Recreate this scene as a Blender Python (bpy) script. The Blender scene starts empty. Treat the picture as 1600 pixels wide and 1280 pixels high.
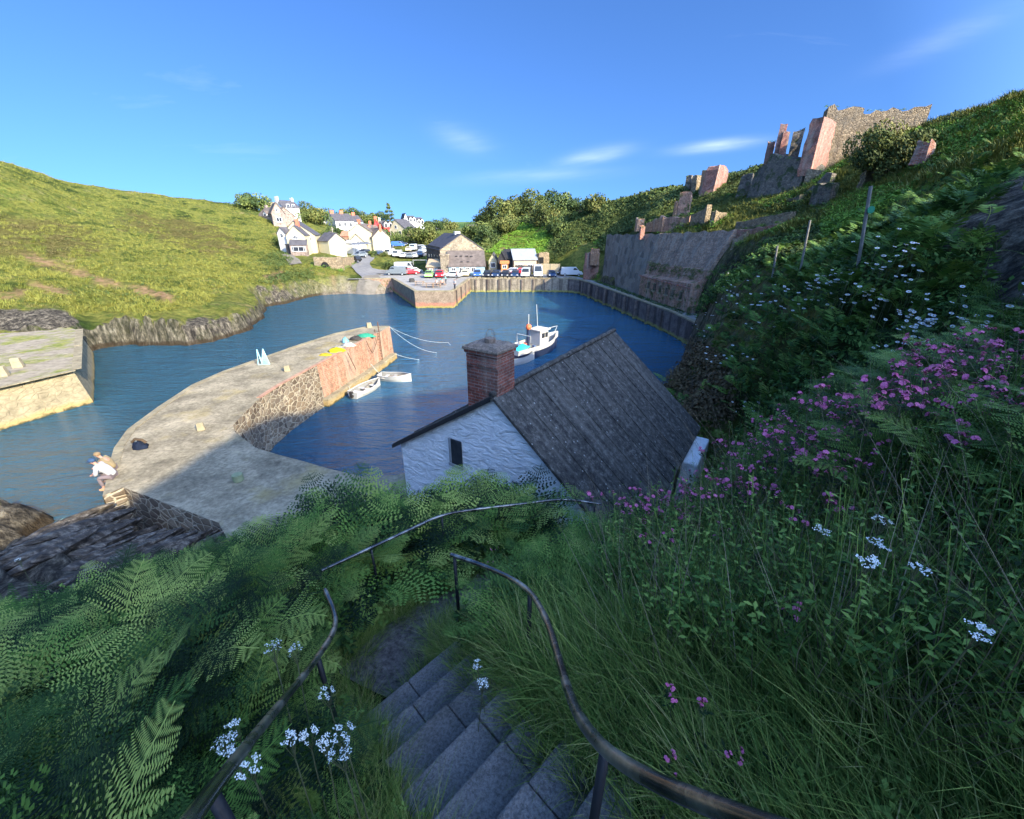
import bpy, bmesh, math, random
import numpy as np
from mathutils import Vector, Matrix
from mathutils.geometry import delaunay_2d_cdt
R = math.radians
random.seed(7); rng = np.random.default_rng(11)
scene = bpy.context.scene
COL = scene.collection
# ------------------------------------------------------------ camera, sky, sun
EYE = 12.5; PITCH = R(24.0); CP, SP = math.cos(PITCH), math.sin(PITCH); F = 640.0
cd = bpy.data.cameras.new('camera'); cam = bpy.data.objects.new('camera', cd); COL.objects.link(cam)
cd.sensor_width = 36; cd.lens = 14.4; cd.clip_end = 6000; cd.clip_start = 0.05
cam.location = (0, 0, EYE); cam.rotation_euler = (R(90) - PITCH, 0, 0)
scene.camera = cam
SUN_AZ = R(47); SUN_EL = R(28.5)          # azimuth right of straight-behind
SDIR = Vector((math.sin(SUN_AZ) * math.cos(SUN_EL), -math.cos(SUN_AZ) * math.cos(SUN_EL), math.sin(SUN_EL)))
sl = bpy.data.lights.new('sun', 'SUN'); sl.energy = 3.7; sl.angle = R(0.5); sl.color = (1.0, 0.87, 0.60)
so = bpy.data.objects.new('sun', sl); COL.objects.link(so)
so.rotation_euler = SDIR.to_track_quat('Z', 'Y').to_euler()
w = bpy.data.worlds.new('World'); scene.world = w; w.use_nodes = True
nt = w.node_tree; nt.nodes.clear()
def wn(t, **k):
    n = nt.nodes.new(t)
    for a, b in k.items(): setattr(n, a, b)
    return n
sky = wn('ShaderNodeTexSky', sky_type='NISHITA', sun_disc=False, sun_elevation=SUN_EL,
         sun_rotation=math.atan2(SDIR.x, SDIR.y), altitude=0, air_density=1.0, dust_density=1.2, ozone_density=6.0)
skm = wn('ShaderNodeMapping', vector_type='POINT'); skm.inputs['Location'].default_value = (0, 0, 0.12); skm.inputs['Scale'].default_value = (1, 1, 0.95)
skc = wn('ShaderNodeTexCoord'); nt.links.new(skc.outputs['Generated'], skm.inputs[0]); nt.links.new(skm.outputs[0], sky.inputs[0])
bgd = wn('ShaderNodeBackground'); bgd.inputs['Strength'].default_value = 0.15
out = wn('ShaderNodeOutputWorld')
tc = wn('ShaderNodeTexCoord'); sep = wn('ShaderNodeSeparateXYZ'); nt.links.new(tc.outputs['Generated'], sep.inputs[0])
def wm(op, a, b=None):
    n = wn('ShaderNodeMath', operation=op)
    for i, v in enumerate((a, b)):
        if v is None: continue
        if isinstance(v, (int, float)): n.inputs[i].default_value = v
        else: nt.links.new(v, n.inputs[i])
    return n.outputs[0]
zc_ = wm('MAXIMUM', sep.outputs[2], 0.04)
u_ = wm('DIVIDE', sep.outputs[0], wm('ADD', zc_, 0.25)); v_ = wm('DIVIDE', sep.outputs[1], wm('ADD', zc_, 0.25))
cmb = wn('ShaderNodeCombineXYZ'); nt.links.new(wm('MULTIPLY', u_, 0.55), cmb.inputs[0]); nt.links.new(wm('MULTIPLY', v_, 1.5), cmb.inputs[1])
cn = wn('ShaderNodeTexNoise'); cn.inputs['Scale'].default_value = 1.15; cn.inputs['Detail'].default_value = 7; cn.inputs['Roughness'].default_value = 0.6; cn.inputs['Distortion'].default_value = 0.6
nt.links.new(cmb.outputs[0], cn.inputs['Vector'])
cr = wn('ShaderNodeValToRGB'); cr.color_ramp.elements[0].position = 0.60; cr.color_ramp.elements[1].position = 0.85
cr.color_ramp.elements[1].color = (0.35, 0.35, 0.35, 1)
nt.links.new(cn.outputs[0], cr.inputs[0])
yf = wm('MAXIMUM', sep.outputs[1], 0.05); ug = wm('DIVIDE', sep.outputs[0], yf); vg = wm('DIVIDE', sep.outputs[2], yf); tot = None
for uc, vc, su, sv, kk, amp in ((0.43, 0.155, 0.075, 0.009, 0.10, 1.0), (0.175, 0.137, 0.06, 0.012, 0.16, 0.8), (-0.10, 0.165, 0.05, 0.02, -0.2, 0.35), (0.83, 0.33, 0.10, 0.02, 0.35, 0.22), (0.05, 0.10, 0.14, 0.012, 0.05, 0.3)):
    du = wm('SUBTRACT', ug, uc); dv = wm('SUBTRACT', wm('SUBTRACT', vg, vc), wm('MULTIPLY', du, kk)); a_ = wm('DIVIDE', du, su); b_ = wm('DIVIDE', dv, sv)
    g_ = wm('MULTIPLY', wm('EXPONENT', wm('MULTIPLY', wm('ADD', wm('MULTIPLY', a_, a_), wm('MULTIPLY', b_, b_)), -1.0)), amp); tot = g_ if tot is None else wm('ADD', tot, g_)
cc = wn('ShaderNodeCombineXYZ'); nt.links.new(wm('MULTIPLY', ug, 9.0), cc.inputs[0]); nt.links.new(wm('MULTIPLY', wm('SUBTRACT', vg, wm('MULTIPLY', ug, 0.1)), 60.0), cc.inputs[1])
cn2 = wn('ShaderNodeTexNoise'); cn2.inputs['Scale'].default_value = 1.0; cn2.inputs['Detail'].default_value = 5; nt.links.new(cc.outputs[0], cn2.inputs['Vector'])
cloudf = wm('ADD', wm('MULTIPLY', cr.outputs[0], 0.5), wm('MULTIPLY', wm('MULTIPLY', tot, cn2.outputs[0]), 0.7))
tint = wn('ShaderNodeMix', data_type='RGBA', blend_type='MULTIPLY'); tint.inputs[0].default_value = 1.0
nt.links.new(sky.outputs[0], tint.inputs[6]); tint.inputs[7].default_value = (0.34, 0.47, 0.64, 1)
dt = wn('ShaderNodeVectorMath', operation='DOT_PRODUCT'); nt.links.new(tc.outputs['Generated'], dt.inputs[0]); dt.inputs[1].default_value = tuple(SDIR)   # extra glow added to the unseen sunward sky to fill the shade
sun_fill = wn('ShaderNodeMix', data_type='RGBA', blend_type='MULTIPLY'); sun_fill.inputs[0].default_value = 1.0; nt.links.new(tint.outputs[2], sun_fill.inputs[6])
ag = wn('ShaderNodeMix', data_type='RGBA'); ag.clamp_factor = True; nt.links.new(wm('POWER', wm('MAXIMUM', dt.outputs['Value'], 0.0), 1.3), ag.inputs[0]); ag.inputs[6].default_value = (1, 1, 1, 1); ag.inputs[7].default_value = (10.0, 7.2, 5.2, 1); nt.links.new(ag.outputs[2], sun_fill.inputs[7])
mx = wn('ShaderNodeMix', data_type='RGBA'); nt.links.new(cloudf, mx.inputs[0]); nt.links.new(sun_fill.outputs[2], mx.inputs[6]); mx.inputs[7].default_value = (3.6, 4.1, 4.7, 1)
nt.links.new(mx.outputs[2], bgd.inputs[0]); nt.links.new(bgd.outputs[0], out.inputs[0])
scene.view_settings.view_transform = 'Standard'; scene.view_settings.look = 'None'
scene.view_settings.exposure = 1.5; scene.view_settings.gamma = 1.0
scene.render.engine = 'CYCLES'

# ------------------------------------------------------------ projection helpers (photo pixel <-> place)
def ray(px, py):
    dx = (px - 800) / F; dy = (640 - py) / F
    return dx, CP + dy * SP, -SP + dy * CP
def PZ(px, py, z):
    x, y, zz = ray(px, py); t = (z - EYE) / zz
    return Vector((x * t, y * t, z))
def PY(px, py, y):
    x, yy, zz = ray(px, py); t = y / yy
    return Vector((x * t, y, EYE + zz * t))
def XY(px, y, z): return (px - 800) / F * (y * CP - (z - EYE) * SP)
def proj(x, y, z):
    d = y * CP - (z - EYE) * SP; u = y * SP + (z - EYE) * CP
    d = np.where(np.abs(d) < 1e-3, 1e-3, d)
    return 800 + F * x / d, 640 - F * u / d, d

# ------------------------------------------------------------ materials
class NB:
    def __init__(s, name):
        s.m = bpy.data.materials.new(name); s.m.use_nodes = True; s.t = s.m.node_tree
        s.b = s.t.nodes['Principled BSDF']; s.geo = None
    def n(s, t, **k):
        n = s.t.nodes.new(t)
        for a, b in k.items(): setattr(n, a, b)
        return n
    def l(s, a, b): s.t.links.new(a, b)
    def put(s, sock, v):
        if v is None: return
        if hasattr(v, 'is_output'): s.l(v, sock)
        elif isinstance(v, (tuple, list)) and len(v) == 3 and sock.type == 'RGBA': sock.default_value = (*v, 1)
        else: sock.default_value = v
    def pos(s):
        if not s.geo: s.geo = s.n('ShaderNodeNewGeometry')
        return s.geo.outputs['Position']
    def obj(s): return s.n('ShaderNodeTexCoord').outputs['Object']
    def uv(s): return s.n('ShaderNodeTexCoord').outputs['UV']
    def mapv(s, v, scale=(1, 1, 1), rot=(0, 0, 0)):
        m = s.n('ShaderNodeMapping'); s.l(v, m.inputs[0]); m.inputs['Scale'].default_value = scale; m.inputs['Rotation'].default_value = rot
        return m.outputs[0]
    def noise(s, v, sc, det=6, ro=0.6, dist=0):
        n = s.n('ShaderNodeTexNoise'); s.l(v, n.inputs['Vector']); n.inputs['Scale'].default_value = sc
        n.inputs['Detail'].default_value = det; n.inputs['Roughness'].default_value = ro; n.inputs['Distortion'].default_value = dist
        return n.outputs[0]
    def ramp(s, f, stops):
        r = s.n('ShaderNodeValToRGB'); e = r.color_ramp.elements
        while len(e) < len(stops): e.new(0.5)
        for i, (p, c) in enumerate(stops):
            e[i].position = p; e[i].color = (*c, 1) if isinstance(c, (tuple, list)) else (c, c, c, 1)
        s.l(f, r.inputs[0]); return r.outputs[0]
    def mix(s, f, a, b, mode='MIX'):
        m = s.n('ShaderNodeMix', data_type='RGBA', blend_type=mode)
        s.put(m.inputs[0], f); s.put(m.inputs[6], a); s.put(m.inputs[7], b); return m.outputs[2]
    def math(s, op, a, b=0.0):
        m = s.n('ShaderNodeMath', operation=op); s.put(m.inputs[0], a); s.put(m.inputs[1], b); return m.outputs[0]
    def attr(s, name): return s.n('ShaderNodeAttribute', attribute_name=name).outputs['Fac']
    def bump(s, h, st=0.5, dist=0.05, nrm=None):
        b = s.n('ShaderNodeBump'); s.l(h, b.inputs['Height']); b.inputs['Strength'].default_value = st; b.inputs['Distance'].default_value = dist
        if nrm: s.l(nrm, b.inputs['Normal'])
        return b.outputs[0]
    def done(s, col, rough=0.8, nrm=None, spec=0.3, metal=0.0):
        s.put(s.b.inputs['Base Color'], col); s.put(s.b.inputs['Roughness'], rough); s.put(s.b.inputs['Metallic'], metal)
        s.b.inputs['Specular IOR Level'].default_value = spec
        if nrm: s.l(nrm, s.b.inputs['Normal'])
        return s.m
MATS = {}
def paint(name, c, var=0.12, rough=0.6, sc=3.0, spec=0.4, bump=0.1, metal=0.0, obj=True, dirt=None):
    if name in MATS: return MATS[name]
    b = NB(name); v = b.obj() if obj else b.pos()
    n1 = b.noise(v, sc); lo = tuple(x * (1 - var) for x in c); hi = tuple(min(1, x * (1 + var)) for x in c)
    col = b.ramp(n1, [(0.3, lo), (0.7, hi)])
    if dirt: col = b.mix(b.ramp(b.noise(v, sc * 2.7), [(0.5, 0.0), (0.75, 0.8)]), col, dirt)
    MATS[name] = b.done(col, rough, b.bump(b.noise(v, sc * 8), bump, 0.02) if bump else None, spec, metal)
    return MATS[name]
def stone(name, cols, sc=2.2, mortar=(0.32, 0.28, 0.22), squash=1.5, mw=0.06, obj=False, moss=None, bump=0.8, dist=0.06):
    b = NB(name); v = b.mapv(b.obj() if obj else b.pos(), (1, 1, squash))
    wv = b.n('ShaderNodeVectorMath', operation='ADD'); nz = b.n('ShaderNodeTexNoise'); b.l(v, nz.inputs['Vector']); nz.inputs['Scale'].default_value = sc * 1.2
    sc_ = b.n('ShaderNodeVectorMath', operation='SCALE'); b.l(nz.outputs['Color'], sc_.inputs[0]); sc_.inputs['Scale'].default_value = 0.3 / sc
    b.l(v, wv.inputs[0]); b.l(sc_.outputs[0], wv.inputs[1])
    vo = b.n('ShaderNodeTexVoronoi', feature='DISTANCE_TO_EDGE'); b.l(wv.outputs[0], vo.inputs['Vector']); vo.inputs['Scale'].default_value = sc
    vc = b.n('ShaderNodeTexVoronoi'); b.l(wv.outputs[0], vc.inputs['Vector']); vc.inputs['Scale'].default_value = sc
    sepc = b.n('ShaderNodeSeparateColor'); b.l(vc.outputs['Color'], sepc.inputs[0])
    n = len(cols); col = b.ramp(sepc.outputs[0], [(0.1 + 0.8 * i / max(1, n - 1), c) for i, c in enumerate(cols)])
    col = b.mix(0.5, col, b.ramp(b.noise(v, 7), [(0.3, 0.35), (0.7, 1.0)]), 'MULTIPLY')
    edge = b.ramp(vo.outputs['Distance'], [(0.0, 1.0), (mw, 0.0)])
    col = b.mix(edge, col, mortar)
    col = b.mix(b.ramp(b.noise(b.pos(), 0.5), [(0.45, 0.0), (0.7, 0.45)]), col, (0.13, 0.12, 0.10))
    if moss: col = b.mix(b.ramp(b.noise(b.pos(), 0.9, 8), [(0.52, 0.0), (0.62, 0.8)]), col, moss)
    h = b.math('ADD', b.ramp(vo.outputs['Distance'], [(0.0, 0.0), (0.12, 1.0)]), b.math('MULTIPLY', b.noise(v, 9), 0.6))
    return b.done(col, 0.92, b.bump(h, bump, dist), 0.15)
def brick(name, c1, c2, mortar=(0.36, 0.30, 0.24), bw=0.23, bh=0.075, moss=None, dirt=(0.09, 0.06, 0.05), da=0.6, mort=0.012):
    b = NB(name); v = b.uv(); t = b.n('ShaderNodeTexBrick'); b.l(v, t.inputs['Vector'])
    b.put(t.inputs['Color1'], c1); b.put(t.inputs['Color2'], c2); b.put(t.inputs['Mortar'], mortar)
    t.inputs['Scale'].default_value = 1; t.inputs['Brick Width'].default_value = bw; t.inputs['Row Height'].default_value = bh
    t.inputs['Mortar Size'].default_value = mort; t.inputs['Mortar Smooth'].default_value = 0.3; t.inputs['Bias'].default_value = 0
    p = b.pos(); col = b.mix(0.85, t.outputs['Color'], b.ramp(b.noise(p, 3.5, 6, 0.75), [(0.34, 0.3), (0.62, 1.2)]), 'MULTIPLY')
    col = b.mix(b.ramp(b.noise(p, 0.8, 8), [(0.42, 0.0), (0.68, da)]), col, dirt)
    st = b.ramp(b.noise(b.mapv(p, (1.3, 1.3, 0.15)), 1.0, 6), [(0.5, 0.0), (0.66, 0.5)])
    col = b.mix(st, col, (0.42, 0.36, 0.28))
    if moss: col = b.mix(b.ramp(b.noise(p, 1.1, 8, 0.7), [(0.52, 0.0), (0.62, 0.9)]), col, moss)
    h = b.math('ADD', b.math('MULTIPLY', t.outputs['Fac'], -1.0), b.noise(p, 14))
    return b.done(col, 0.9, b.bump(h, 0.7, 0.03), 0.2)
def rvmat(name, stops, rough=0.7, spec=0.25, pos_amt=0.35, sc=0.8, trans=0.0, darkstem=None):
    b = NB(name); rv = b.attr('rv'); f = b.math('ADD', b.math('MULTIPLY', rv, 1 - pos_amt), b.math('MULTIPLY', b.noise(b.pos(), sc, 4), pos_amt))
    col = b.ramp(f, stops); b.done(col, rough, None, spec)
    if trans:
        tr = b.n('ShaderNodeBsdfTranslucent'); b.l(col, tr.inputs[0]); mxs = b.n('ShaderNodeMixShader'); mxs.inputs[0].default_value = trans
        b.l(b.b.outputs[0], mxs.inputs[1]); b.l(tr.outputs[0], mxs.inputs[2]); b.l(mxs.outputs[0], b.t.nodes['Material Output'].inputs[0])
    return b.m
# ------------------------------------------------------------ object helpers
def tag(o, label=None, cat=None, group=None, kind=None):
    if label: o['label'] = label
    if cat: o['category'] = cat
    if group: o['group'] = group
    if kind: o['kind'] = kind
    return o
def empty(name, loc, rz=0, label=None, cat=None, group=None):
    o = bpy.data.objects.new(name, None); COL.objects.link(o); o.location = loc; o.rotation_euler = (0, 0, rz); o.empty_display_size = 0.2
    return tag(o, label, cat, group)
class MB:
    def __init__(s): s.v = []; s.f = []; s.uvs = []; s.mi = []; s.cur = 0
    def face(s, pts, uv=None):
        i = len(s.v); s.v += [tuple(p) for p in pts]; s.f.append(tuple(range(i, i + len(pts))))
        if uv is None:
            p = [Vector(q) for q in pts]; n = (p[1] - p[0]).cross(p[2] - p[0])
            if n.length < 1e-9: n = Vector((0, 0, 1))
            n.normalize()
            if abs(n.z) > 0.9: uv = [(q.x, q.y) for q in p]
            else:
                h = Vector((-n.y, n.x, 0)).normalized(); k = math.sqrt(max(1e-6, 1 - n.z * n.z))
                uv = [(q.dot(h), q.z / k) for q in p]
        s.uvs.append(uv); s.mi.append(s.cur)
    def box(s, x0, x1, y0, y1, z0, z1, M=None, taper=0):
        t = taper
        P = [Vector(p) for p in ((x0, y0, z0), (x1, y0, z0), (x1, y1, z0), (x0, y1, z0), (x0 + t, y0 + t, z1), (x1 - t, y0 + t, z1), (x1 - t, y1 - t, z1), (x0 + t, y1 - t, z1))]
        Q = [M @ p for p in P] if M else P
        for q in ((0, 3, 2, 1), (4, 5, 6, 7), (0, 1, 5, 4), (1, 2, 6, 5), (2, 3, 7, 6), (3, 0, 4, 7)):
            lp = [P[i] for i in q]; n = (lp[1] - lp[0]).cross(lp[2] - lp[0]); ax = max(range(3), key=lambda a: abs(n[a]))
            uv = [(p.x, p.y) if ax == 2 else ((p.y, p.z) if ax == 0 else (p.x, p.z)) for p in lp]
            s.face([Q[i] for i in q], uv)
    def loft(s, rows, close=False, caps=False, uvs=None):
        """rows: list of equal-length point lists, shared vertices"""
        n = len(rows[0]); i0 = len(s.v)
        for r in rows: s.v += [tuple(p) for p in r]
        vl = [0.0]
        for a in range(1, len(rows)): vl.append(vl[-1] + (Vector(rows[a][0]) - Vector(rows[a - 1][0])).length)
        ul = [0.0]
        for c in range(1, n + 1): ul.append(ul[-1] + (Vector(rows[0][c % n]) - Vector(rows[0][c - 1])).length)
        for a in range(len(rows) - 1):
            for c in range(n if close else n - 1):
                d = (c + 1) % n
                s.f.append((i0 + a * n + c, i0 + a * n + d, i0 + (a + 1) * n + d, i0 + (a + 1) * n + c))
                s.uvs.append([(ul[c], vl[a]), (ul[c + 1], vl[a]), (ul[c + 1], vl[a + 1]), (ul[c], vl[a + 1])]); s.mi.append(s.cur)
        if caps:
            for r, rev in ((0, True), (len(rows) - 1, False)):
                idx = [i0 + r * n + c for c in range(n)]
                if rev: idx = idx[::-1]
                s.f.append(tuple(idx)); s.uvs.append([(s.v[i][0], s.v[i][1]) for i in idx]); s.mi.append(s.cur)
    def tube(s, pts, r, seg=8, caps=True, r1=None):
        pts = [Vector(p) for p in pts]; rows = []
        up = Vector((0, 0, 1))
        for i, p in enumerate(pts):
            t = (pts[min(i + 1, len(pts) - 1)] - pts[max(i - 1, 0)]).normalized()
            a = t.cross(up)
            if a.length < 0.05: a = t.cross(Vector((0, 1, 0)))
            a.normalize(); b = a.cross(t); rr = r if r1 is None else r + (r1 - r) * i / max(1, len(pts) - 1)
            rows.append([p + (a * math.cos(k * 2 * math.pi / seg) + b * math.sin(k * 2 * math.pi / seg)) * rr for k in range(seg)])
        s.loft(rows, close=True, caps=caps)
    def ball(s, c, r, seg=10, rings=6, sc=(1, 1, 1)):
        rows = []
        for i in range(rings + 1):
            a = -math.pi / 2 + math.pi * i / rings
            rows.append([Vector((c[0] + sc[0] * r * math.cos(a) * math.cos(k * 2 * math.pi / seg), c[1] + sc[1] * r * math.cos(a) * math.sin(k * 2 * math.pi / seg), c[2] + sc[2] * r * math.sin(a))) for k in range(seg)])
        s.loft(rows, close=True)
    def prism(s, poly, z0, z1, top=True, bot=False):
        n = len(poly); L = 0
        for i in range(n):
            a, b = poly[i], poly[(i + 1) % n]; d = math.hypot(b[0] - a[0], b[1] - a[1])
            s.face([(a[0], a[1], z0), (b[0], b[1], z0), (b[0], b[1], z1), (a[0], a[1], z1)], [(L, z0), (L + d, z0), (L + d, z1), (L, z1)]); L += d
        if top: s.face([(p[0], p[1], z1) for p in poly])
        if bot: s.face([(p[0], p[1], z0) for p in poly[::-1]])
    def build(s, name, mats, parent=None, smooth=False, bevel=0, **tg):
        me = bpy.data.meshes.new(name); me.from_pydata(s.v, [], s.f)
        if not isinstance(mats, (list, tuple)): mats = [mats]
        for m in mats: me.materials.append(m)
        uv = me.uv_layers.new(name='UVMap'); flat = [c for u in s.uvs for p in u for c in (p[0], p[1])]
        uv.data.foreach_set('uv', flat); me.polygons.foreach_set('material_index', s.mi)
        if smooth: me.polygons.foreach_set('use_smooth', [True] * len(s.f))
        me.update(); o = bpy.data.objects.new(name, me); COL.objects.link(o)
        if parent: o.parent = parent
        if bevel:
            bm = bmesh.new(); bm.from_mesh(me); bmesh.ops.remove_doubles(bm, verts=bm.verts, dist=1e-4)
            bmesh.ops.recalc_face_normals(bm, faces=bm.faces); bm.to_mesh(me); bm.free()
            md = o.modifiers.new('bevel', 'BEVEL'); md.width = bevel; md.segments = 2; md.limit_method = 'ANGLE'
        tag(o, **tg); return o
def copy_tree(o, parent=None):
    c = o.copy(); COL.objects.link(c)
    if parent: c.parent = parent
    for ch in list(o.children): copy_tree(ch, c)
    return c
def npmesh(name, V, Fq, mats, rv=None, mi=None, smooth=False, parent=None, **tg):
    me = bpy.data.meshes.new(name); nv, nf, k = len(V), len(Fq), Fq.shape[1]
    me.vertices.add(nv); me.vertices.foreach_set('co', np.ascontiguousarray(V, dtype=np.float32).ravel())
    me.loops.add(nf * k); me.loops.foreach_set('vertex_index', np.ascontiguousarray(Fq, dtype=np.int32).ravel())
    me.polygons.add(nf); me.polygons.foreach_set('loop_start', np.arange(0, nf * k, k, dtype=np.int32)); me.polygons.foreach_set('loop_total', np.full(nf, k, dtype=np.int32))
    if not isinstance(mats, (list, tuple)): mats = [mats]
    for m in mats: me.materials.append(m)
    if mi is not None: me.polygons.foreach_set('material_index', mi.astype(np.int32))
    if smooth: me.polygons.foreach_set('use_smooth', np.ones(nf, dtype=bool))
    if rv is not None:
        a = me.attributes.new('rv', 'FLOAT', 'POINT'); a.data.foreach_set('value', rv.astype(np.float32))
    me.update(calc_edges=True); o = bpy.data.objects.new(name, me); COL.objects.link(o)
    if parent: o.parent = parent
    tag(o, **tg); return o
def vnoise(x, y, sc, seed=0):
    """value noise, numpy, ~[-1,1]"""
    x = np.asarray(x) / sc; y = np.asarray(y) / sc; xi = np.floor(x).astype(np.int64); yi = np.floor(y).astype(np.int64); fx = x - xi; fy = y - yi
    fx = fx * fx * (3 - 2 * fx); fy = fy * fy * (3 - 2 * fy)
    def h(a, b):
        n = (a * 374761393 + b * 668265263 + seed * 1442695041) & 0x7fffffff
        n = ((n ^ (n >> 13)) * 1274126177) & 0x7fffffff
        return ((n ^ (n >> 16)) & 0xffff) / 32767.5 - 1
    return (h(xi, yi) * (1 - fx) + h(xi + 1, yi) * fx) * (1 - fy) + (h(xi, yi + 1) * (1 - fx) + h(xi + 1, yi + 1) * fx) * fy
def inpoly(x, y, poly):
    c = np.zeros(np.shape(x), bool); n = len(poly)
    for i in range(n):
        x0, y0 = poly[i][0], poly[i][1]; x1, y1 = poly[(i + 1) % n][0], poly[(i + 1) % n][1]
        if y0 == y1: continue
        k = ((y0 > y) != (y1 > y)) & (x < (x1 - x0) * (y - y0) / (y1 - y0) + x0); c ^= k
    return c
def polydist(x, y, poly, closed=True):
    d = np.full(np.shape(x), 1e9); n = len(poly)
    for i in range(n if closed else n - 1):
        ax, ay = poly[i][0], poly[i][1]; bx, by = poly[(i + 1) % n][0], poly[(i + 1) % n][1]; ex, ey = bx - ax, by - ay; L = ex * ex + ey * ey + 1e-9
        t = np.clip(((x - ax) * ex + (y - ay) * ey) / L, 0, 1); d = np.minimum(d, np.hypot(x - ax - t * ex, y - ay - t * ey))
    return d

# ------------------------------------------------------------ key plan lines
QZ = 2.7; PIER = 3.2
pier_left = [PZ(a, b, PIER) for a, b in ((160, 775), (165, 755), (170, 735), (180, 700), (200, 672), (250, 635), (300, 602), (350, 580), (400, 562), (450, 545), (520, 522), (575, 510), (609, 510))]
pier_right = [PZ(a, b, PIER) for a, b in ((590, 521), (495, 571), (460, 590), (436, 603), (407, 622), (382, 645), (364, 665), (368, 676), (400, 700), (440, 712), (475, 721), (512, 732), (577, 747))]
quay_edge = [(20.4, 44), (20.0, 52), (18.4, 62), (16.6, 72), (15.0, 81), (13.6, 86.4), (11.5, 88.3), (8, 88.8), (-8.7, 88.6), (-9.8, 70.2), (-16.2, 70.0), (-25.0, 89.0), (-30.5, 88.2)]
land = [PZ(-400, 800, 0), PZ(-150, 790, 0), PZ(0, 786, 0), PZ(80, 779, 0), PZ(135, 773, 0.5), (-19, 13.2), (-16.6, 14.4), (-9, 13), (-4, 14.5), (1, 18.2), (6, 20), (11, 26), (15, 36), (22, 44), (22, 52),
        (20, 62), (18.2, 72), (16.6, 82), (13, 90), (-10.5, 90), (-11.5, 73), (-15.5, 73), (-24, 91), (-24.6, 84.5), PZ(585, 464, 0), PZ(560, 466, 0), PZ(530, 463, 0), PZ(505, 464, 0), PZ(480, 470, 0), PZ(455, 476, 0), PZ(432, 481, 0), PZ(423, 488, 0), PZ(418, 497, 0),
        PZ(400, 514, 0), PZ(370, 526, 0), PZ(340, 535, 0), PZ(290, 543, 0), PZ(250, 542, 0), PZ(200, 541, 0), PZ(162, 546, 0), PZ(148, 552, 0), (-50, 40), (-60, 38), (-90, 36), (-200, 20), (-400, 10), (-3000, 0), (-3000, 3200), (3000, 3200), (3000, -3000), (-60, -3000), (-60, -60), (-45, -5)]
land = [(p[0], p[1]) for p in land]
# ------------------------------------------------------------ terrain control points
C = []
def c(*a): C.append(tuple(a))
def cp(px, py, y): v = PY(px, py, y); C.append((v.x, v.y, v.z))
AX = lambda k: (-0.775 + 0.159 * k, 2.2 - 0.232 * k, 9.17 + 0.17 * k)     # step nosing centres
for k in range(-1, 12):
    x, y, z = AX(k); c(x, y, z - 0.30 if k >= 0 else 8.9); c(x - 0.42, y - 0.42, z - 0.06); c(x + 0.42, y + 0.42, z + 0.05 - (0.1 if k < 1 else 0))
for p in ((-0.95, 2.75, 8.92), (-0.6, 3.2, 8.85), (0.0, 3.55, 8.8), (0.8, 3.8, 8.6), (1.7, 4.2, 8.4), (2.7, 5.0, 8.1), (3.6, 6.3, 7.4), (4.4, 8, 6.2),
          (-1.5, 1.5, 9.7), (-1.9, 2.5, 9.0), (-3, 1.8, 9.4), (-3, 0, 10.0), (-6, 0, 9), (-5.2, 2.5, 8.6), (-5, 4.6, 7.8), (-3, 4.4, 8.1), (-1.6, 4.0, 8.4), (-0.6, 4.7, 8.3), (0.6, 5.1, 8.1), (1.6, 5.4, 7.9), (-7.5, 3.6, 7.7), (-9.5, 4.4, 6.5),
          (-6, 6.4, 5.8), (-4, 6.8, 5.6), (-1.5, 6.4, 5.5), (1.0, 6.5, 5.8), (-8, 8.6, 3.4), (-5, 9.5, 3.0), (-2, 9.5, 3.0), (-9, 11, 3.0), (-4.5, 13.8, 3.0), (0, 12, 3.0), (-12.5, 9.8, 3.3), (-14.5, 11.6, 3.3), (-16.5, 13, 3.0), (-18, 12, 2.8), (-11, 7, 4.4), (-18, 9.5, 2.6), (-22, 12, 1.6), (-26, 14, 0.9), (-16, 5, 4.6), (-14, 0, 6.5), (-24, 4, 3.6), (-30, 10, 1.4), (-35, 0, 3),
          (0.95, 1.0, 10.5), (1.1, 1.9, 10.1), (2.3, 1.5, 10.8), (2.5, 2.7, 10.55), (1.5, 2.9, 9.75), (4, 3.2, 11.0), (4, 1, 11.8), (3.6, 4.4, 10.2), (2.5, 3.9, 9.7), (4.6, 5.8, 9.6), (6, 4.5, 11.3), (7.5, 5.6, 10.8), (0.8, -0.6, 10.9), (3, -2, 12), (-1, -2, 11.2), (-6, -6, 11), (6, -3, 14), (9, 1, 14.5),
          (3.4, 8, 5.0), (7.6, 13.2, 4.2), (6, 10, 4.6), (5.2, 7.6, 7.0), (7.2, 8.6, 8.0), (9, 12.6, 7.8), (4, 16, 3.0), (8, 17, 5.0), (9, 8.2, 10.9), (9.6, 12.0, 11.95), (8.2, 10.6, 9.4), (9.6, 9.8, 11.2),
          (9.9, 14, 9.9), (10.9, 20, 8.4), (7.6, 15, 6.6), (8.6, 24.2, 5.4), (12.9, 33, 4.9), (12.4, 18.7, 11.25), (14.8, 26, 10.9), (16.8, 36, 8.6), (18.2, 43, 5.0), (15, 14.4, 14.3), (10.8, 8.6, 13.0),
          (21.4, 46, 3.4), (22.3, 50, 2.6), (17.9, 84, 2.6), (20.1, 66, 2.6), (22.8, 66, 10.8), (25.3, 51, 11.4), (19.6, 84, 10.6), (18.6, 92, 3.5), (22, 92, 8), (22, 34, 9.8), (18, 24, 11.2), (24, 44, 11.5), (20, 28, 11.3),
          (13, 90, 2.4), (-8, 90, 2.4), (-11, 74, 2.4), (-16, 74, 2.4), (-23.5, 92, 2.4), (-29, 90.5, 2.4), (-20, 104, 2.4), (-5, 104, 2.5), (12, 103, 2.6), (17, 96, 2.9), (-33, 96, 2.7), (-28, 108, 2.9)): c(*p)
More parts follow.
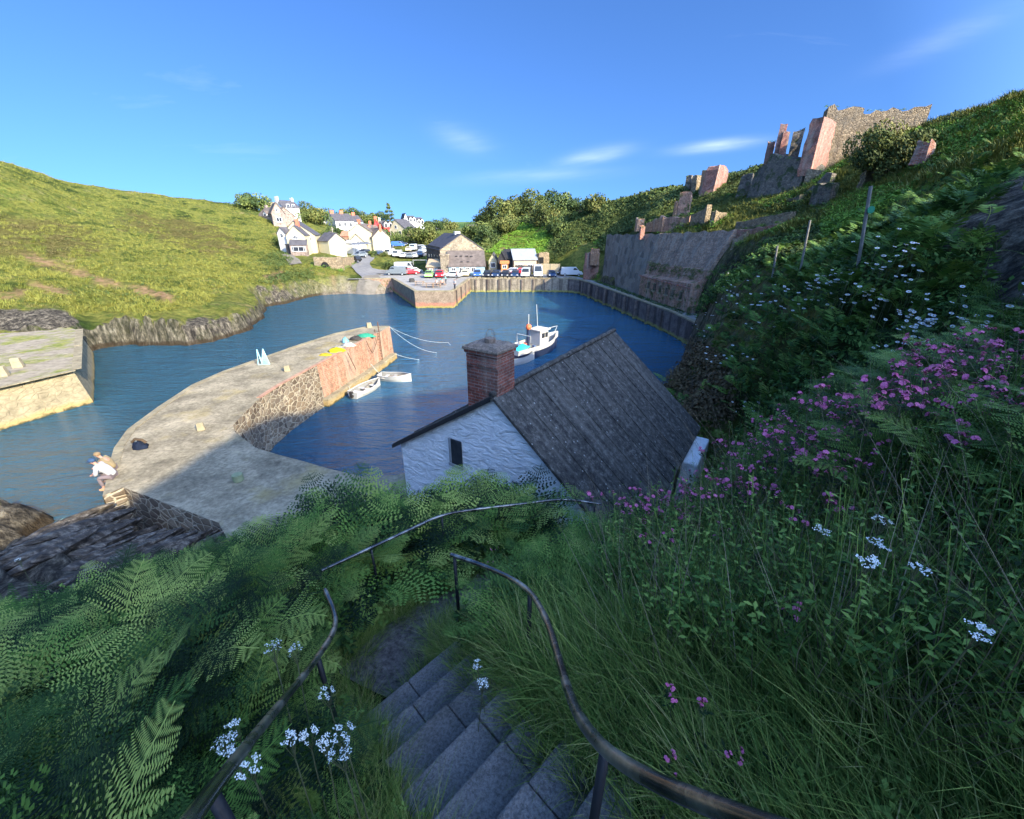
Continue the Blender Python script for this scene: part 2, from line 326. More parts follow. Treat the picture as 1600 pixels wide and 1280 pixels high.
for p in ((1500, 245, 33), (1400, 292, 38), (1350, 262, 50), (1250, 298, 58), (1290, 330, 49), (1150, 318, 69), (1080, 340, 75), (1000, 352, 80), (1220, 345, 51.5),
          (1600, 148, 43), (1700, 100, 40), (1490, 178, 54), (1420, 196, 56), (1310, 262, 62), (1240, 300, 66), (1205, 250, 80), (1060, 292, 97), (1000, 302, 113), (940, 322, 128), (900, 329, 145), (870, 333, 158), (830, 338, 168), (770, 352, 170), (950, 380, 100), (900, 392, 104), (860, 404, 108), (800, 405, 112), (760, 400, 118), (860, 365, 130), (790, 380, 130), (740, 385, 130),
          # village side
          (445, 397, 105), (480, 397, 104), (512, 394, 108), (470, 405, 97), (486, 401, 96.5), (540, 399, 112), (500, 427, 91), (520, 427, 91.5), (540, 424, 95), (556, 413, 108), (470, 425, 86), (560, 400, 122), (600, 397, 135), (640, 402, 126), (660, 405, 124), (600, 418, 107), (640, 417, 108), (660, 427, 100), (590, 428, 97), (573, 432, 92), (545, 440, 88), (560, 436, 90),
          (612, 387, 158), (640, 384, 160), (660, 384, 160), (600, 378, 178), (640, 379, 180), (560, 390, 140), (530, 390, 130), (550, 372, 180), (580, 372, 190), (570, 364, 215), (540, 365, 195), (500, 372, 165), (470, 365, 150), (510, 352, 200), (420, 348, 140), (450, 345, 145), (470, 340, 185), (530, 348, 230), (620, 360, 225), (660, 361, 225), (690, 366, 240), (740, 362, 300), (610, 352, 300), (700, 356, 420),
          # headland
          (155, 515, 46.5), (200, 488, 47.5), (250, 490, 48.5), (290, 502, 48), (340, 495, 51.5), (385, 488, 56), (408, 476, 62), (398, 447, 70), (440, 441, 76), (480, 441, 80), (515, 442, 83), (0, 505, 42), (80, 495, 44), (-150, 505, 40), (-300, 510, 38),
          (0, 470, 48), (100, 462, 52), (250, 450, 60), (200, 420, 70), (0, 400, 62), (350, 430, 75), (300, 385, 95), (0, 330, 88), (150, 345, 103), (420, 402, 98), (400, 360, 130), (430, 378, 112), (-300, 420, 55), (-300, 300, 80),
          (-300, 210, 112), (-100, 247, 120), (0, 263, 125), (100, 281, 130), (200, 297, 140), (300, 309, 155), (380, 321, 168), (440, 336, 182)): cp(*p)
for p in ((-300, 210, 112), (0, 263, 125), (200, 297, 140), (380, 321, 168), (1600, 148, 43), (1420, 196, 56), (1060, 292, 97), (900, 329, 145), (830, 338, 168)):
    v = PY(*p); c(v.x * 1.35, v.y * 1.35, v.z - 1.0); c(v.x * 2.2, v.y * 2.2, v.z - 3)
# crest behind and right of the viewer: the hill whose shadow lies over the foreground
LM = lambda L, M, z: c((L + M) * 0.7071, (L - M) * 0.7071, z)
CREST = [(-40, 22), (-14, 25.0), (-5, 26.4), (0, 26.9), (3, 27.6), (8, 29.2), (13, 29.8), (20, 28.6), (27, 26.8), (33, 25.8), (40, 27.2), (46, 28.4), (54, 28.7), (66, 28.0), (80, 27), (100, 26)]
CREST = [(L, z + (math.tan(SUN_EL) - math.tan(R(25))) * (50 if L < 15 else 32 if L < 25 else 44)) for L, z in CREST]
for L, z in CREST: LM(L, 30, z); LM(L, 42, z - 2)
for L in (-30, 0, 20): LM(L, 15, 18)
LM(-30, 100, 25); LM(60, 110, 25)
for yy, zz in ((500, 6), (900, 14), (1400, 26), (1900, 30), (2900, 20)):
    for k in (-1.2, -0.6, -0.28, -0.12, 0.1, 0.5, 1.2): c(yy * k, yy, zz + (3 * math.sin(k * 31) if yy > 800 else (12 if k > 0.05 or k < -.4 else 0)))
for p in ((-3000, 3200, 10), (3000, 3200, 10), (3000, -3000, 10), (-3000, -3000, 10), (-3000, 0, 15), (3000, 0, 20), (-200, 30, 12), (-90, 45, 6), (-120, 100, 30)): c(*p)
# ------------------------------------------------------------ terrain grid (rings around the viewer, finer where near)
NR, NA1, NA2 = 600, 760, 110
rr = 0.25 * (3400 / 0.25) ** (np.arange(NR) / (NR - 1.0))
lr0 = math.log(0.25); dlr = (math.log(3400) - lr0) / (NR - 1)
A1 = R(68)
az = np.concatenate([np.linspace(-A1, A1, NA1), np.linspace(A1, 2 * math.pi - A1, NA2 + 2)[1:-1]]); NAZ = len(az)
GX = rr[:, None] * np.sin(az)[None, :]; GY = rr[:, None] * np.cos(az)[None, :]
def interp_cdt(pts, X, Y):
    ok = []; 
    for p in pts:
        if all((p[0] - q[0]) ** 2 + (p[1] - q[1]) ** 2 > 0.01 for q in ok): ok.append(p)
    res = delaunay_2d_cdt([Vector((p[0], p[1])) for p in ok], [], [], 0, 1e-5)
    vs, tris, orig = res[0], res[2], res[3]; zs = [ok[o[0]][2] if o else 0 for o in orig]
    Z = np.zeros(X.shape); fx, fy, fz = X.ravel(), Y.ravel(), Z.ravel()
    rad = np.hypot(fx, fy)
    for t in tris:
        (ax, ay), (bx, by), (cx, cy) = (vs[i] for i in t); d = (by - cy) * (ax - cx) + (cx - bx) * (ay - cy)
        if abs(d) < 1e-12: continue
        x0, x1, y0, y1 = min(ax, bx, cx), max(ax, bx, cx), min(ay, by, cy), max(ay, by, cy)
        k = np.nonzero((fx >= x0) & (fx <= x1) & (fy >= y0) & (fy <= y1))[0]
        if not len(k): continue
        l1 = ((by - cy) * (fx[k] - cx) + (cx - bx) * (fy[k] - cy)) / d; l2 = ((cy - ay) * (fx[k] - cx) + (ax - cx) * (fy[k] - cy)) / d; l3 = 1 - l1 - l2
        m = (l1 >= -1e-6) & (l2 >= -1e-6) & (l3 >= -1e-6); k = k[m]
        fz[k] = l1[m] * zs[t[0]] + l2[m] * zs[t[1]] + l3[m] * zs[t[2]]
    return fz.reshape(X.shape)
GZ = interp_cdt(C, GX, GY)
def blur(Z, n):
    for _ in range(n):
        Zp = np.concatenate([Z[:1], Z, Z[-1:]], 0); Z = (Zp[:-2] + 2 * Z + Zp[2:]) / 4
        Z = (np.roll(Z, 1, 1) + 2 * Z + np.roll(Z, -1, 1)) / 4
    return Z
GZ = blur(GZ, 14)
PXg, PYg, PDg = proj(GX, GY, GZ)
RR = np.hypot(GX, GY)
flat = np.clip((polydist(GX, GY, [(20, 50), (18, 84), (12, 96), (-22, 96), (-12, 74)], True)) / 6, 0, 1)
rough = np.clip((RR - 4) / 20, 0.12, 1) * np.clip(flat + 0.1, 0, 1)
GZ = GZ + rough * (0.55 * vnoise(GX, GY, 7, 1) + 0.3 * vnoise(GX, GY, 2.6, 2) + 0.14 * vnoise(GX, GY, 1.0, 3)) * np.where(RR > 300, 0.6, 1)
GZ = GZ + 0.03 * vnoise(GX, GY, 0.35, 5) * (RR < 15)
ins = inpoly(GX, GY, land); dd = polydist(GX, GY, land); dd = np.where(ins, dd, -dd)
rocky = 0.9 * np.abs(vnoise(GX + 0.6 * GY, GY * 0.3, 1.3, 9)) + 0.5 * np.abs(vnoise(GX, GY, 0.7, 8))
dn = dd + 0.35 * vnoise(GX, GY, 3, 4) + 0.35 * vnoise(GX, GY, 1.1, 6)
cw = 1.6 + 3.2 * np.clip(vnoise(GX, GY, 9, 55) + 0.1, 0, 1) + 9 * np.exp(-((GX + 31) ** 2 + (GY - 83) ** 2) / 36.0)
ss = np.clip((dn + 0.2) / cw, 0, 1); ss = ss * ss * (3 - 2 * ss)
coast = np.clip(1 - dd / 7, 0, 1) * (dd > -2) * flat * (1 - np.exp(-((GX + 31) ** 2 + (GY - 84) ** 2) / 40.0))
GZ = np.where(RR < 400, -2.2 + (GZ + 2.2) * ss - coast * rocky * ss * 0.8, np.where(ins, GZ, -2.2))
slabm = ((GX < -10) & (GX > -34) & (GY < 17) & (GY > 4)) * np.clip((9.5 - np.hypot(GX + 17, (GY - 9.5) * 1.2)) / 3, 0, 1)
sl_t = (GX * 0.45 + GY * 1.0) / 1.15; GZ = GZ + slabm * ss * (0.4 * (sl_t - np.floor(sl_t)) ** 1.5 - 0.2 + 0.25 * vnoise(GX * 0.6 + GY, GY, 0.7, 31))
def H(x, y):
    x = np.asarray(x, float); y = np.asarray(y, float); r = np.clip(np.hypot(x, y), 0.26, 3300); a = np.arctan2(x, y)
    i = (np.log(r) - lr0) / dlr; i0 = np.clip(i.astype(int), 0, NR - 2); fi = i - i0
    aa = np.where(a < -A1, a + 2 * math.pi, a); j = np.searchsorted(az, aa, side='right') - 1; j = np.clip(j, 0, NAZ - 1); j1 = (j + 1) % NAZ
    a0 = az[j]; a1 = np.where(j1 == 0, az[0] + 2 * math.pi, az[j1]); fj = (aa - a0) / (a1 - a0)
    return (GZ[i0, j] * (1 - fi) + GZ[i0 + 1, j] * fi) * (1 - fj) + (GZ[i0, j1] * (1 - fi) + GZ[i0 + 1, j1] * fi) * fj
def hit(px, py, t0=1.0, t1=2500):
    x, y, z = ray(px, py); t = t0 * (t1 / t0) ** np.linspace(0, 1, 4000); h = H(x * t, y * t); k = np.nonzero(EYE + z * t < h)[0]
    if not len(k): return None
    k = k[0]; return Vector((x * t[k], y * t[k], h[k]))
idx = np.arange(NR * NAZ).reshape(NR, NAZ); nx = np.roll(idx, -1, 1)
quads = np.stack([idx[:-1], idx[1:], nx[1:], nx[:-1]], -1).reshape(-1, 4)[:, ::-1]
TV = np.stack([GX, GY, GZ], -1).reshape(-1, 3)
# ---- terrain material: masks come from where things are on the ground
PXg, PYg, PDg = proj(GX, GY, GZ); infr = PDg > 0
def pmask(polys, soft=7, jit=10):
    m = np.zeros(GX.shape)
    qx = PXg + jit * vnoise(GX, GY, 2.2, 21) + jit * 0.5 * vnoise(GX, GY, 0.8, 22); qy = PYg + jit * 0.5 * vnoise(GX, GY, 2.0, 23)
    for p in polys:
        i = inpoly(qx, qy, p) & infr; m = np.maximum(m, i.astype(float))
    return m
dirt = pmask([[(140, 432), (175, 436), (205, 448), (245, 452), (285, 468), (262, 470), (225, 462), (190, 448), (150, 444)], [(40, 448), (60, 443), (110, 452), (108, 460), (60, 456)], [(-20, 456), (40, 452), (30, 468), (-20, 466)], [(410, 430), (440, 424), (440, 438), (415, 440)], [(512, 434), (528, 430), (538, 437), (526, 443)], [(60, 398), (20, 398), (30, 404), (90, 424), (130, 436), (150, 432), (110, 420)]], jit=7)
rockm = pmask([[(-40, 490), (30, 478), (100, 484), (135, 505), (120, 520), (-40, 520)], [(384, 442), (440, 446), (500, 448), (505, 466), (430, 484), (400, 470)], [(0, 770), (330, 770), (350, 850), (-60, 890)], [(1530, 290), (1620, 260), (1620, 520), (1530, 480), (1545, 400)], [(1480, 340), (1540, 330), (1500, 400), (1460, 395)], [(150, 505), (250, 500), (330, 500), (420, 484), (425, 520), (300, 560), (140, 560)]], jit=12)
heath = pmask([[(-50, 335), (120, 350), (170, 385), (140, 400), (-50, 395)], [(200, 330), (330, 352), (400, 392), (330, 400), (250, 372), (180, 350)], [(1000, 560), (1100, 520), (1140, 600), (1060, 640)]], jit=14)
sand = pmask([[(520, 452), (560, 440), (625, 446), (625, 470), (505, 470)]], jit=3)
beach = sand
tb = NB('ground_cover'); p = tb.pos()
g1 = tb.ramp(tb.noise(p, 0.16, 6, 0.68), [(0.34, (0.03, 0.05, 0.010)), (0.44, (0.09, 0.11, 0.02)), (0.52, (0.19, 0.185, 0.04)), (0.58, (0.08, 0.11, 0.02)), (0.68, (0.27, 0.22, 0.08))])
g2 = tb.ramp(tb.noise(p, 1.6, 5, 0.75), [(0.3, 0.35), (0.55, 0.9), (0.7, 1.25)])
gcol = tb.mix(0.9, g1, g2, 'MULTIPLY')
far = tb.math('MULTIPLY', tb.attr('far'), 1.0)
fv = tb.n('ShaderNodeTexVoronoi'); tb.l(tb.mapv(p, (1, 0.45, 0)), fv.inputs['Vector']); fv.inputs['Scale'].default_value = 0.009
fs = tb.n('ShaderNodeSeparateColor'); tb.l(fv.outputs['Color'], fs.inputs[0])
farc = tb.ramp(fs.outputs[0], [(0.1, (0.035, 0.075, 0.02)), (0.4, (0.09, 0.15, 0.04)), (0.7, (0.17, 0.20, 0.07)), (0.95, (0.06, 0.11, 0.03))])
gcol = tb.mix(far, gcol, farc)
rn = tb.noise(tb.mapv(p, (1.7, 1.7, 0.42), (0.15, 0.2, 0.2)), 1.5, 6, 0.75)
rcol = tb.ramp(rn, [(0.34, (0.012, 0.011, 0.010)), (0.47, (0.055, 0.048, 0.038)), (0.57, (0.14, 0.12, 0.09)), (0.70, (0.34, 0.30, 0.22))])
geo = tb.geo; sn = tb.n('ShaderNodeSeparateXYZ'); tb.l(geo.outputs['True Normal'], sn.inputs[0])
slope = tb.ramp(tb.math('ADD', sn.outputs[2], tb.math('MULTIPLY', tb.noise(p, 0.9, 3), 0.25)), [(0.66, 1.0), (0.84, 0.0)])
sp = tb.n('ShaderNodeSeparateXYZ'); tb.l(p, sp.inputs[0])
lowz = tb.ramp(tb.math('ADD', tb.math('MULTIPLY', sp.outputs[2], 0.2), tb.math('MULTIPLY', tb.noise(p, 0.7, 3), 0.35)), [(0.36, 1.0), (0.46, 0.0)])
shore = tb.math('MULTIPLY', lowz, tb.attr('coast'))
rk = tb.math('MAXIMUM', tb.math('MAXIMUM', tb.math('MULTIPLY', slope, tb.attr('coast')), tb.ramp(tb.math('MULTIPLY', tb.attr('rock'), tb.math('ADD', tb.noise(p, 0.8, 3), 0.3)), [(0.44, 0.0), (0.62, 1.0)])), shore)
col = tb.mix(tb.math('MULTIPLY', tb.attr('heath'), 0.55), gcol, tb.mix(0.7, (0.10, 0.075, 0.025), g2, 'MULTIPLY'))
col = tb.mix(rk, col, rcol)
tide = tb.ramp(tb.math('ADD', sp.outputs[2], tb.math('MULTIPLY', tb.noise(p, 1.2, 5), 0.8)), [(0.75, 1.0), (1.0, 0.0)])
col = tb.mix(tb.math('MULTIPLY', tide, 0.8), col, (0.035, 0.024, 0.014))
col = tb.mix(tb.math('MULTIPLY', tb.attr('dirt'), tb.ramp(tb.noise(p, 1.1, 5, 0.7), [(0.38, 0.15), (0.56, 0.9)])), col, tb.ramp(tb.noise(p, 1.5, 7), [(0.35, (0.20, 0.11, 0.06)), (0.65, (0.40, 0.24, 0.13))]))
col = tb.mix(tb.attr('beach'), col, tb.ramp(tb.noise(p, 2.5, 7), [(0.35, (0.16, 0.13, 0.10)), (0.65, (0.36, 0.31, 0.24))]))
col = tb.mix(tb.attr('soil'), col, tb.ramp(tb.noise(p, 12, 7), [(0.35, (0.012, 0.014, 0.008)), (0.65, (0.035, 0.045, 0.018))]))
bh = tb.math('ADD', tb.noise(p, 1.3, 5, 0.75), rn)
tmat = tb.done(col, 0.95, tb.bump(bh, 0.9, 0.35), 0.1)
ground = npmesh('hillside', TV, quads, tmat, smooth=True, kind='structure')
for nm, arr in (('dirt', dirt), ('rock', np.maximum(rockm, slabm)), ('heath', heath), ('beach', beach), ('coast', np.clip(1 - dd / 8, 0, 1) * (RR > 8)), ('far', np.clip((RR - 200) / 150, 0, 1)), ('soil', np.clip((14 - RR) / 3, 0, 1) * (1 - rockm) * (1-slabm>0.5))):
    a = ground.data.attributes.new(nm, 'FLOAT', 'POINT'); a.data.foreach_set('value', np.asarray(blur(arr.astype(float), 1) if nm != 'coast' else arr, dtype=np.float32).ravel())
# ------------------------------------------------------------ water
wb = NB('sea_water'); p = wb.pos()
n1 = wb.noise(wb.mapv(p, (0.8, 2.2, 1), (0, 0, R(12))), 1.3, 5, 0.65, 0.4); n2 = wb.noise(wb.mapv(p, (1.2, 3.0, 1), (0, 0, R(-14))), 2.6, 4, 0.6, 0.3)
n3 = wb.noise(p, 0.07, 3); n4 = wb.noise(wb.mapv(p, (0.35, 1.0, 1), (0, 0, R(8))), 0.8, 3, 0.5, 0.6)
bp = wb.bump(wb.math('ADD', wb.math('ADD', n1, wb.math('MULTIPLY', n4, 1.6)), wb.math('MULTIPLY', n2, 0.4)), 1.0, 0.55)
wcol = wb.ramp(n3, [(0.35, (0.013, 0.078, 0.155)), (0.65, (0.018, 0.105, 0.21))])
sx = wb.n('ShaderNodeSeparateXYZ'); wb.l(p, sx.inputs[0])
wcol = wb.mix(wb.ramp(wb.math('ADD', wb.math('MULTIPLY', sx.outputs[0], -0.03), wb.math('MULTIPLY', n3, 0.4)), [(0.5, 0.0), (1.2 if False else 1.0, 0.6)]), wcol, (0.018, 0.065, 0.07))
wmat = wb.done(wcol, 0.09, bp, 0.5); wb.b.inputs['IOR'].default_value = 1.7; wb.b.inputs['Specular Tint'].default_value = (0.35, 0.8, 1, 1)
m = MB(); m.face([(-500, -60, 0), (45, -60, 0), (45, 120, 0), (-500, 120, 0)]); m.build('water', wmat, kind='structure')

# ------------------------------------------------------------ shared materials
m_deck = None
b = NB('pier_deck_stone'); p = b.pos(); n = b.noise(p, 0.7, 7, 0.7); n2 = b.noise(p, 6, 6, 0.7)
col = b.ramp(n, [(0.3, (0.15, 0.125, 0.085)), (0.52, (0.32, 0.27, 0.18)), (0.70, (0.48, 0.40, 0.27))])
col = b.mix(0.75, col, b.ramp(n2, [(0.3, 0.4), (0.62, 1.1)]), 'MULTIPLY')
vo = b.n('ShaderNodeTexVoronoi', feature='DISTANCE_TO_EDGE'); b.l(b.mapv(p, (0.35, 1.1, 1), (0, 0, R(25))), vo.inputs['Vector']); vo.inputs['Scale'].default_value = 0.9
col = b.mix(b.ramp(vo.outputs['Distance'], [(0.0, 0.25), (0.02, 0.0)]), col, (0.12, 0.10, 0.08))
col = b.mix(b.ramp(b.noise(p, 0.33, 5), [(0.56, 0.0), (0.68, 0.5)]), col, (0.36, 0.27, 0.09))
m_deck = b.done(col, 0.93, b.bump(n2, 0.8, 0.04), 0.15)
b = NB('quay_deck'); p = b.pos(); n = b.noise(p, 0.35, 7, 0.7)
m_quay = b.done(b.mix(0.6, b.ramp(n, [(0.3, (0.22, 0.21, 0.19)), (0.7, (0.40, 0.37, 0.33))]), b.ramp(b.noise(p, 4, 5), [(0.3, 0.6), (0.6, 1.05)]), 'MULTIPLY'), 0.92, b.bump(b.noise(p, 5), 0.4, 0.03), 0.15)
def wallmat(name, base, lo, stripes=True, jt=0.5, tide=(0.30, 0.29, 0.08), red=None, brk=None):
    b = NB(name); p = b.pos(); z = b.n('ShaderNodeSeparateXYZ'); b.l(p, z.inputs[0])
    n = b.noise(p, 1.2, 7, 0.7); col = b.ramp(n, [(0.3, lo), (0.7, base)])
    vo = b.n('ShaderNodeTexVoronoi', feature='DISTANCE_TO_EDGE'); b.l(b.mapv(p, (1, 1, 1.8)), vo.inputs['Vector']); vo.inputs['Scale'].default_value = 1.8
    col = b.mix(b.ramp(vo.outputs['Distance'], [(0.0, jt), (0.06, 0.0)]), col, tuple(c * 0.35 for c in lo))
    if stripes: col = b.mix(b.ramp(b.noise(b.mapv(p, (0.9, 0.9, 0.03)), 1.0, 3), [(0.5, 0.0), (0.56, 0.65)]), col, tuple(c * 0.55 for c in lo))
    zn = b.math('ADD', z.outputs[2], b.math('MULTIPLY', b.noise(p, 1.5, 4), 0.8))
    if red: col = b.mix(b.ramp(b.math('MULTIPLY', zn, 0.4), [(0.42, 0.75), (0.6, 0.0)]), col, red)
    col = b.mix(b.ramp(zn, [(0.62, 0.85), (0.95, 0.0)]), col, tide)
    col = b.mix(b.ramp(zn, [(0.40, 0.9), (0.55, 0.0)]), col, (0.03, 0.035, 0.015))
    return b.done(col, 0.9, b.bump(b.math('ADD', b.ramp(vo.outputs['Distance'], [(0, 0), (0.1, 1)]), b.noise(p, 5)), 0.6, 0.05), 0.2)
m_qwall = wallmat('quay_wall_stone', (0.40, 0.34, 0.25), (0.13, 0.11, 0.09))
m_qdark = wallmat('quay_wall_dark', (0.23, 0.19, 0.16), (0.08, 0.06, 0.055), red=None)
m_qjet = wallmat('jetty_wall_stone', (0.36, 0.28, 0.20), (0.15, 0.11, 0.08), stripes=False, red=(0.40, 0.15, 0.10))
m_conc = wallmat('lichen_concrete', (0.38, 0.32, 0.20), (0.17, 0.14, 0.09), stripes=False, jt=0.08, tide=(0.36, 0.25, 0.10))
m_rub = stone('rubble_masonry', [(0.12, 0.09, 0.065), (0.24, 0.18, 0.12), (0.16, 0.12, 0.09), (0.30, 0.24, 0.17)], sc=2.3, mortar=(0.46, 0.40, 0.29), mw=0.10)
m_pbrick = brick('pier_brick', (0.52, 0.20, 0.11), (0.36, 0.13, 0.075), mortar=(0.45, 0.35, 0.25), bw=0.30, bh=0.1, dirt=(0.40, 0.30, 0.20), da=0.45, mort=0.018)
m_rbrick = brick('ruin_brick', (0.45, 0.15, 0.10), (0.33, 0.11, 0.08), dirt=(0.20, 0.13, 0.105), da=0.5, bw=0.34, bh=0.12, mort=0.02)
m_rbrick2 = brick('old_brick', (0.58, 0.28, 0.17), (0.42, 0.20, 0.13), mortar=(0.36, 0.28, 0.21), dirt=(0.17, 0.12, 0.095), moss=(0.05, 0.085, 0.02), bw=0.45, bh=0.17, mort=0.03)
m_obrick = brick('orange_brick', (0.55, 0.26, 0.12), (0.42, 0.19, 0.09), dirt=(0.2, 0.13, 0.08), da=0.3, bw=0.34, bh=0.12, mort=0.02)
m_rstone = stone('ruin_stone', [(0.34, 0.25, 0.15), (0.48, 0.36, 0.22), (0.24, 0.18, 0.11), (0.40, 0.31, 0.20)], sc=3.0, mortar=(0.14, 0.11, 0.08), mw=0.08)
m_dstone = stone('dark_stone', [(0.20, 0.165, 0.13), (0.28, 0.235, 0.18), (0.14, 0.12, 0.10)], sc=2.8, mortar=(0.10, 0.09, 0.08), moss=(0.04, 0.07, 0.02))
m_slate = stone('slate_hung_stone', [(0.22, 0.18, 0.145), (0.31, 0.26, 0.20), (0.15, 0.13, 0.105)], sc=1.2, mortar=(0.22, 0.21, 0.20), squash=0.7, mw=0.03)
m_black = paint('opening_shade', (0.012, 0.012, 0.012), rough=0.9, bump=0)  # black that stands for the shade inside openings
# ------------------------------------------------------------ quay
qe = [(-33, 112), (-33, 89)] + quay_edge[::-1][1:]
q = MB(); inner = [(23.2, 44), (23.4, 52), (21.8, 62), (20.2, 72), (18.8, 83), (19.5, 92), (19, 106), (-18, 110)]
poly = [(p[0], p[1]) for p in quay_edge] + [(-34, 88.0), (-34, 100), (-20, 106), (19, 106), (20.5, 92), (19.2, 84), (20.6, 72), (22.3, 62), (23.6, 52), (24.0, 44)]
q.face([(p[0], p[1], QZ) for p in poly][::-1] if False else [(p[0], p[1], QZ) for p in poly])
quay = q.build('quay', m_quay, kind='structure')
def seg_wall(pts, z0, z1, mat, name, parent, thick=0.0):
    q = MB(); L = 0
    for a, b_ in zip(pts[:-1], pts[1:]):
        d = math.hypot(b_[0] - a[0], b_[1] - a[1])
        q.face([(a[0], a[1], z0), (b_[0], b_[1], z0), (b_[0], b_[1], z1), (a[0], a[1], z1)], [(L, z0), (L + d, z0), (L + d, z1), (L, z1)]); L += d
    return q.build(name, mat, parent)
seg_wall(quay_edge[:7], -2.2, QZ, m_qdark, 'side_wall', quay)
seg_wall(quay_edge[6:9], -2.2, QZ, m_qwall, 'far_wall', quay)
seg_wall(quay_edge[8:12], -2.2, QZ, m_qjet, 'jetty_wall', quay)
seg_wall(quay_edge[11:], -2.2, QZ, m_qjet, 'slip_wall', quay)
def coping(pts, wd, h, z, mat, parent, name='coping', gap=0.0):
    q = MB()
    for a, b_ in zip(pts[:-1], pts[1:]):
        d = math.hypot(b_[0] - a[0], b_[1] - a[1]); ang = math.atan2(b_[1] - a[1], b_[0] - a[0]); M = Matrix.Translation((a[0], a[1], z)) @ Matrix.Rotation(ang, 4, 'Z')
        k = max(1, int(d / 2.2)); 
        for i in range(k): q.box(i * d / k + 0.01, (i + 1) * d / k - 0.01, -0.04, wd, 0.002, h + random.uniform(-0.02, 0.02), M)
    return q.build(name, mat, parent)
coping(quay_edge[::-1], 0.55, 0.16, QZ, m_conc, quay)
q = MB()                                                       # piers and buttress strips along the quay faces
for a, b_, n_ in ((quay_edge[1], quay_edge[5], 9), (quay_edge[7], quay_edge[8], 7), (quay_edge[9], quay_edge[8], 4)):
    ang = math.atan2(b_[1] - a[1], b_[0] - a[0])
    for i in range(n_):
        t = (i + 0.5) / n_; x = a[0] + (b_[0] - a[0]) * t; y = a[1] + (b_[1] - a[1]) * t
        s_ = -1 if b_[0] < a[0] else 1
        q.box(-0.14, 0.14, -0.22, 0.22, -2, QZ - 0.1, Matrix.Translation((x, y, 0)) @ Matrix.Rotation(ang, 4, 'Z'))
q.build('fender_post', m_qdark, quay)
q = MB()
for i in range(24):                                            # low broken kerb along the back of the far quay edge
    x = -8 + i * 0.9; q.box(x, x + random.uniform(0.5, 0.85), 89.3, 89.6, QZ + 0.004, QZ + random.uniform(0.12, 0.35))
tag(q.build('kerb_stones', m_conc), kind='structure')
# ------------------------------------------------------------ left breakwater
bw = empty('breakwater', (-40, 33, 0), 0, 'broad lichened stone breakwater end with grass on top at the left edge of the harbour', 'breakwater')
A = [(-33.0, 29.3), (-45.5, 42.5), (-58, 50), (-85, 46), (-85, 5), (-38, 8), (-34.8, 25.0)]
o = 0.7
B = [(-32.3, 29.5), (-45.0, 43.3), (-58, 51), (-86, 47), (-86, 4), (-37.0, 7.6), (-33.9, 25.0)]
q = MB(); L = lambda p: (p[0] + 40, p[1] - 33)
for i in range(len(A)):
    j = (i + 1) % len(A); a, b2, c2, d2 = B[i], B[j], A[j], A[i]
    q.face([(*L(a), -2.2), (*L(b2), -2.2), (*L(c2), 2.7), (*L(d2), 2.7)][::-1])
q.build('wall', m_conc, bw)
q = MB(); q.face([(*L(p), 2.7) for p in A]); 
b = NB('breakwater_deck'); p = b.pos(); yy = b.n('ShaderNodeSeparateXYZ'); b.l(p, yy.inputs[0])
f = b.ramp(b.math('ADD', b.math('MULTIPLY', b.math('ADD', yy.outputs[1], b.math('MULTIPLY', yy.outputs[0], -0.3)), 0.06), b.math('MULTIPLY', b.noise(p, 0.5, 7), 0.9)), [(0.0, 0.0), (1.0, 1.0)])
m_bdeck = b.done(b.mix(b.ramp(b.noise(p, 0.35, 7, 0.7), [(0.48, 0.0), (0.6, 0.9)]), b.ramp(b.noise(p, 1.5, 7, 0.7), [(0.3, (0.17, 0.14, 0.10)), (0.7, (0.40, 0.34, 0.25))]), b.ramp(b.noise(p, 2), [(0.4, (0.14, 0.17, 0.03)), (0.7, (0.32, 0.29, 0.08))])), 0.95, b.bump(b.noise(p, 3), 0.8, 0.08), 0.1)
q.build('deck', m_bdeck, bw)
coping([A[1], A[0], A[6], A[5]], 0.5, 0.05, 2.7, m_conc, None, 'coping').parent = bw
for ch in bw.children:
    if ch.name.startswith('coping'): ch.location = (-(-40), -33, 0)
# ------------------------------------------------------------ near pier
pier = empty('stone_pier', (-14, 20, 0), 0, 'long stone pier with a brick faced inner side curving out into the harbour', 'pier')
PL = Vector((-14, 20, 0)); lp = lambda p, z: (p[0] + 14, p[1] - 20, z)
apron = [(-3.5, 14.6), (1.0, 18.2), (6.5, 18.0), (8.5, 13.5), (4.4, 8.0), (1.5, 7.0), (-4.0, 8.2), (-8.0, 9.2), (-10.1, 11.3), (-15.2, 13.4)]
deckp = [(p.x, p.y) for p in pier_left[::-1]] ; deckp = [(p.x, p.y) for p in pier_left] + [(p.x, p.y) for p in pier_right] + apron
# triangulated deck with a gentle unevenness
res = delaunay_2d_cdt([Vector(p) for p in deckp], [], [list(range(len(deckp)))], 1, 1e-4)
q = MB(); q.v = [lp(v, PIER) for v in res[0]]
for t in res[2]: q.f.append(tuple(t)); q.uvs.append([(res[0][i].x, res[0][i].y) for i in t]); q.mi.append(0)
q.build('deck', m_deck, pier)
def pw(pts, z0, z1, mat, name, batter=0.0, sub=1.0):
    q = MB(); P = [Vector((p[0], p[1], 0)) for p in pts]; L_ = 0; rows0 = []; 
    offs = []
    for i, p in enumerate(P):
        d = (P[min(i + 1, len(P) - 1)] - P[max(0, i - 1)]).normalized(); offs.append(Vector((-d.y, d.x, 0)) * batter)
    top = [Vector(lp(p, z1)) for p in P]; bot = [Vector(lp(p + o_, z0)) for p, o_ in zip(P, offs)]
    q.loft([bot, top]); return q.build(name, mat, pier)
pw(pier_left, -2.2, PIER, m_conc, 'seaward_wall', 0.5)
pw([pier_left[-1]] + pier_right[:2], -2.2, PIER, m_pbrick, 'brick_wall', 0.15)
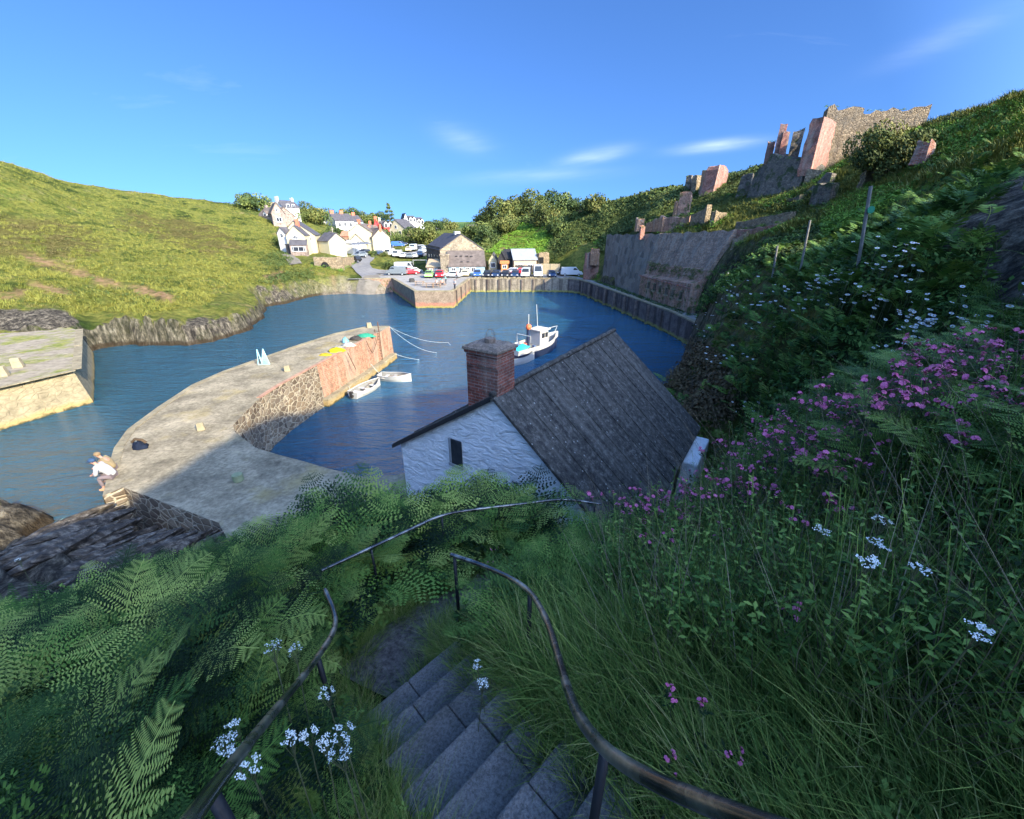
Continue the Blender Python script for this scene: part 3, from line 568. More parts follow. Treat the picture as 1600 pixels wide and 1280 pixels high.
pw(pier_right[1:] + [Vector((*apron[0], 0)), Vector((*apron[1], 0)), Vector((*apron[2], 0))], -2.2, PIER, m_rub, 'rubble_wall', 0.2)
pw([Vector((*apron[-3], 0)), Vector((*apron[-2], 0)), Vector((*apron[-1], 0)), pier_left[0]], -1.0, PIER, m_rub, 'apron_wall', 0.3)
# ledge at the foot of the brick wall
q = MB(); e0 = PZ(512, 636, 0); e1 = PZ(604, 572, 0); e2 = PZ(619, 560, 0)
for a, b2, w0 in ((e0, e1, 0.9), (e1, e2, 0.5)):
    d = (b2 - a); L0 = d.length; ang = math.atan2(d.y, d.x); M = Matrix.Translation((a.x + 14, a.y - 20, 0)) @ Matrix.Rotation(ang, 4, 'Z')
    k = 6 if w0 > 0.6 else 2
    for i in range(k): q.box(i * L0 / k, (i + 1) * L0 / k - 0.01, -0.15 + random.uniform(-.03, .03), w0, -2.0, 0.62 - 0.04 * (i % 2), M)
q.build('ledge', m_conc, pier, bevel=0.03)
ch_c = coping([(p.x, p.y) for p in pier_left[2:]][::-1], 0.32, 0.04, PIER, m_conc, pier, 'coping'); ch_c.location = (14, -20, 0)
ch_c = coping([(p.x, p.y) for p in pier_right[:5]][::-1], 0.24, 0.05, PIER, paint('brick_coping', (0.40, 0.22, 0.14), 0.3, 0.9), pier, 'coping'); ch_c.location = (14, -20, 0)
q = MB()                                                       # iron ladder and rungs
for s_ in (-0.2, 0.2):
    a = pier_right[0] + Vector((s_, -0.12, 0)); q.tube([lp(a, 0.3), lp(a, 3.6)], 0.035, 6)
for i in range(11): a = pier_right[0] + Vector((0, -0.12, 0)); q.tube([lp(a + Vector((-0.2, 0, 0)), 0.4 + i * 0.28), lp(a + Vector((0.2, 0, 0)), 0.4 + i * 0.28)], 0.025, 5)
m_rust = paint('rusty_iron', (0.13, 0.07, 0.045), 0.4, 0.85)
lad = q.build('ladder', m_rust, pier)
# ------------------------------------------------------------ steps and landing
b = NB('step_slate'); p = b.pos(); n2 = b.noise(p, 9, 8, 0.75)
m_step = b.done(b.mix(b.ramp(b.noise(p, 5, 6), [(0.56, 0.0), (0.70, 0.4)]), b.mix(0.9, b.ramp(b.noise(p, 1.6, 6), [(0.3, (0.135, 0.125, 0.115)), (0.7, (0.29, 0.265, 0.24))]), b.ramp(b.noise(p, 55, 4, 0.8), [(0.36, 0.45), (0.6, 1.2)]), 'MULTIPLY'), (0.05, 0.06, 0.035)), 0.85, b.bump(b.math('ADD', n2, b.noise(p, 45, 4)), 1.0, 0.02), 0.3)
q = MB(); ed = math.atan2(0.7071, 0.7071)
for k in range(0, 11):
    x, y, z = AX(k); cuts = sorted([-0.46, 0.44] + [random.uniform(-0.2, 0.2)])
    for a, b2 in zip(cuts[:-1], cuts[1:]):
        M = Matrix.Translation((x, y, z)) @ Matrix.Rotation(ed + random.uniform(-.004, .004), 4, 'Z') @ Matrix.Rotation(random.uniform(-.02, .02), 4, 'X')
        q.box(a + 0.003, b2 - 0.003, -0.36, 0.0 + random.uniform(-.008, .008), -0.20, random.uniform(-0.008, 0.004), M)
stp = q.build('steps', m_step, bevel=0.012); tag(stp, kind='structure')
pth = [(-1.15, 2.15), (-0.95, 2.62), (-0.62, 3.02), (-0.2, 3.36), (0.4, 3.62), (1.2, 3.95), (2.0, 4.4), (2.9, 5.2), (3.8, 6.6), (4.6, 8.2)]
m_path = paint('trodden_earth', (0.15, 0.135, 0.125), 0.6, 0.95, 22, 0.1, 1.0, obj=False, dirt=(0.05, 0.045, 0.04))
def ribbon(pts, wd, off, mat, name, seg=0.25, kind='structure', cross=6, follow=True, zf=None):
    P = [Vector((p[0], p[1], 0)) for p in pts]; S = []
    for a, b2 in zip(P[:-1], P[1:]):
        k = max(1, int((b2 - a).length / seg)); S += [a + (b2 - a) * i / k for i in range(k)]
    S.append(P[-1]); 
    for _ in range(3): S = [S[0]] + [(S[i - 1] + 2 * S[i] + S[i + 1]) / 4 for i in range(1, len(S) - 1)] + [S[-1]]
    rows = []
    for i, s_ in enumerate(S):
        d = (S[min(i + 1, len(S) - 1)] - S[max(0, i - 1)]).normalized(); nrm = Vector((-d.y, d.x, 0)); ww = wd if not callable(wd) else wd(i / (len(S) - 1))
        row = [s_ + nrm * ww * (j / cross - 0.5) for j in range(cross + 1)]
        h = [float(H(v.x, v.y)) for v in row]; mz = max(h) if not follow else None
        rows.append([Vector((v.x, v.y, (h[j] if follow else float(H(s_.x, s_.y))) + off)) for j, v in enumerate(row)])
    q = MB(); q.loft(rows); o = q.build(name, mat, smooth=True); return tag(o, kind=kind)
ribbon(pth, lambda t: 0.74, 0.06, m_path, 'path', 0.12)
# ------------------------------------------------------------ handrails
b = NB('worn_rail_paint'); p = b.obj(); n = b.noise(b.mapv(p, (1, 1, 1)), 5, 5, 0.6)
m_rail = b.done(b.ramp(n, [(0.36, (0.05, 0.05, 0.052)), (0.50, (0.13, 0.125, 0.12)), (0.66, (0.42, 0.385, 0.33))]), b.ramp(n, [(0.4, 0.18), (0.7, 0.42)]), b.bump(n, 0.3, 0.003), 0.6, 0.8)
m_post = paint('black_post_paint', (0.010, 0.010, 0.012), 0.2, 0.5)
def smooth_pts(P, n=3):
    P = [Vector(p) for p in P]
    for _ in range(n):
        Q = [P[0]]
        for a, b2 in zip(P[:-1], P[1:]): Q += [a * 0.75 + b2 * 0.25, a * 0.25 + b2 * 0.75]
        P = Q + [P[-1]]
    return P
def handrail(name, pts, posts, r, label):
    P = [PZ(*p) for p in pts]; base = P[0].copy(); g = float(H(P[-1].x, P[-1].y)); base.z = g
    e = empty('handrail', base, 0, label, 'handrail', 'metal handrails beside the steps')
    q = MB(); q.tube([p - base for p in smooth_pts(P)], r, 12); q.build('rail', m_rail, e, smooth=True)
    for (px, py, z) in posts:
        v = PZ(px, py, z); gz = float(H(v.x, v.y)) - 0.15; q = MB(); q.tube([v - base - Vector((0, 0, 0.01)), Vector((v.x, v.y, gz)) - base], r * 0.82, 8); q.build('post', m_post, e, smooth=True)
    return e
handrail('right', [(1500, 1420, 11.95), (1300, 1330, 11.75), (1160, 1278, 11.62), (1010, 1218, 11.42), (935, 1165, 11.2), (895, 1105, 10.98), (875, 1035, 10.75), (853, 962, 10.5), (822, 915, 10.3), (760, 885, 10.08), (705, 867, 9.92)],
         [(828, 922, 10.33), (945, 1175, 11.22), (710, 869, 9.93)], 0.0185, 'worn curved handrail right of the stone steps with a free upper end')
handrail('left', [(200, 1420, 11.75), (300, 1278, 11.5), (362, 1195, 11.12), (430, 1110, 10.7), (490, 1037, 10.22), (524, 985, 9.97), (524, 958, 9.9), (508, 922, 9.8)],
         [(497, 1030, 10.18), (330, 1238, 11.3)], 0.0185, 'worn metal handrail on the left of the steps, rising out of the bracken')
handrail('lower', [(502, 892, 9.46), (580, 856, 9.40), (640, 828, 9.35), (690, 804, 9.30), (750, 795, 9.25), (815, 788, 9.18), (880, 779, 9.1), (938, 788, 9.04)],
         [(690, 806, 9.29), (815, 790, 9.17), (930, 788, 9.04), (580, 858, 9.39)], 0.017, 'thin dark lower handrail in front of the tall bracken clump')
# ------------------------------------------------------------ harbour house
hr0 = Vector((-0.44, 8.69, 0)); hr1 = Vector((3.73, 15.0, 0)); rd = (hr1 - hr0).normalized(); nd = Vector((rd.y, -rd.x, 0)); HL = (hr1 - hr0).length
ZR, WR, HRt, WL, HLt = 9.0, 3.45, 2.95, 3.54, 2.27
hb = hr0.copy(); hb.z = 3.2
house = empty('harbour_house', hb, math.atan2(rd.y, rd.x), 'small whitewashed stone house with dark patched roof and brick chimney directly below the steps', 'house')
# local frame: x along the ridge, y to the left (eave with smaller drop), z up
b = NB('whitewash'); p = b.obj(); n1 = b.noise(b.mapv(p, (1, 1.0, 2.6), (0.0, 0, 0)), 2.3, 6, 0.62, 0.8)
wcol = b.ramp(b.noise(p, 5, 6), [(0.25, (0.68, 0.68, 0.68)), (0.5, (0.86, 0.86, 0.84))])
m_white = b.done(wcol, 0.85, b.bump(b.math('ADD', n1, b.math('MULTIPLY', b.noise(p, 14, 4), 0.15)), 0.9, 0.16), 0.2)
q = MB(); Zl = lambda z: z - 3.2; e = 0.12
prof = [(WL - e, -0.4), (WL - e, Zl(ZR - HLt) - 0.05), (0, Zl(ZR) - 0.08), (-(WR - e), Zl(ZR - HRt) - 0.05), (-(WR - e), -0.4)]
for x, rev in ((0.05, False), (HL - 0.05, True)):
    f = [(x, a, z) for a, z in prof]; q.face(f[::-1] if rev else f)
for i in range(4):
    (a, z), (a2, z2) = prof[i], prof[i + 1]
    q.face([(0.05, a, z), (HL - 0.05, a, z), (HL - 0.05, a2, z2), (0.05, a2, z2)][::-1])
wall = q.build('wall', m_white, house)
q = MB(); q.box(HL - 2.3, HL - .08, -(WR + .55), -(WR - .05), -.6, Zl(5.72), taper=.06); q.build('buttress', m_white, house, bevel=.06)
b = NB('felted_slate_roof'); p = b.obj(); n2 = b.noise(p, 7, 8, 0.78); n3 = b.noise(b.mapv(p, (2.6, 0.22, 0.22)), 1.6, 5, 0.7)
rc = b.ramp(n2, [(0.34, (0.018, 0.017, 0.016)), (0.52, (0.068, 0.063, 0.056)), (0.70, (0.24, 0.22, 0.185))])
rc = b.mix(b.ramp(n3, [(0.46, 0.0), (0.70, 0.7)]), rc, (0.17, 0.155, 0.13))
vs = b.n('ShaderNodeTexVoronoi'); b.l(p, vs.inputs['Vector']); vs.inputs['Scale'].default_value = 4.5
rc = b.mix(b.ramp(vs.outputs['Distance'], [(0.07, 0.9), (0.12, 0.0)]), rc, (0.36, 0.35, 0.31))
m_roof = b.done(rc, 0.9, b.bump(b.math('ADD', n2, b.math('MULTIPLY', n3, 0.6)), 0.9, 0.05), 0.2)
q = MB(); th = 0.09
for wdt, drop, sgn in ((WL + 0.12, HLt * (WL + .12) / WL, 1), (WR + 0.1, HRt * (WR + .1) / WR, -1)):
    zt = Zl(ZR); NX = 30
    for x0, x1 in ((-0.06, HL + 0.12),):
        a = [(x0, 0, zt), (x1, 0, zt), (x1, sgn * wdt, zt - drop), (x0, sgn * wdt, zt - drop)]; a2 = [(v[0], v[1], v[2] - th) for v in a]
        for fc in ((a[0], a[1], a[2], a[3]), (a2[3], a2[2], a2[1], a2[0]), (a[3], a[2], a2[2], a2[3]), (a[0], a[3], a2[3], a2[0]), (a[2], a[1], a2[1], a2[2])): q.face(fc if sgn < 0 else fc[::-1])
roof = q.build('roof', m_roof, house)
q = MB()
for i in range(1, 9):                                           # raised seams running down each slope
    x = i * HL / 9 + 0.05 * math.sin(i * 5)
    for wdt, drop, sgn in ((WL, HLt, 1), (WR, HRt, -1)):
        P = []
        for k in range(9): t = k / 8; P.append((x + 0.012 * math.sin(k * 2.1 + i), sgn * (wdt + 0.08) * t, Zl(ZR) - drop * (1 + .08 / wdt) * t + 0.012))
        q.tube(P, 0.017, 6)
P = [(-0.06 + i * (HL + .18) / 20, 0, Zl(ZR) + 0.015 + 0.012 * math.sin(i * 3)) for i in range(21)]; q.tube(P, 0.075, 8)
q.build('seam', m_roof, roof, smooth=True)
q = MB()
q.box(-0.12, -0.055, 0, 0, 0, 0)
bgm = [(0, Zl(ZR) - 0.02), (WL + 0.12, Zl(ZR - HLt * (WL + .12) / WL) - 0.02)]
q = MB(); a, z = bgm[0]; a2, z2 = bgm[1]
for x0, x1 in ((-0.10, -0.062),): 
    q.face([(x0, a, z), (x0, a2, z2), (x0, a2, z2 - 0.12), (x0, a, z - 0.12)]); q.face([(x0, a, z), (x1, a, z), (x1, a2, z2), (x0, a2, z2)]); q.face([(x0, a2, z2), (x1, a2, z2), (x1, a2, z2 - .12), (x0, a2, z2 - .12)])
q.build('bargeboard', paint('dark_board', (0.02, 0.02, 0.022), 0.2, 0.6), house)
m_chim = brick('chimney_brick', (0.42, 0.115, 0.07), (0.26, 0.075, 0.05), mortar=(0.36, 0.28, 0.24), bw=0.23, bh=0.075, dirt=(0.08, 0.06, 0.055), da=0.5, mort=0.010)
q = MB(); zb, zt = Zl(8.35), Zl(9.86); rows = int((zt - zb) / 0.078)
for r_ in range(rows):                                         # courses with slight offsets so the edges read as brick
    z0 = zb + r_ * 0.078; j = random.uniform(-0.012, 0.012); j2 = random.uniform(-0.012, 0.012)
    if rows - 2 > r_ > rows - 10 and r_ % 4 == 0: j -= 0.018
    q.box(0.075 + j, 0.78 + j2, -0.08 + j2, 0.80 + j, z0, z0 + 0.0775)
chm = q.build('chimney', m_chim, house, bevel=0.006)
m_cap = stone('chimney_cap_stone', [(0.30, 0.21, 0.15), (0.42, 0.31, 0.23)], sc=9, mortar=(0.08, 0.07, 0.06), squash=1, bump=0.4, dist=0.01)
q = MB(); q.box(0.0, 0.86, -0.15, 0.87, zt + 0.082, zt + 0.16, taper=0.01); q.box(0.06, 0.80, -0.09, 0.81, zt + 0.162, zt + 0.22, taper=0.09)
q.build('cap', m_cap, chm, bevel=0.02)
q = MB(); q.box(0.04, 0.82, -0.11, 0.83, zt + .001, zt + .08); q.build('corbel', m_chim, chm, bevel=.005)
q = MB(); q.tube([(0.43, 0.36, zt + 0.2), (0.43, 0.36, zt + 0.32)], 0.13, 16); q.build('flue', m_cap, chm)
q = MB()
for off in (0, 1.1): q.tube([(0.43 + 0.2 * math.cos(t) * math.cos(off), 0.36 + 0.2 * math.cos(t) * math.sin(off), zt + 0.27 + 0.25 * math.sin(t)) for t in [math.pi * i / 14 for i in range(15)]], 0.004, 5)
q.build('wire_hoop', m_rust, chm)
# gable window: deep reveal, dark pane
wx, wz = 1.27, Zl(7.07)
q = MB(); q.box(-0.02, 0.03, wx - 0.26, wx + 0.24, wz - 0.44, wz - 0.36); q.box(0.0, 0.045, wx + 0.13, wx + 0.22, wz - 0.355, wz + 0.38)
wdw = q.build('window', paint('stone_reveal', (0.30, 0.31, 0.31), 0.2, 0.8), house)
q = MB(); q.box(-0.004, 0.03, wx - 0.22, wx + 0.13, wz - 0.355, wz + 0.38)
q.build('pane', paint('old_window_glass', (0.035, 0.04, 0.045), 0.4, 0.15, 4, 0.6), wdw)
# ------------------------------------------------------------ ruins
RUINB = []; RUINW = []
def tower(name, label, cat, px, y, ptop, pbot, wl, wr, yaw, taper, mat, jag=0.25, group=None, parts=(), lean=0):
    jag = jag * 1.9; notch = [(random.random(), random.uniform(.3, 1.1)) for _ in range(2)]
    z1 = PY(px, ptop, y).z; z0 = PY(px, pbot, y).z - 0.6; x = XY(px, y, (z0 + z1) / 2)
    cs, sn_ = math.cos(yaw), math.sin(yaw); dl = Vector((-cs, sn_, 0)); dr = Vector((sn_, cs, 0))
    P = [Vector((0, 0, 0)), dr * wr, dr * wr + dl * wl, dl * wl]
    ring = []
    for i in range(4):
        a, b2 = P[i], P[(i + 1) % 4]; k = max(2, int((b2 - a).length / 0.7)); ring += [a + (b2 - a) * j / k for j in range(k)]
    cen = sum(P, Vector()) / 4; h = z1 - z0; rows = []; n = 9; er = [[random.uniform(-.07, .07) for _ in ring] for _ in range(10)]
    jz = [random.uniform(-jag, 0) * .6 - sum(d_ * jag * 1.4 * max(0, 1 - abs(i / len(ring) - u_n) * 9) for u_n, d_ in notch) for i in range(len(ring))]
    for r_ in range(n + 1):
        t = r_ / n; s_ = 1 + taper * (1 - t)
        rows.append([Vector(((v.x - cen.x) * (s_ + er[r_][i]) + cen.x + lean * t, (v.y - cen.y) * (s_ + er[r_][i]) + cen.y, (h + (jz[i] if r_ == n else 0)) * t)) for i, v in enumerate(ring)])
    q = MB(); q.loft(rows, close=True, caps=True)
    RUINB.append((x, y, z0 + .6, z1, wl, wr, yaw)); return tag(q.build(name, mat), label, cat, group), Vector((x, y, z0)), rows
def place(t):
    t[0].location = t[1]; return t[0]
def wallruin(name, label, cat, pa, ya, ta, pb, yb, tb_, depth, down, mat, jag=0.4, group=None, batter=0.0):
    """wall between two plan points with a broken top; ta/tb_ are the photo rows of its top"""
    A_ = PY(pa, ta, ya); B_ = PY(pb, tb_, yb); d = Vector((B_.x - A_.x, B_.y - A_.y, 0)); L0 = d.length; d.normalize(); nb = Vector((-d.y, d.x, 0))
    n = max(4, int(L0 / 0.5)); jag = jag * 1.5; O = Vector((A_.x, A_.y, min(A_.z, B_.z) - down)); rows = [[], [], [], []]
    for i in range(n + 1):
        t = i / n; p_ = d * L0 * t; zt_ = A_.z + (B_.z - A_.z) * t + jag * (.6 * vnoise(i * 0.31, 3.3, 1, len(label)).item() + random.uniform(-.45, .15)) - O.z; fo = random.uniform(-.05, .05)
        rows[0].append(p_ - nb * (batter + fo)); rows[1].append(p_ + Vector((0, 0, zt_))); rows[2].append(p_ + nb * depth + Vector((0, 0, zt_ + random.uniform(-.1, .1)))); rows[3].append(p_ + nb * depth)
    RUINW.append((A_.copy(), B_.copy(), down))
    q = MB(); q.loft(rows); 
    for k in (0, n): q.face([rows[0][k], rows[1][k], rows[2][k], rows[3][k]] if k == 0 else [rows[3][k], rows[2][k], rows[1][k], rows[0][k]])
    o = q.build(name, mat); o.location = O; return tag(o, label, cat, group)
# the long hopper wall beside the quay
hw = empty('retaining_wall', (22, 66, 2.7), 0, 'huge battered brick retaining wall with slots along the right side of the quay', 'ruined wall')
def hwp(px0, px1, y0, y1, prof, mat, name, nn=14, top_j=0.15):
    rows = []
    for (fx, z0, z1) in prof:
        row = []
        for i in range(nn + 1):
            t = i / nn; y = y0 + (y1 - y0) * t; xb = 17.75 + (22.4 - 17.75) * (84 - y) / 33.0; xt = 17.9 + (25.9 - 17.9) * (84 - y) / 33.0
            row.append(Vector((xb + (xt - xb) * fx - 22 + 0.08 * math.sin(i * 1.7), y - 66, z0 + (z1 - z0) * t - 2.7 + (top_j * math.sin(i * 2.3) if fx == 1 else 0))))
        rows.append(row)
    q = MB(); q.loft(rows); 
    r0 = [r_[-1] for r_ in rows]; q.face([r0[0], *r0[1:], r0[-1] + Vector((1.5, 0, 0)), r0[0] + Vector((5, 0, 0))])
    return q.build(name, mat, hw)
m_upbrick = brick('upper_wall_brick', (0.50, 0.32, 0.21), (0.34, 0.21, 0.14), mortar=(0.30, 0.25, 0.20), dirt=(0.11, 0.09, 0.075), da=0.7, bw=0.5, bh=0.2, mort=0.03)
hwp(0, 0, 66.5, 51.6, [(-0.12, 2.2, 2.2), (-0.12, 5.6, 6.2), (0.18, 5.9, 6.5), (0.32, 7.3, 7.8), (0.42, 7.4, 7.9)], m_rbrick2, 'brick_face')
hwp(0, 0, 66.5, 51.6, [(0.42, 7.4, 7.9), (1, 11.6, 12.2)], m_upbrick, 'upper_face')
hwp(0, 0, 84.0, 66.5, [(-0.1, 2.2, 2.2), (0.3, 7.0, 7.0), (1, 11.2, 11.6)], m_slate, 'slate_face')
q = MB(); sq = MB(); sl_ = MB()
for i in range(6):
    y = 53.8 + i * 1.85; xb = 17.75 + (22.4 - 17.75) * (84 - y) / 33.0 - 0.55; z = 4.3 - 2.7 + 0.15 * i * 0.2
    q.box(xb - 0.06 - 22, xb + 0.35 - 22, y - 0.11 - 66, y + 0.11 - 66, z - 0.5, z + 0.6); sq.box(xb - 0.14 - 22, xb + 0.2 - 22, y - 0.5 - 66, y + 0.5 - 66, z - 0.45, z - 0.28)
    sl_.box(xb - 0.1 - 22, xb + 0.2 - 22, y - 0.3 - 66, y + 0.3 - 66, z + 0.62, z + 0.74)
q.build('slot', m_dstone, hw); sq.build('sill', m_conc, hw); sl_.build('lintel', m_conc, hw)  # slots are solid boxes, coloured dark for the shade of a recess
q = MB()
for i in range(15): y = 51.8 + i; xb = 17.75 + (22.4 - 17.75) * (84 - y) / 33.0 - 0.62; q.box(xb - 22, xb + 0.2 - 22, y - 66, y + 0.98 - 66, 2.9 + 0.01 * (i % 3), 3.05)
q.build('string_course', m_rbrick, hw)
T = tower
place(T('brick_ruin', 'squat square red brick ruin at the far end of the quayside wall', 'ruin', 914, 87, 393, 440, 0.5, 3.0, R(75), 0.05, m_rbrick, 0.3))
place(T('brick_ruin', 'broken brick stub with a pale top beside the squat quayside ruin', 'ruin', 932, 86, 386, 410, 1.2, 1.6, R(30), 0.1, m_obrick, 0.9))
wallruin('brick_wall', 'sunlit pinkish brick wall running right from the corner of the big retaining wall', 'ruined wall', 1147, 52, 360, 1292, 42.5, 334, 0.8, 4.5, m_rbrick, 0.25)
wallruin('stone_stub', 'rough pale stone corner below the sunlit pinkish brick wall', 'ruined wall', 1146, 50.5, 372, 1168, 49.5, 362, 1.2, 4, m_rstone, 0.5, batter=0.6)
wallruin('stone_wall', 'high crumbling stone wall crowning the skyline ruin', 'ruined wall', 1296, 62.5, 164, 1352, 61.0, 166, 2.5, 8, m_rstone, 0.7)
wallruin('stone_wall', 'long grass topped stone wall stretching right from the skyline ruin', 'ruined wall', 1338, 61.5, 171, 1455, 58.5, 168, 2.5, 6, m_rstone, 0.6)
place(T('brick_buttress', 'tall sunlit red brick buttress at the left corner of the skyline stone wall', 'ruin', 1276, 58.5, 181, 266, 1.3, 4.4, R(52), 0.10, m_rbrick, 0.12))
place(T('stone_bay', 'dark recessed stone bay between the two skyline brick towers', 'ruin', 1250, 64, 196, 262, 1.2, 3.0, R(30), 0.0, m_dstone, 0.4))
place(T('brick_tower', 'ruined brick tower with a spire like corner on the skyline', 'ruin', 1228, 64.5, 203, 262, 0.8, 3.2, R(22), 0.10, m_rbrick, 0.2))
place(T('brick_spire', 'thin standing corner of brick rising at the left of the ruined tower', 'ruin', 1223, 65, 191, 255, 0.8, 0.8, R(30), 0.12, m_rbrick, 0.15))
place(T('brick_stub', 'small arched brick stub left of the skyline spire', 'ruin', 1208, 68, 217, 250, 0.9, 1.3, R(30), 0.05, m_rbrick, 0.3))
wallruin('stone_revetment', 'grey stone revetment below the skyline brick towers', 'ruined wall', 1204, 65, 240, 1262, 59, 250, 3, 7.5, m_dstone, 0.5, batter=1.4)
wallruin('stone_footing', 'pale stone footing under the tall sunlit buttress', 'ruined wall', 1262, 58.6, 262, 1290, 57, 266, 3, 3.5, m_rstone, 0.15, batter=0.4)
wallruin('stone_revetment', 'lower grey stone revetment left of the one below the brick towers', 'ruined wall', 1180, 68, 268, 1207, 65, 250, 3, 7, m_dstone, 0.5, batter=1.2)
wallruin('brick_wall', 'ragged red brick wall linking the terrace pillars to the grey revetment', 'ruined wall', 1122, 76, 322, 1164, 71, 306, 1.0, 3.0, m_rbrick2, 0.8)
wallruin('stone_wall', 'dark broken wall below the tall sunlit buttress', 'ruined wall', 1262, 54, 290, 1300, 52, 272, 1.0, 3.0, m_dstone, 0.6)
place(T('stone_buttress', 'tapering grey stone buttress with ivy down its face', 'ruin', 1170, 70, 268, 318, 1.3, 2.6, R(35), 0.55, m_dstone, 0.3))
place(T('stone_block', 'square sunlit block of ruin stone below the round bush', 'ruin', 1350, 43, 257, 298, 0.4, 3.6, R(66), 0.05, m_rstone, 0.2))
place(T('brick_stub', 'lone leaning brick stub on the grassy slope far right of the ruins', 'ruin', 1449, 38, 216, 243, 0.8, 1.5, R(55), 0.2, m_rbrick, 0.3))
wallruin('stone_wall', 'low dark stone wall half buried in the terrace left of the square block', 'ruined wall', 1272, 50, 288, 1302, 48, 284, 1, 3.2, m_dstone, 0.3)
wallruin('stone_wall', 'long low stone wall in the shade under the grey revetment', 'ruined wall', 1190, 58, 322, 1250, 53, 306, 1, 1.8, m_dstone, 0.3)
wallruin('stone_wall', 'thin stone wall running level through the grass right of the square block', 'ruined wall', 1400, 41, 270, 1450, 37, 268, 0.6, 1.2, m_rstone, 0.15)
place(T('brick_pillar', 'tallest leaning red brick pillar on the terrace', 'ruin', 1113, 80, 257, 320, 2.0, 3.6, R(50), 0.30, m_rbrick, 0.25, lean=0.6))
place(T('brick_pillar', 'narrow brick pillar close behind the tallest leaning one', 'ruin', 1101, 83, 264, 315, 0.9, 1.8, R(45), 0.1, m_obrick, 0.3))
place(T('brick_pillar', 'ivy hung brick pillar left of the tallest one', 'ruin', 1087, 86, 272, 306, 0.9, 1.8, R(50), 0.05, m_rstone, 0.2))
place(T('brick_pillar', 'dark flat topped brick pillar at the left of the terrace group', 'ruin', 1078, 88, 273, 308, 1.0, 1.3, R(40), 0.05, m_dstone, 0.2))
place(T('brick_fin', 'right hand upright brick fin of the lower pair on the terrace', 'ruin', 1077, 74, 298, 338, 1.7, 1.0, R(35), 0.06, m_rbrick2, 0.2))
place(T('brick_fin', 'shorter orange lit brick fin of the lower pair on the terrace', 'ruin', 1056, 75, 313, 338, 0.5, 1.2, R(60), 0.05, m_obrick, 0.2))
wallruin('brick_wall', 'broken dark brick wall on the terrace under the two fins', 'ruined wall', 1032, 72, 336, 1078, 67, 338, 0.8, 2.2, m_rbrick2, 0.35)
wallruin('brick_wall', 'orange lit broken wall at the left end of the terrace', 'ruined wall', 1010, 76, 344, 1036, 71, 342, 0.8, 1.8, m_obrick, 0.5)
place(T('brick_stub', 'orange brick stub standing furthest left on the terrace', 'ruin', 996, 79, 339, 356, 0.5, 1.6, R(60), 0.1, m_obrick, 0.4))
place(T('brick_stub', 'small red brick stub at the edge of the retaining wall top', 'ruin', 1001, 70, 352, 368, 0.3, 0.9, R(60), 0.05, m_rbrick, 0.2))
wallruin('stone_wall', 'yellowish broken wall behind the middle of the terrace grass', 'ruined wall', 1080, 66, 334, 1104, 63, 328, 0.8, 2.4, m_rstone, 0.9)
place(T('stone_block', 'ivy smothered square ruin block at the right of the terrace', 'ruin', 1116, 60, 328, 356, 0.6, 2.4, R(62), 0.02, m_rstone, 0.3))
wallruin('stone_wall', 'long low sunlit wall top sloping up to the right above the retaining wall', 'ruined wall', 1150, 54, 348, 1235, 47, 330, 0.8, 1.0, m_rstone, 0.12)
o = place(T('stone_arch', 'ruined stone lump with dark arched opening behind the fenced yard', 'ruin', 842, 104, 393, 418, 1.0, 3.0, R(58), 0.05, m_rstone, 0.5))
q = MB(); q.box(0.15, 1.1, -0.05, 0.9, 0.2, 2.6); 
arc = q.build('opening', m_black, o); arc.location = (0, -0.12, 0.3)  # solid black box stands in for the dark inside the arch
wa = wallruin('arched_wall', 'sunlit stone retaining wall with a dark arched opening below the road', 'ruined wall', 489, 92.5, 402, 533, 93, 402, 1.2, 3.8, m_rstone, 0.15)
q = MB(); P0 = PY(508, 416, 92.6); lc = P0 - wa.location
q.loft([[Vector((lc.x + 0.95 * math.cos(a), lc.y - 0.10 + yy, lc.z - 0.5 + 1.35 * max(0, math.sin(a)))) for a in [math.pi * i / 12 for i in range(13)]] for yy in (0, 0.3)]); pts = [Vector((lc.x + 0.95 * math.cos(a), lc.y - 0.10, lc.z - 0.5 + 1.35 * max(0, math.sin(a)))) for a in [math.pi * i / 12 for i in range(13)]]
q.face([Vector((lc.x - 0.95, lc.y - .1, lc.z - 1.9)), Vector((lc.x + 0.95, lc.y - .1, lc.z - 1.9))] + pts); q.build('opening', m_black, wa)  # flat black panel stands in for the dark under the arch
wallruin('stone_wall', 'stone wall curving up beside the road above the arched opening', 'ruined wall', 533, 93.5, 403, 556, 106, 399, 0.8, 3.5, m_rstone, 0.1)
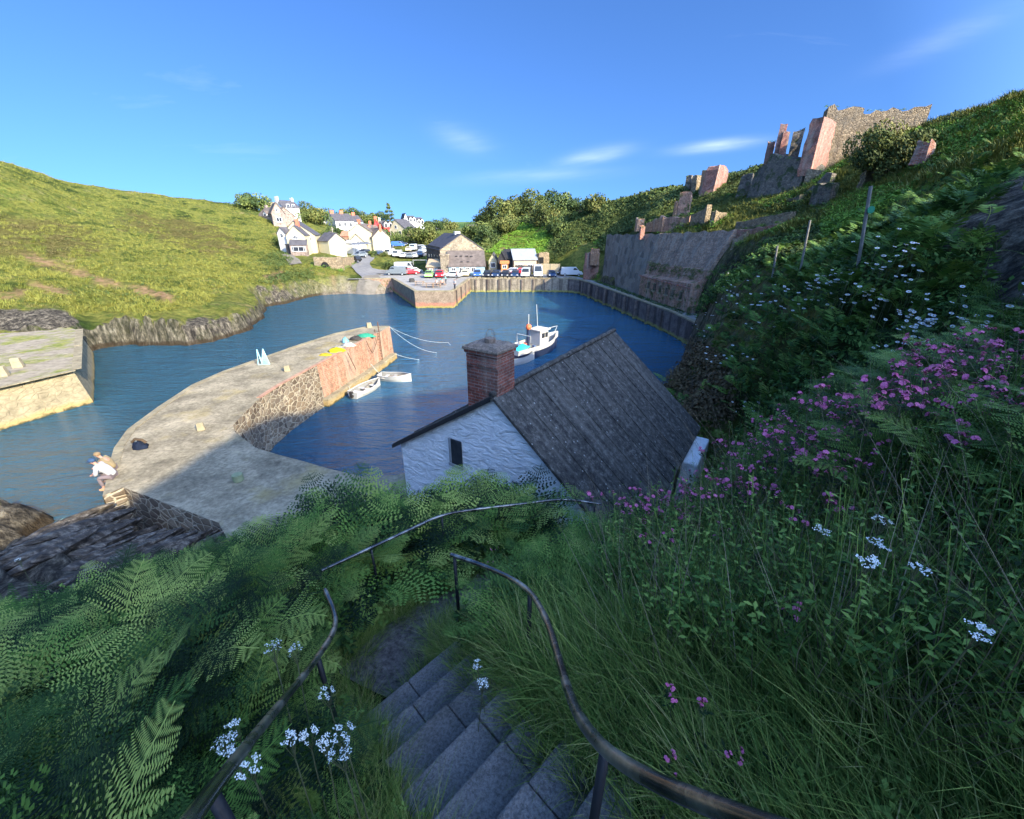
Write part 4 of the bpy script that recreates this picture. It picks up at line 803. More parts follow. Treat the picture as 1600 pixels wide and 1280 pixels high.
# wooden posts on the near ridge
m_wood = paint('weathered_post_wood', (0.20, 0.19, 0.17), 0.3, 0.9, 6)
for px, pt, pb, y, lb in ((1357, 291, 378, 12.0, 'tall weathered post with a green waymark disc on the near ridge'), (1258, 344, 400, 18.5, 'leaning grey wooden post left of the waymarked one on the ridge'), (1215, 384, 400, 21.0, 'short broken post stub furthest left on the ridge')):
    a = PY(px, pb, y); bb = PY(px + (4 if pb - pt > 60 else 8 if pb - pt > 30 else 0), pt, y); gz = float(H(a.x, a.y)); 
    gz = max(gz, a.z - .25); e_ = empty('wooden_post', (a.x, a.y, min(gz, a.z)), 0, lb, 'post', 'wooden posts along the near ridge'); q = MB(); q.tube([(0, 0, -0.8), ((bb.x - a.x), 0, bb.z - min(gz, a.z))], 0.043, 7); q.build('shaft', m_wood, e_)
    if px == 1357:
        q = MB(); v = PY(1360, 328, y - 0.07); q.tube([Vector((v.x, v.y, v.z)) - e_.location, Vector((v.x, v.y - 0.03, v.z)) - e_.location], 0.09, 14); q.build('waymark', paint('green_disc', (0.02, 0.22, 0.13), 0.05, 0.5), e_)

# ------------------------------------------------------------ tilted slate strata between the pier and the water
m_strata = NB('dark_strata'); b = m_strata; p = b.obj(); n = b.noise(b.mapv(p, (0.5, 3.0, 3.0)), 2.2, 6, 0.7); g = b.n('ShaderNodeNewGeometry')
m_strata = b.done(b.ramp(n, [(0.32, (0.018, 0.015, 0.013)), (0.5, (0.075, 0.062, 0.05)), (0.68, (0.26, 0.225, 0.18))]), 0.75, b.bump(n, 1.0, 0.08), 0.3)
rk = empty('rock_slabs', (-14, 10, 2.5)); q = MB(); rp_ = [PZ(60, 785, 2.5), PZ(165, 774, 3), PZ(300, 790, 3.2), PZ(345, 835, 3.2), PZ(300, 880, 3.6), PZ(120, 885, 3.6), PZ(40, 860, 3.0)]; rp_ = [(v.x, v.y) for v in rp_]; cnt = 0
while cnt < 260:
    x, y = random.uniform(-24, -8), random.uniform(5, 14.5)
    if not inpoly(np.array([x]), np.array([y]), rp_)[0]: continue
    cnt += 1; z = float(H(x, y)); L0 = random.uniform(.8, 3.2); W0 = random.uniform(.07, .24); H0 = random.uniform(.10, .38); M = Matrix.Translation((x + 14, y - 10, z - 2.5 - 0.05)) @ Matrix.Rotation(R(52 + random.uniform(-7, 7)), 4, 'Z') @ Matrix.Rotation(R(random.uniform(-9, 3)), 4, 'Y') @ Matrix.Rotation(R(random.uniform(28, 48)), 4, 'X'); rows = []
    for i in range(8):
        t = i / 7; e_ = min(1, 0.25 + 2.2 * min(t, 1 - t)); rows.append([M @ Vector(((t - .5) * L0 + random.uniform(-.05, .05), a * W0 * e_ * random.uniform(.8, 1.2), c_ * H0 * e_ * random.uniform(.7, 1.15))) for a, c_ in ((-1, -1), (1, -1), (.8, .6), (.1, 1), (-.9, .7))])
    q.loft(rows, close=True, caps=True)
tag(q.build('rocks', m_strata), kind='structure').location = (-14, 10, 2.5); bpy.data.objects.remove(rk)
# ------------------------------------------------------------ plants: templates
def hit_off(px, py, off, t0=0.6, t1=400):
    x, y, z = ray(px, py); t = t0 * (t1 / t0) ** np.linspace(0, 1, 3000); h = H(x * t, y * t); k = np.nonzero(EYE + z * t < h + off)[0]
    if not len(k): return None
    k = k[0]; return Vector((x * t[k], y * t[k], float(h[k])))
class Tpl:
    def __init__(s): s.v = []; s.q = []; s.r = []
    def quad(s, a, b, c_, d, r=0.5):
        i = len(s.v); s.v += [a, b, c_, d]; s.q.append((i, i + 1, i + 2, i + 3)); s.r += [r] * 4
    def arr(s): return np.array(s.v, float), np.array(s.q, int), np.array(s.r, float)
def frond(seed, nP, nQ, stipe=0.38):
    g = random.Random(seed); T_ = Tpl(); n = 40; th = g.uniform(4, 22); th1 = g.uniform(50, 100); P = [np.array([0., 0, 0])]; D = []
    for i in range(n):
        t = i / n; a = R(th + th1 * max(0, t - 0.25) / 0.75); d = np.array([math.sin(a), 0, math.cos(a)]); D.append(d); P.append(P[-1] + d / n)
    D.append(D[-1]); side = np.array([0, 1., 0])
    for i in range(0, n, 5):                                    # rachis strip
        w = 0.008 * (1 - i / n) + 0.0025; a, b = P[i], P[min(n, i + 5)]
        T_.quad(a - side * w, a + side * w, b + side * w * .8, b - side * w * .8, 0.95)
    for k in range(nP):
        s_ = k / nP; t = stipe + (1 - stipe) * s_; i = int(t * n); base = P[i]; d = D[i]; nrm = np.cross(side, d)
        Lp = 0.40 * (1 - s_) ** 0.8 + 0.02; Lp *= g.uniform(0.88, 1.1)
        for sg in (-1, 1):
            ang = R(g.uniform(58, 72)); ax = d * math.cos(ang) + side * sg * math.sin(ang); droop = g.uniform(-0.28, 0.1); ax = ax + nrm * droop * -1 * 0.5; ax /= np.linalg.norm(ax)
            pr = np.cross(ax, nrm); pr /= np.linalg.norm(pr); rv = g.uniform(0.35, 0.65) + 0.25 * s_
            if nQ <= 1:
                w = (1 - stipe) / nP * 0.50; T_.quad(base, base + ax * Lp * .45 + pr * w, base + ax * Lp, base + ax * Lp * .45 - pr * w, rv); continue
            for j in range(nQ):
                q0 = j / nQ; bp = base + ax * Lp * q0 + nrm * (-0.06) * q0 * q0 * Lp; w = Lp / nQ * 0.72; l = (1 - stipe) / nP * (0.66 * (1 - q0) ** 0.6 + 0.12)
                for s2 in (-1, 1):
                    dd_ = pr * s2 * 0.93 + ax * 0.36; T_.quad(bp, bp + dd_ * l * .5 + ax * w * .5, bp + dd_ * l, bp + dd_ * l * .45 - ax * w * .35, rv + g.uniform(-.06, .06))
    return T_.arr()
def grass_tuft(seed, nb, L=0.45, w=0.006, spread=0.12, bend=1.0, seg=3):
    g = random.Random(seed); T_ = Tpl()
    for _ in range(nb):
        a = g.uniform(0, 6.283); r0 = g.uniform(0, spread); b = np.array([math.cos(a) * r0, math.sin(a) * r0, -0.02]); a2 = a + g.uniform(-1, 1); l = L * g.uniform(0.5, 1.15); be = g.uniform(0.25, 1.15) * bend; th = g.uniform(0.02, 0.3)
        rv = g.random(); prev = b; sd = np.array([-math.sin(a2), math.cos(a2), 0]); pw_ = w * g.uniform(.6, 1.3)
        for k in range(seg):
            th += be / seg; nxt = prev + np.array([math.cos(a2) * math.sin(th), math.sin(a2) * math.sin(th), math.cos(th)]) * l / seg; nw = pw_ * (1 - (k + 1) / seg * 0.85)
            T_.quad(prev - sd * pw_, prev + sd * pw_, nxt + sd * nw, nxt - sd * nw, rv); prev = nxt; pw_ = nw
    return T_.arr()
def herb(seed, h=0.5, nl=14, ll=0.07, lw=0.022, br=3, stem=0.004):
    g = random.Random(seed); T_ = Tpl()
    for s_ in range(br):
        a = g.uniform(0, 6.283); ln = g.uniform(0.05, 0.35); top = np.array([math.cos(a) * ln * h, math.sin(a) * ln * h, h * g.uniform(.7, 1.0)]); sd = np.array([-math.sin(a), math.cos(a), 0]) * stem
        T_.quad(-sd, sd, top + sd * .5, top - sd * .5, 0.8)
        for k in range(nl):
            t = g.uniform(0.1, 1); p_ = top * t; b_ = g.uniform(0, 6.283); el = g.uniform(-0.3, 0.7); d = np.array([math.cos(b_) * math.cos(el), math.sin(b_) * math.cos(el), math.sin(el)]); s2 = np.cross(d, [0, 0, 1.]); s2 /= np.linalg.norm(s2); l = ll * g.uniform(.5, 1.2)
            T_.quad(p_, p_ + d * l * .5 + s2 * lw, p_ + d * l + np.array([0, 0, -l * .2]), p_ + d * l * .5 - s2 * lw, g.uniform(0.1, 0.9))
    return T_.arr()
def clump(seed, n, r=0.5, leaf=0.12, flat=0.7, up=0.3):
    g = random.Random(seed); T_ = Tpl()
    for _ in range(n):
        v = np.array([g.gauss(0, 1), g.gauss(0, 1), abs(g.gauss(0, 1))]); v /= np.linalg.norm(v); rr_ = r * g.uniform(0.55, 1.05); p_ = v * rr_ * np.array([1, 1, flat])
        nrm = v + np.array([g.gauss(0, .5), g.gauss(0, .5), g.gauss(0, .5) + up]); nrm /= np.linalg.norm(nrm); t1 = np.cross(nrm, [g.gauss(0, 1), g.gauss(0, 1), g.gauss(0, 1)]); t1 /= np.linalg.norm(t1); t2 = np.cross(nrm, t1)
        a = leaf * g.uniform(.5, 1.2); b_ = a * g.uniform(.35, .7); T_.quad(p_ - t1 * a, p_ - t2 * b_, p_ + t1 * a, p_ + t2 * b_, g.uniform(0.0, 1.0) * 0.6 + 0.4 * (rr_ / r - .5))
    return T_.arr()
def scatter(name, tpls, P, S, mat, tilt=0.25, rvb=0.5, rot=None, **tg):
    """P (n,3), S (n,) -> one realised mesh"""
    n = len(P); pick = rng.integers(0, len(tpls), n); Vs, Qs, Rs = [], [], []; off = 0
    rz = rng.uniform(0, 2 * math.pi, n) if rot is None else rot; tx = rng.normal(0, tilt, n); ty = rng.normal(0, tilt, n); base = rng.uniform(-rvb, rvb, n)
    for k, (v, q, r) in enumerate(tpls):
        i = np.nonzero(pick == k)[0]
        if not len(i): continue
        cz, sz = np.cos(rz[i]), np.sin(rz[i]); X = v[None, :, 0] * cz[:, None] - v[None, :, 1] * sz[:, None]; Y = v[None, :, 0] * sz[:, None] + v[None, :, 1] * cz[:, None]; Z = np.broadcast_to(v[None, :, 2], X.shape)
        X = X + Z * tx[i][:, None]; Y = Y + Z * ty[i][:, None]; s_ = S[i][:, None]
        V = np.stack([X * s_ + P[i, 0][:, None], Y * s_ + P[i, 1][:, None], Z * s_ + P[i, 2][:, None]], -1).reshape(-1, 3)
        Q = (q[None] + (np.arange(len(i)) * len(v))[:, None, None]).reshape(-1, 4) + off; off += len(V)
        Vs.append(V); Qs.append(Q); Rs.append((r[None] * (1 - rvb) + (0.5 + base[i][:, None]) * rvb).reshape(-1))
    return npmesh(name, np.concatenate(Vs), np.concatenate(Qs), mat, rv=np.concatenate(Rs), **tg)
def sample(n, r0, r1, a0, a1, power=0.0):
    """uniform in azimuth and log distance (so even in the picture); degrees"""
    u = rng.uniform(0, 1, n); r = r0 * (r1 / r0) ** u if power == 0 else np.sqrt(r0 ** 2 + (r1 ** 2 - r0 ** 2) * u); a = np.radians(rng.uniform(a0, a1, n)); x, y = r * np.sin(a), r * np.cos(a); return x, y, r
stepline = [AX(k)[:2] for k in range(-1, 11)]; 
def path_clear(x, y, w1=0.40, w2=0.36):
    ok = polydist(x, y, stepline, False) > w1; return ok & (polydist(x, y, pth, False) > w2)
def slopeok(x, y, z0=3.3): return H(x, y) > z0
def pz(x, y): return np.stack([x, y, H(x, y)], -1)
m_fern = rvmat('bracken_leaf', [(0.28, (0.006, 0.018, 0.005)), (0.45, (0.035, 0.085, 0.016)), (0.62, (0.11, 0.21, 0.032)), (0.82, (0.30, 0.36, 0.08))], trans=0.15, pos_amt=0.3, sc=0.9)  # ramp ends pushed apart to stand in for shaded and lit fronds
m_grass = rvmat('grass_blade', [(0.15, (0.035, 0.08, 0.012)), (0.42, (0.11, 0.20, 0.035)), (0.65, (0.26, 0.32, 0.07)), (0.85, (0.55, 0.46, 0.22))], trans=0.2, pos_amt=0.3, sc=1.2)
m_herb = rvmat('herb_leaf', [(0.25, (0.012, 0.032, 0.006)), (0.5, (0.07, 0.15, 0.025)), (0.78, (0.24, 0.34, 0.07))], trans=0.15, pos_amt=0.3)
m_dryst = rvmat('dry_stalk', [(0.1, (0.10, 0.075, 0.045)), (0.9, (0.36, 0.29, 0.19))], pos_amt=0.1)
fernH = [frond(s, 13, 12) for s in range(5)]; fernM = [frond(s + 20, 10, 6) for s in range(4)]; fernL = [frond(s + 40, 9, 1) for s in range(4)]
# --- bracken on the left bank and in front of the house
def bracken_pts(n, r0, r1, a0, a1):
    x, y, r = sample(n, r0, r1, a0, a1); k = path_clear(x, y, 0.74, 0.55) & slopeok(x, y, 4.6)
    right = (x - (-0.2)) + (y - 1.6) * 0.15 > 0.0                     # keep to the left of the steps
    st = (x > -0.3 + 0.0 * y) & (y < 3.2); k &= ~st
    k &= ~((x > 1.4) & (y < 4.6)); k &= ~((x > 2.6)); k &= ~((x > -0.9) & (y < 4.15) & (y > 1.0)); k &= ~((x > -1.5) & (y < 3.75) & (y > 2.0) & (x > -1.35))
    hx = (x - hr0.x) * nd.x + (y - hr0.y) * nd.y; hy = (x - hr0.x) * rd.x + (y - hr0.y) * rd.y; k &= ~((hy > -0.25) & (abs(hx) < 4))
    return x[k], y[k], r[k]
x, y, r = bracken_pts(2500, 1.0, 4.6, -100, 20)
rl = [(PZ(*p).x, PZ(*p).y) for p in ((300, 1278, 11.5), (362, 1195, 11.12), (430, 1110, 10.7), (490, 1037, 10.22), (524, 985, 9.97), (508, 922, 9.8))]
s_ = (0.62 + 0.6 * rng.random(len(x))) * np.clip(0.42 + 0.58 * (polydist(x, y, rl, False) - .15) / 0.7, 0.42, 1) * np.where((x > -1.2) & (y < 2.6) & (x + .59 + (y - .38) * .35 > 0), .55, 1) * np.clip(polydist(x, y, stepline, False) / 1.15, .5, 1); s_ = np.where((x > -2.4) & (y > 3.9) & (x < .1), s_ * 1.12, s_); kk_ = ~((x > .35) & (y > 3.4)); x, y, r, s_ = x[kk_], y[kk_], r[kk_], s_[kk_]
P = pz(x, y); P[:, 2] -= 0.12
scatter('bracken', fernH, P, s_, m_fern, tilt=0.4, rvb=0.72, kind='stuff', label='dense dark green bracken covering the bank left of the steps', cat='bracken')
x, y, r = bracken_pts(4000, 4.0, 9.5, -75, 24)
P = pz(x, y); P[:, 2] -= 0.12; s_ = 0.80 + 0.3 * rng.random(len(x)); clm = (x > -2.6) & (y < 6.2); s_ = np.where(clm & (x < .1), s_ * 1.22, s_); kk_ = ~((x > .25) & (y < 7)); x, y, r, P, s_ = x[kk_], y[kk_], r[kk_], P[kk_], s_[kk_]; lf = np.arctan2(x, y) < R(-33); s_ = np.where(lf, s_ * .68, s_); kk_ = ~(lf & (r > 6.6)) & (P[:, 2] > 5.2); x, y, r, P, s_ = x[kk_], y[kk_], r[kk_], P[kk_], s_[kk_]
scatter('bracken', fernM, P, s_, m_fern, tilt=0.4, rvb=0.72, kind='stuff', label='bracken on the far edge of the bank above the rocks and the house wall', cat='bracken')
# undergrowth: darker leafy layer
hb_t = [herb(s, 0.42, 16, 0.075, 0.02, 4) for s in range(5)]
x, y, r = sample(7000, 0.9, 9, -100, 95); k = path_clear(x, y, 0.46, 0.4) & slopeok(x, y, 4.2); hx = (x - hr0.x) * nd.x + (y - hr0.y) * nd.y; hy = (x - hr0.x) * rd.x + (y - hr0.y) * rd.y; k &= ~((hy > -0.2) & (hy < 8) & (abs(hx) < 4)); x, y, r = x[k], y[k], r[k]
scatter('undergrowth', hb_t, pz(x, y), (0.55 + 0.5 * rng.random(len(x))) * np.clip(r / 3.0, .38, 1), m_herb, rvb=.7, kind='stuff', label='leafy undergrowth below the bracken and flowers on both banks', cat='undergrowth')
# --- grass: edges of the steps and the right bank
gt = [grass_tuft(s, 26, 0.42, 0.0042) for s in range(6)]
x, y, r = sample(6500, 0.75, 5.2, -20, 100); k = path_clear(x, y, 0.42, 0.38) & ((x > 0.0) | (y < 0)); x, y, r = x[k], y[k], r[k]; s_ = 0.55 + 0.75 * rng.random(len(x)); s_ = np.where(r < 1.5, s_ * .7, s_)
scatter('bank_grass', gt, pz(x, y), s_, m_grass, tilt=0.25, rvb=0.35, kind='stuff', label='long seeding grass on the bank right of the steps', cat='grass')
t = rng.uniform(0, 1, 900); kk = rng.uniform(-1.5, 9, 900); sd = np.where(rng.random(900) < 0.5, -1, 1); off = np.where(sd > 0, rng.uniform(0.26, 0.6, 900), -rng.uniform(0.42, 0.75, 900))
x = -0.775 + 0.159 * kk + off * 0.7071; y = 2.2 - 0.232 * kk + off * 0.7071
scatter('step_edge_grass', gt, pz(x, y), 0.45 + 0.35 * rng.random(900), m_grass, tilt=0.3, rvb=0.3, kind='stuff', label='grass hanging over both ends of the stone steps', cat='grass')
tt = rng.uniform(0, 1, 700); seg_ = (tt * 5).astype(int); pa = np.array(pth); fr = tt * 5 - seg_; bx = pa[seg_] + (pa[seg_ + 1] - pa[seg_]) * fr[:, None]; dv_ = pa[seg_ + 1] - pa[seg_]; dv_ /= np.linalg.norm(dv_, axis=1)[:, None]; o_ = rng.uniform(.28, .5, 700) * np.where(rng.random(700) < .5, 1, -1); x = bx[:, 0] - dv_[:, 1] * o_; y = bx[:, 1] + dv_[:, 0] * o_
scatter('path_edge_grass', gt, pz(x, y), 0.35 + 0.4 * rng.random(700), m_grass, tilt=0.35, rvb=0.3, kind='stuff', label='grass and weeds crowding the edges of the landing and lower path', cat='grass')
# tall flowering stalks and seed heads
st_t = [herb(s + 70, 0.85, 10, 0.05, 0.010, 2, 0.0028) for s in range(5)]
x, y, r = sample(2600, 1.7, 6.5, 15, 80); k = path_clear(x, y, 0.55, 0.5) & (x > 0.8); x, y = x[k], y[k]
scatter('tall_herbs', st_t, pz(x, y), 0.7 + 0.35 * rng.random(len(x)), m_herb, tilt=0.12, kind='stuff', label='tall thin leafy stems among the pink flowers on the right bank', cat='herbs')
dr_t = [grass_tuft(s + 30, 5, 1.0, 0.0032, 0.05, 0.5, 4) for s in range(4)]
x, y, r = sample(700, 1.6, 6, 12, 85); k = path_clear(x, y, 0.5, 0.5) & (x > 0.7); x, y = x[k], y[k]
scatter('dry_stalks', dr_t, pz(x, y), 0.7 + 0.4 * rng.random(len(x)), m_dryst, tilt=0.35, kind='stuff', label='pale dry stalks scattered through the right bank', cat='dry stalks')
# bracken at the far right of the bank
x, y, r = sample(1100, 2.4, 6.0, 48, 95); k = (x > 2.4 + 0.4 * rng.random(len(x))); x, y = x[k], y[k]
P = pz(x, y); P[:, 2] -= 0.15
scatter('bracken', fernH, P, 0.7 + 0.3 * rng.random(len(x)), m_fern, tilt=0.3, rvb=0.4, kind='stuff', label='bright green bracken at the right hand edge of the near bank', cat='bracken')
x, y, r = sample(150, 2.2, 3.4, 2, 24); k = path_clear(x, y, 0.5, 0.42) & (x > -0.1); x, y = x[k], y[k]; P = pz(x, y)
scatter('bracken', fernM, P, 0.42 + 0.25 * rng.random(len(x)), m_fern, tilt=0.35, rvb=0.4, kind='stuff', label='low bracken patch inside the bend of the right handrail', cat='bracken')
# --- mid slope
x, y, r = sample(15000, 5.5, 60, 18, 80); z = H(x, y); k = (z > 3.6) & (x > 4.6) & ((y * 0.834 + 0) >= 0); ax_, ay_, ad_ = proj(x, y, z); sh = (ax_ < 1620) & (ax_ > 960)
hx = (x - hr0.x) * nd.x + (y - hr0.y) * nd.y; hy = (x - hr0.x) * rd.x + (y - hr0.y) * rd.y; k &= ~((hx < 4.2) & (hy < 8.5)); wallk = (x > 17.6) & (y > 46); k &= ~wallk; k &= sh | (r < 12)
rk_ = inpoly(ax_, ay_, [(1540, 300), (1640, 260), (1640, 520), (1545, 480)]) | inpoly(ax_, ay_, [(1485, 345), (1540, 330), (1500, 400), (1465, 395)]); k &= ~(rk_ & (rng.random(len(x)) < 0.985))
x, y, r, z = x[k], y[k], r[k], z[k]; ax_, ay_ = ax_[k], ay_[k]
brown = inpoly(ax_, ay_, [(1000, 540), (1060, 520), (1130, 560), (1150, 640), (1090, 660), (1050, 620)]); kx = ~brown | (rng.random(len(x)) < 0.15)
P = np.stack([x, y, z - 0.1], -1)
nearm = (r < 13) & kx; scatter('slope_bracken', fernM, P[nearm], (0.55 + 0.35 * rng.random(nearm.sum())), m_fern, tilt=0.35, rvb=0.45, kind='stuff', label='bracken over the shaded slope beyond the flowers', cat='bracken')
fm = (r >= 13) & kx; scatter('slope_bracken', fernL, P[fm], (0.55 + 0.4 * rng.random(fm.sum())), m_fern, tilt=0.4, rvb=0.45, kind='stuff', label='distant bracken running down the slope to the quay', cat='bracken')
m_brn = rvmat('brown_scrub_leaf', [(0.1, (0.045, 0.03, 0.015)), (0.5, (0.11, 0.075, 0.035)), (0.9, (0.20, 0.16, 0.07))])
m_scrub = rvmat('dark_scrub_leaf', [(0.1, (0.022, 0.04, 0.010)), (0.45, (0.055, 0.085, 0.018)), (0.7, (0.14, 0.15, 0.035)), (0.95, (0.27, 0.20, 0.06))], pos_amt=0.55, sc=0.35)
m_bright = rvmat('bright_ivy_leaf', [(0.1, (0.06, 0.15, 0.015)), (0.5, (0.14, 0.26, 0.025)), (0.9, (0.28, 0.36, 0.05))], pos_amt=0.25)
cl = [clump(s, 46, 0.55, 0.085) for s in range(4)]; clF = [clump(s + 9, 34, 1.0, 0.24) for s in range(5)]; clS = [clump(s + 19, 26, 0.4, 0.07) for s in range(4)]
def polyscatter(polys, n, t0, t1, zmin=2.9, keep=1.0):
    """points on the ground inside photo regions"""
    az_ = [math.degrees(math.atan2((a - 800) / F, ray(a, b2)[1])) for p_ in polys for a, b2 in p_]; x, y, r = sample(n, t0, t1, min(az_) - 1, max(az_) + 1); z = H(x, y); qx, qy, qd = proj(x, y, z); m_ = np.zeros(len(x), bool)
    for p_ in polys: m_ |= inpoly(qx, qy, p_)
    m_ &= (z > zmin) & (qd > 0); return x[m_], y[m_], z[m_], r[m_]
x, y, z, r = polyscatter([[(995, 545), (1060, 515), (1130, 560), (1160, 650), (1095, 670), (1050, 620)]], 5000, 9, 40)
scatter('brown_scrub', cl, np.stack([x, y, z], -1), 0.6 + 0.6 * rng.random(len(x)), m_brn, kind='stuff', label='brown twiggy scrub on the slope behind the house roof', cat='scrub')
x, y, r = sample(3500, 6, 45, 22, 72); z = H(x, y); qx, qy, qd = proj(x, y, z); hx = (x - hr0.x) * nd.x + (y - hr0.y) * nd.y; k = (z > 3.8) & (hx > 4.4) & ~((x > 17.5) & (y > 46)) & ~(inpoly(qx, qy, [(1540, 300), (1640, 260), (1640, 520), (1545, 480)]) | inpoly(qx, qy, [(1485, 345), (1540, 330), (1500, 400), (1465, 395)])); x, y, z, r = x[k], y[k], z[k], r[k]
scatter('slope_leaves', cl, np.stack([x, y, z - 0.1], -1), 0.5 + 0.5 * rng.random(len(x)), m_herb, kind='stuff', label='low leafy plants between the bracken of the shaded slope', cat='ground cover')
x, y, z, r = polyscatter([[(980, 520), (1000, 500), (1040, 505), (1030, 540), (1000, 555), (985, 540)]], 14000, 20, 45, 2.9)
# --- scrub covered hill behind the quay and the ruins
hillp = [[(860, 322), (940, 312), (1060, 280), (1200, 228), (1245, 300), (1150, 318), (1000, 352), (955, 380), (912, 420), (880, 420), (850, 402), (800, 400), (745, 392), (740, 370), (760, 345)]]
x, y, z, r = polyscatter(hillp, 30000, 60, 190, 3.2); k = ~((x > 17) & (x < 24) & (y < 84)); k &= ~(inpoly(x, y, [(p[0], p[1]) for p in poly])); x, y, z, r = x[k], y[k], z[k], r[k]
qx, qy, qd = proj(x, y, z); br = inpoly(qx + 10 * vnoise(x, y, 9, 77), qy, [(800, 350), (880, 350), (860, 400), (760, 400), (770, 385)]) | inpoly(qx, qy, [(900, 385), (945, 372), (930, 400), (880, 425), (870, 415)])
big = (0.55 + 0.75 * rng.random(len(x))) * np.clip(0.75 + 0.5 * vnoise(x, y, 9, 31), 0.4, 1.5) * np.clip(r / 110, .6, 1.3)
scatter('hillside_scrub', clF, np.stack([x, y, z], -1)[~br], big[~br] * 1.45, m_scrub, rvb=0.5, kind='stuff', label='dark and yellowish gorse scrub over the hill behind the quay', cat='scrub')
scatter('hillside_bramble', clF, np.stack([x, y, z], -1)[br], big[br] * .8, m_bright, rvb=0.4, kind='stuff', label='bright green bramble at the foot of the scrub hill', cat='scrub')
Pt = []; Sc = []
for (x0, y0, zb_, zt_, wl, wr, yaw) in RUINB:
    cs, sn_ = math.cos(yaw), math.sin(yaw)
    for k in range(34):
        u = random.uniform(-.2, 1.15); lft = random.random() < wl / (wl + wr); vx, vy = ((-cs * wl * u, sn_ * wl * u) if lft else (sn_ * wr * u, cs * wr * u)); xx, yy = x0 + vx - random.uniform(.1, .8) * (0 if lft else -.2), y0 + vy - random.uniform(.2, .9); Pt.append((xx, yy, float(H(xx, yy)) + random.uniform(-.2, .5))); Sc.append(random.uniform(.6, 1.5))
    for k in range(5): u, v_ = random.random(), random.random(); Pt.append((x0 - cs * wl * u + sn_ * wr * v_, y0 + sn_ * wl * u + cs * wr * v_, zt_ - .3)); Sc.append(random.uniform(.5, 1.1))
for A_, B_, dn_ in RUINW:
    L0 = (B_ - A_).length
    for k in range(int(L0 * 9)): u = random.uniform(-.05, 1.05); xx, yy = A_.x + (B_.x - A_.x) * u, A_.y + (B_.y - A_.y) * u - random.uniform(.3, 1.6); Pt.append((xx, yy, float(H(xx, yy)) + random.uniform(-.2, .4))); Sc.append(random.uniform(.6, 1.5))
    for k in range(int(L0 * 2.5)): u = random.random(); Pt.append((A_.x + (B_.x - A_.x) * u, A_.y + (B_.y - A_.y) * u + .5, A_.z + (B_.z - A_.z) * u - .1)); Sc.append(random.uniform(.4, .9))
Pt = np.array(Pt); Sc = np.array(Sc); hm = rng.random(len(Sc)) < .45
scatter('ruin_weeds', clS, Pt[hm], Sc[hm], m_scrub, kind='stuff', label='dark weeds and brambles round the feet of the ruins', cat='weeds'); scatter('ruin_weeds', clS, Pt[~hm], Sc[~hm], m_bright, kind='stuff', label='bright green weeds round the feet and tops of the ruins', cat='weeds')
x, y, z, r = polyscatter([[(1000, 565), (1060, 480), (1110, 425), (1200, 378), (1250, 372), (1160, 430), (1090, 500), (1040, 570)]], 9000, 18, 62, 3.0)
scatter('slope_scrub', cl, np.stack([x, y, z], -1), 0.7 + 0.7 * rng.random(len(x)), m_herb, kind='stuff', label='leafy scrub where the shaded slope meets the retaining wall', cat='scrub')
# vegetation on the ledge and at the foot of the long wall
n = 420; yy = rng.uniform(51.8, 66, n); xb = 17.75 + (22.4 - 17.75) * (84 - yy) / 33.0; xt = 17.9 + (25.9 - 17.9) * (84 - yy) / 33.0
scatter('ledge_plants', clS, np.stack([xb + (xt - xb) * rng.uniform(.2, .5, n), yy, 7.0 + rng.uniform(-.6, .6, n)], -1), 0.5 + 0.6 * rng.random(n), m_scrub, kind='stuff', label='plants growing along the ledge half way up the retaining wall', cat='plants')
n = 900; yy = rng.uniform(50, 84, n); xb = 17.75 + (22.4 - 17.75) * (84 - yy) / 33.0
scatter('wall_foot_grass', clS, np.stack([xb - rng.uniform(0.2, 1.6, n), yy, np.full(n, QZ)], -1), 0.35 + 0.4 * rng.random(n), m_fern, kind='stuff', label='weeds along the foot of the retaining wall beside the quay', cat='weeds')
# --- grass and ivy on the ruin terraces
fg = [grass_tuft(s + 90, 12, 0.55, 0.035, 0.35, 1.0, 2) for s in range(5)]
m_fgr = rvmat('hill_grass', [(0.15, (0.05, 0.07, 0.012)), (0.38, (0.11, 0.13, 0.02)), (0.55, (0.21, 0.20, 0.04)), (0.72, (0.17, 0.20, 0.03)), (0.95, (0.38, 0.30, 0.12))], pos_amt=0.7, sc=0.13)
rp = [[(985, 360), (1080, 335), (1150, 310), (1240, 290), (1290, 255), (1440, 190), (1620, 140), (1620, 260), (1500, 270), (1420, 300), (1290, 350), (1150, 385), (1060, 372)]]
x, y, z, r = polyscatter(rp, 26000, 14, 95, 8); k = ~((x > 17) & (x < 24) & (y < 84)) | (z > 10.9); x, y, z = x[k], y[k], z[k]
scatter('terrace_grass', fg, np.stack([x, y, z], -1), 0.6 + 0.7 * rng.random(len(x)), m_fgr, tilt=.3, kind='stuff', label='sunlit rough grass on the terraces among the ruins', cat='grass')
x, y, z, r = polyscatter([[(1440, 205), (1620, 150), (1620, 205), (1500, 250), (1440, 262)], [(1285, 345), (1300, 318), (1340, 296), (1400, 290), (1425, 300), (1350, 345), (1290, 372)], [(1300, 262), (1340, 225), (1440, 200), (1450, 225), (1330, 255), (1250, 300)], [(1180, 352), (1232, 342), (1232, 356), (1190, 368)], [(1110, 326), (1128, 326), (1128, 352), (1110, 352)], [(1180, 318), (1245, 300), (1262, 300), (1200, 325)]], 26000, 30, 70, 8)  # first region: bright leaves put sunlight on the upper grass into the colour
scatter('ruin_ivy', clS, np.stack([x, y, z], -1), 0.8 + 0.8 * rng.random(len(x)), m_bright, kind='stuff', label='bright sunlit ivy and bramble over the lower ruins, with leaves coloured bright for sunlight on the upper slope', cat='ivy')
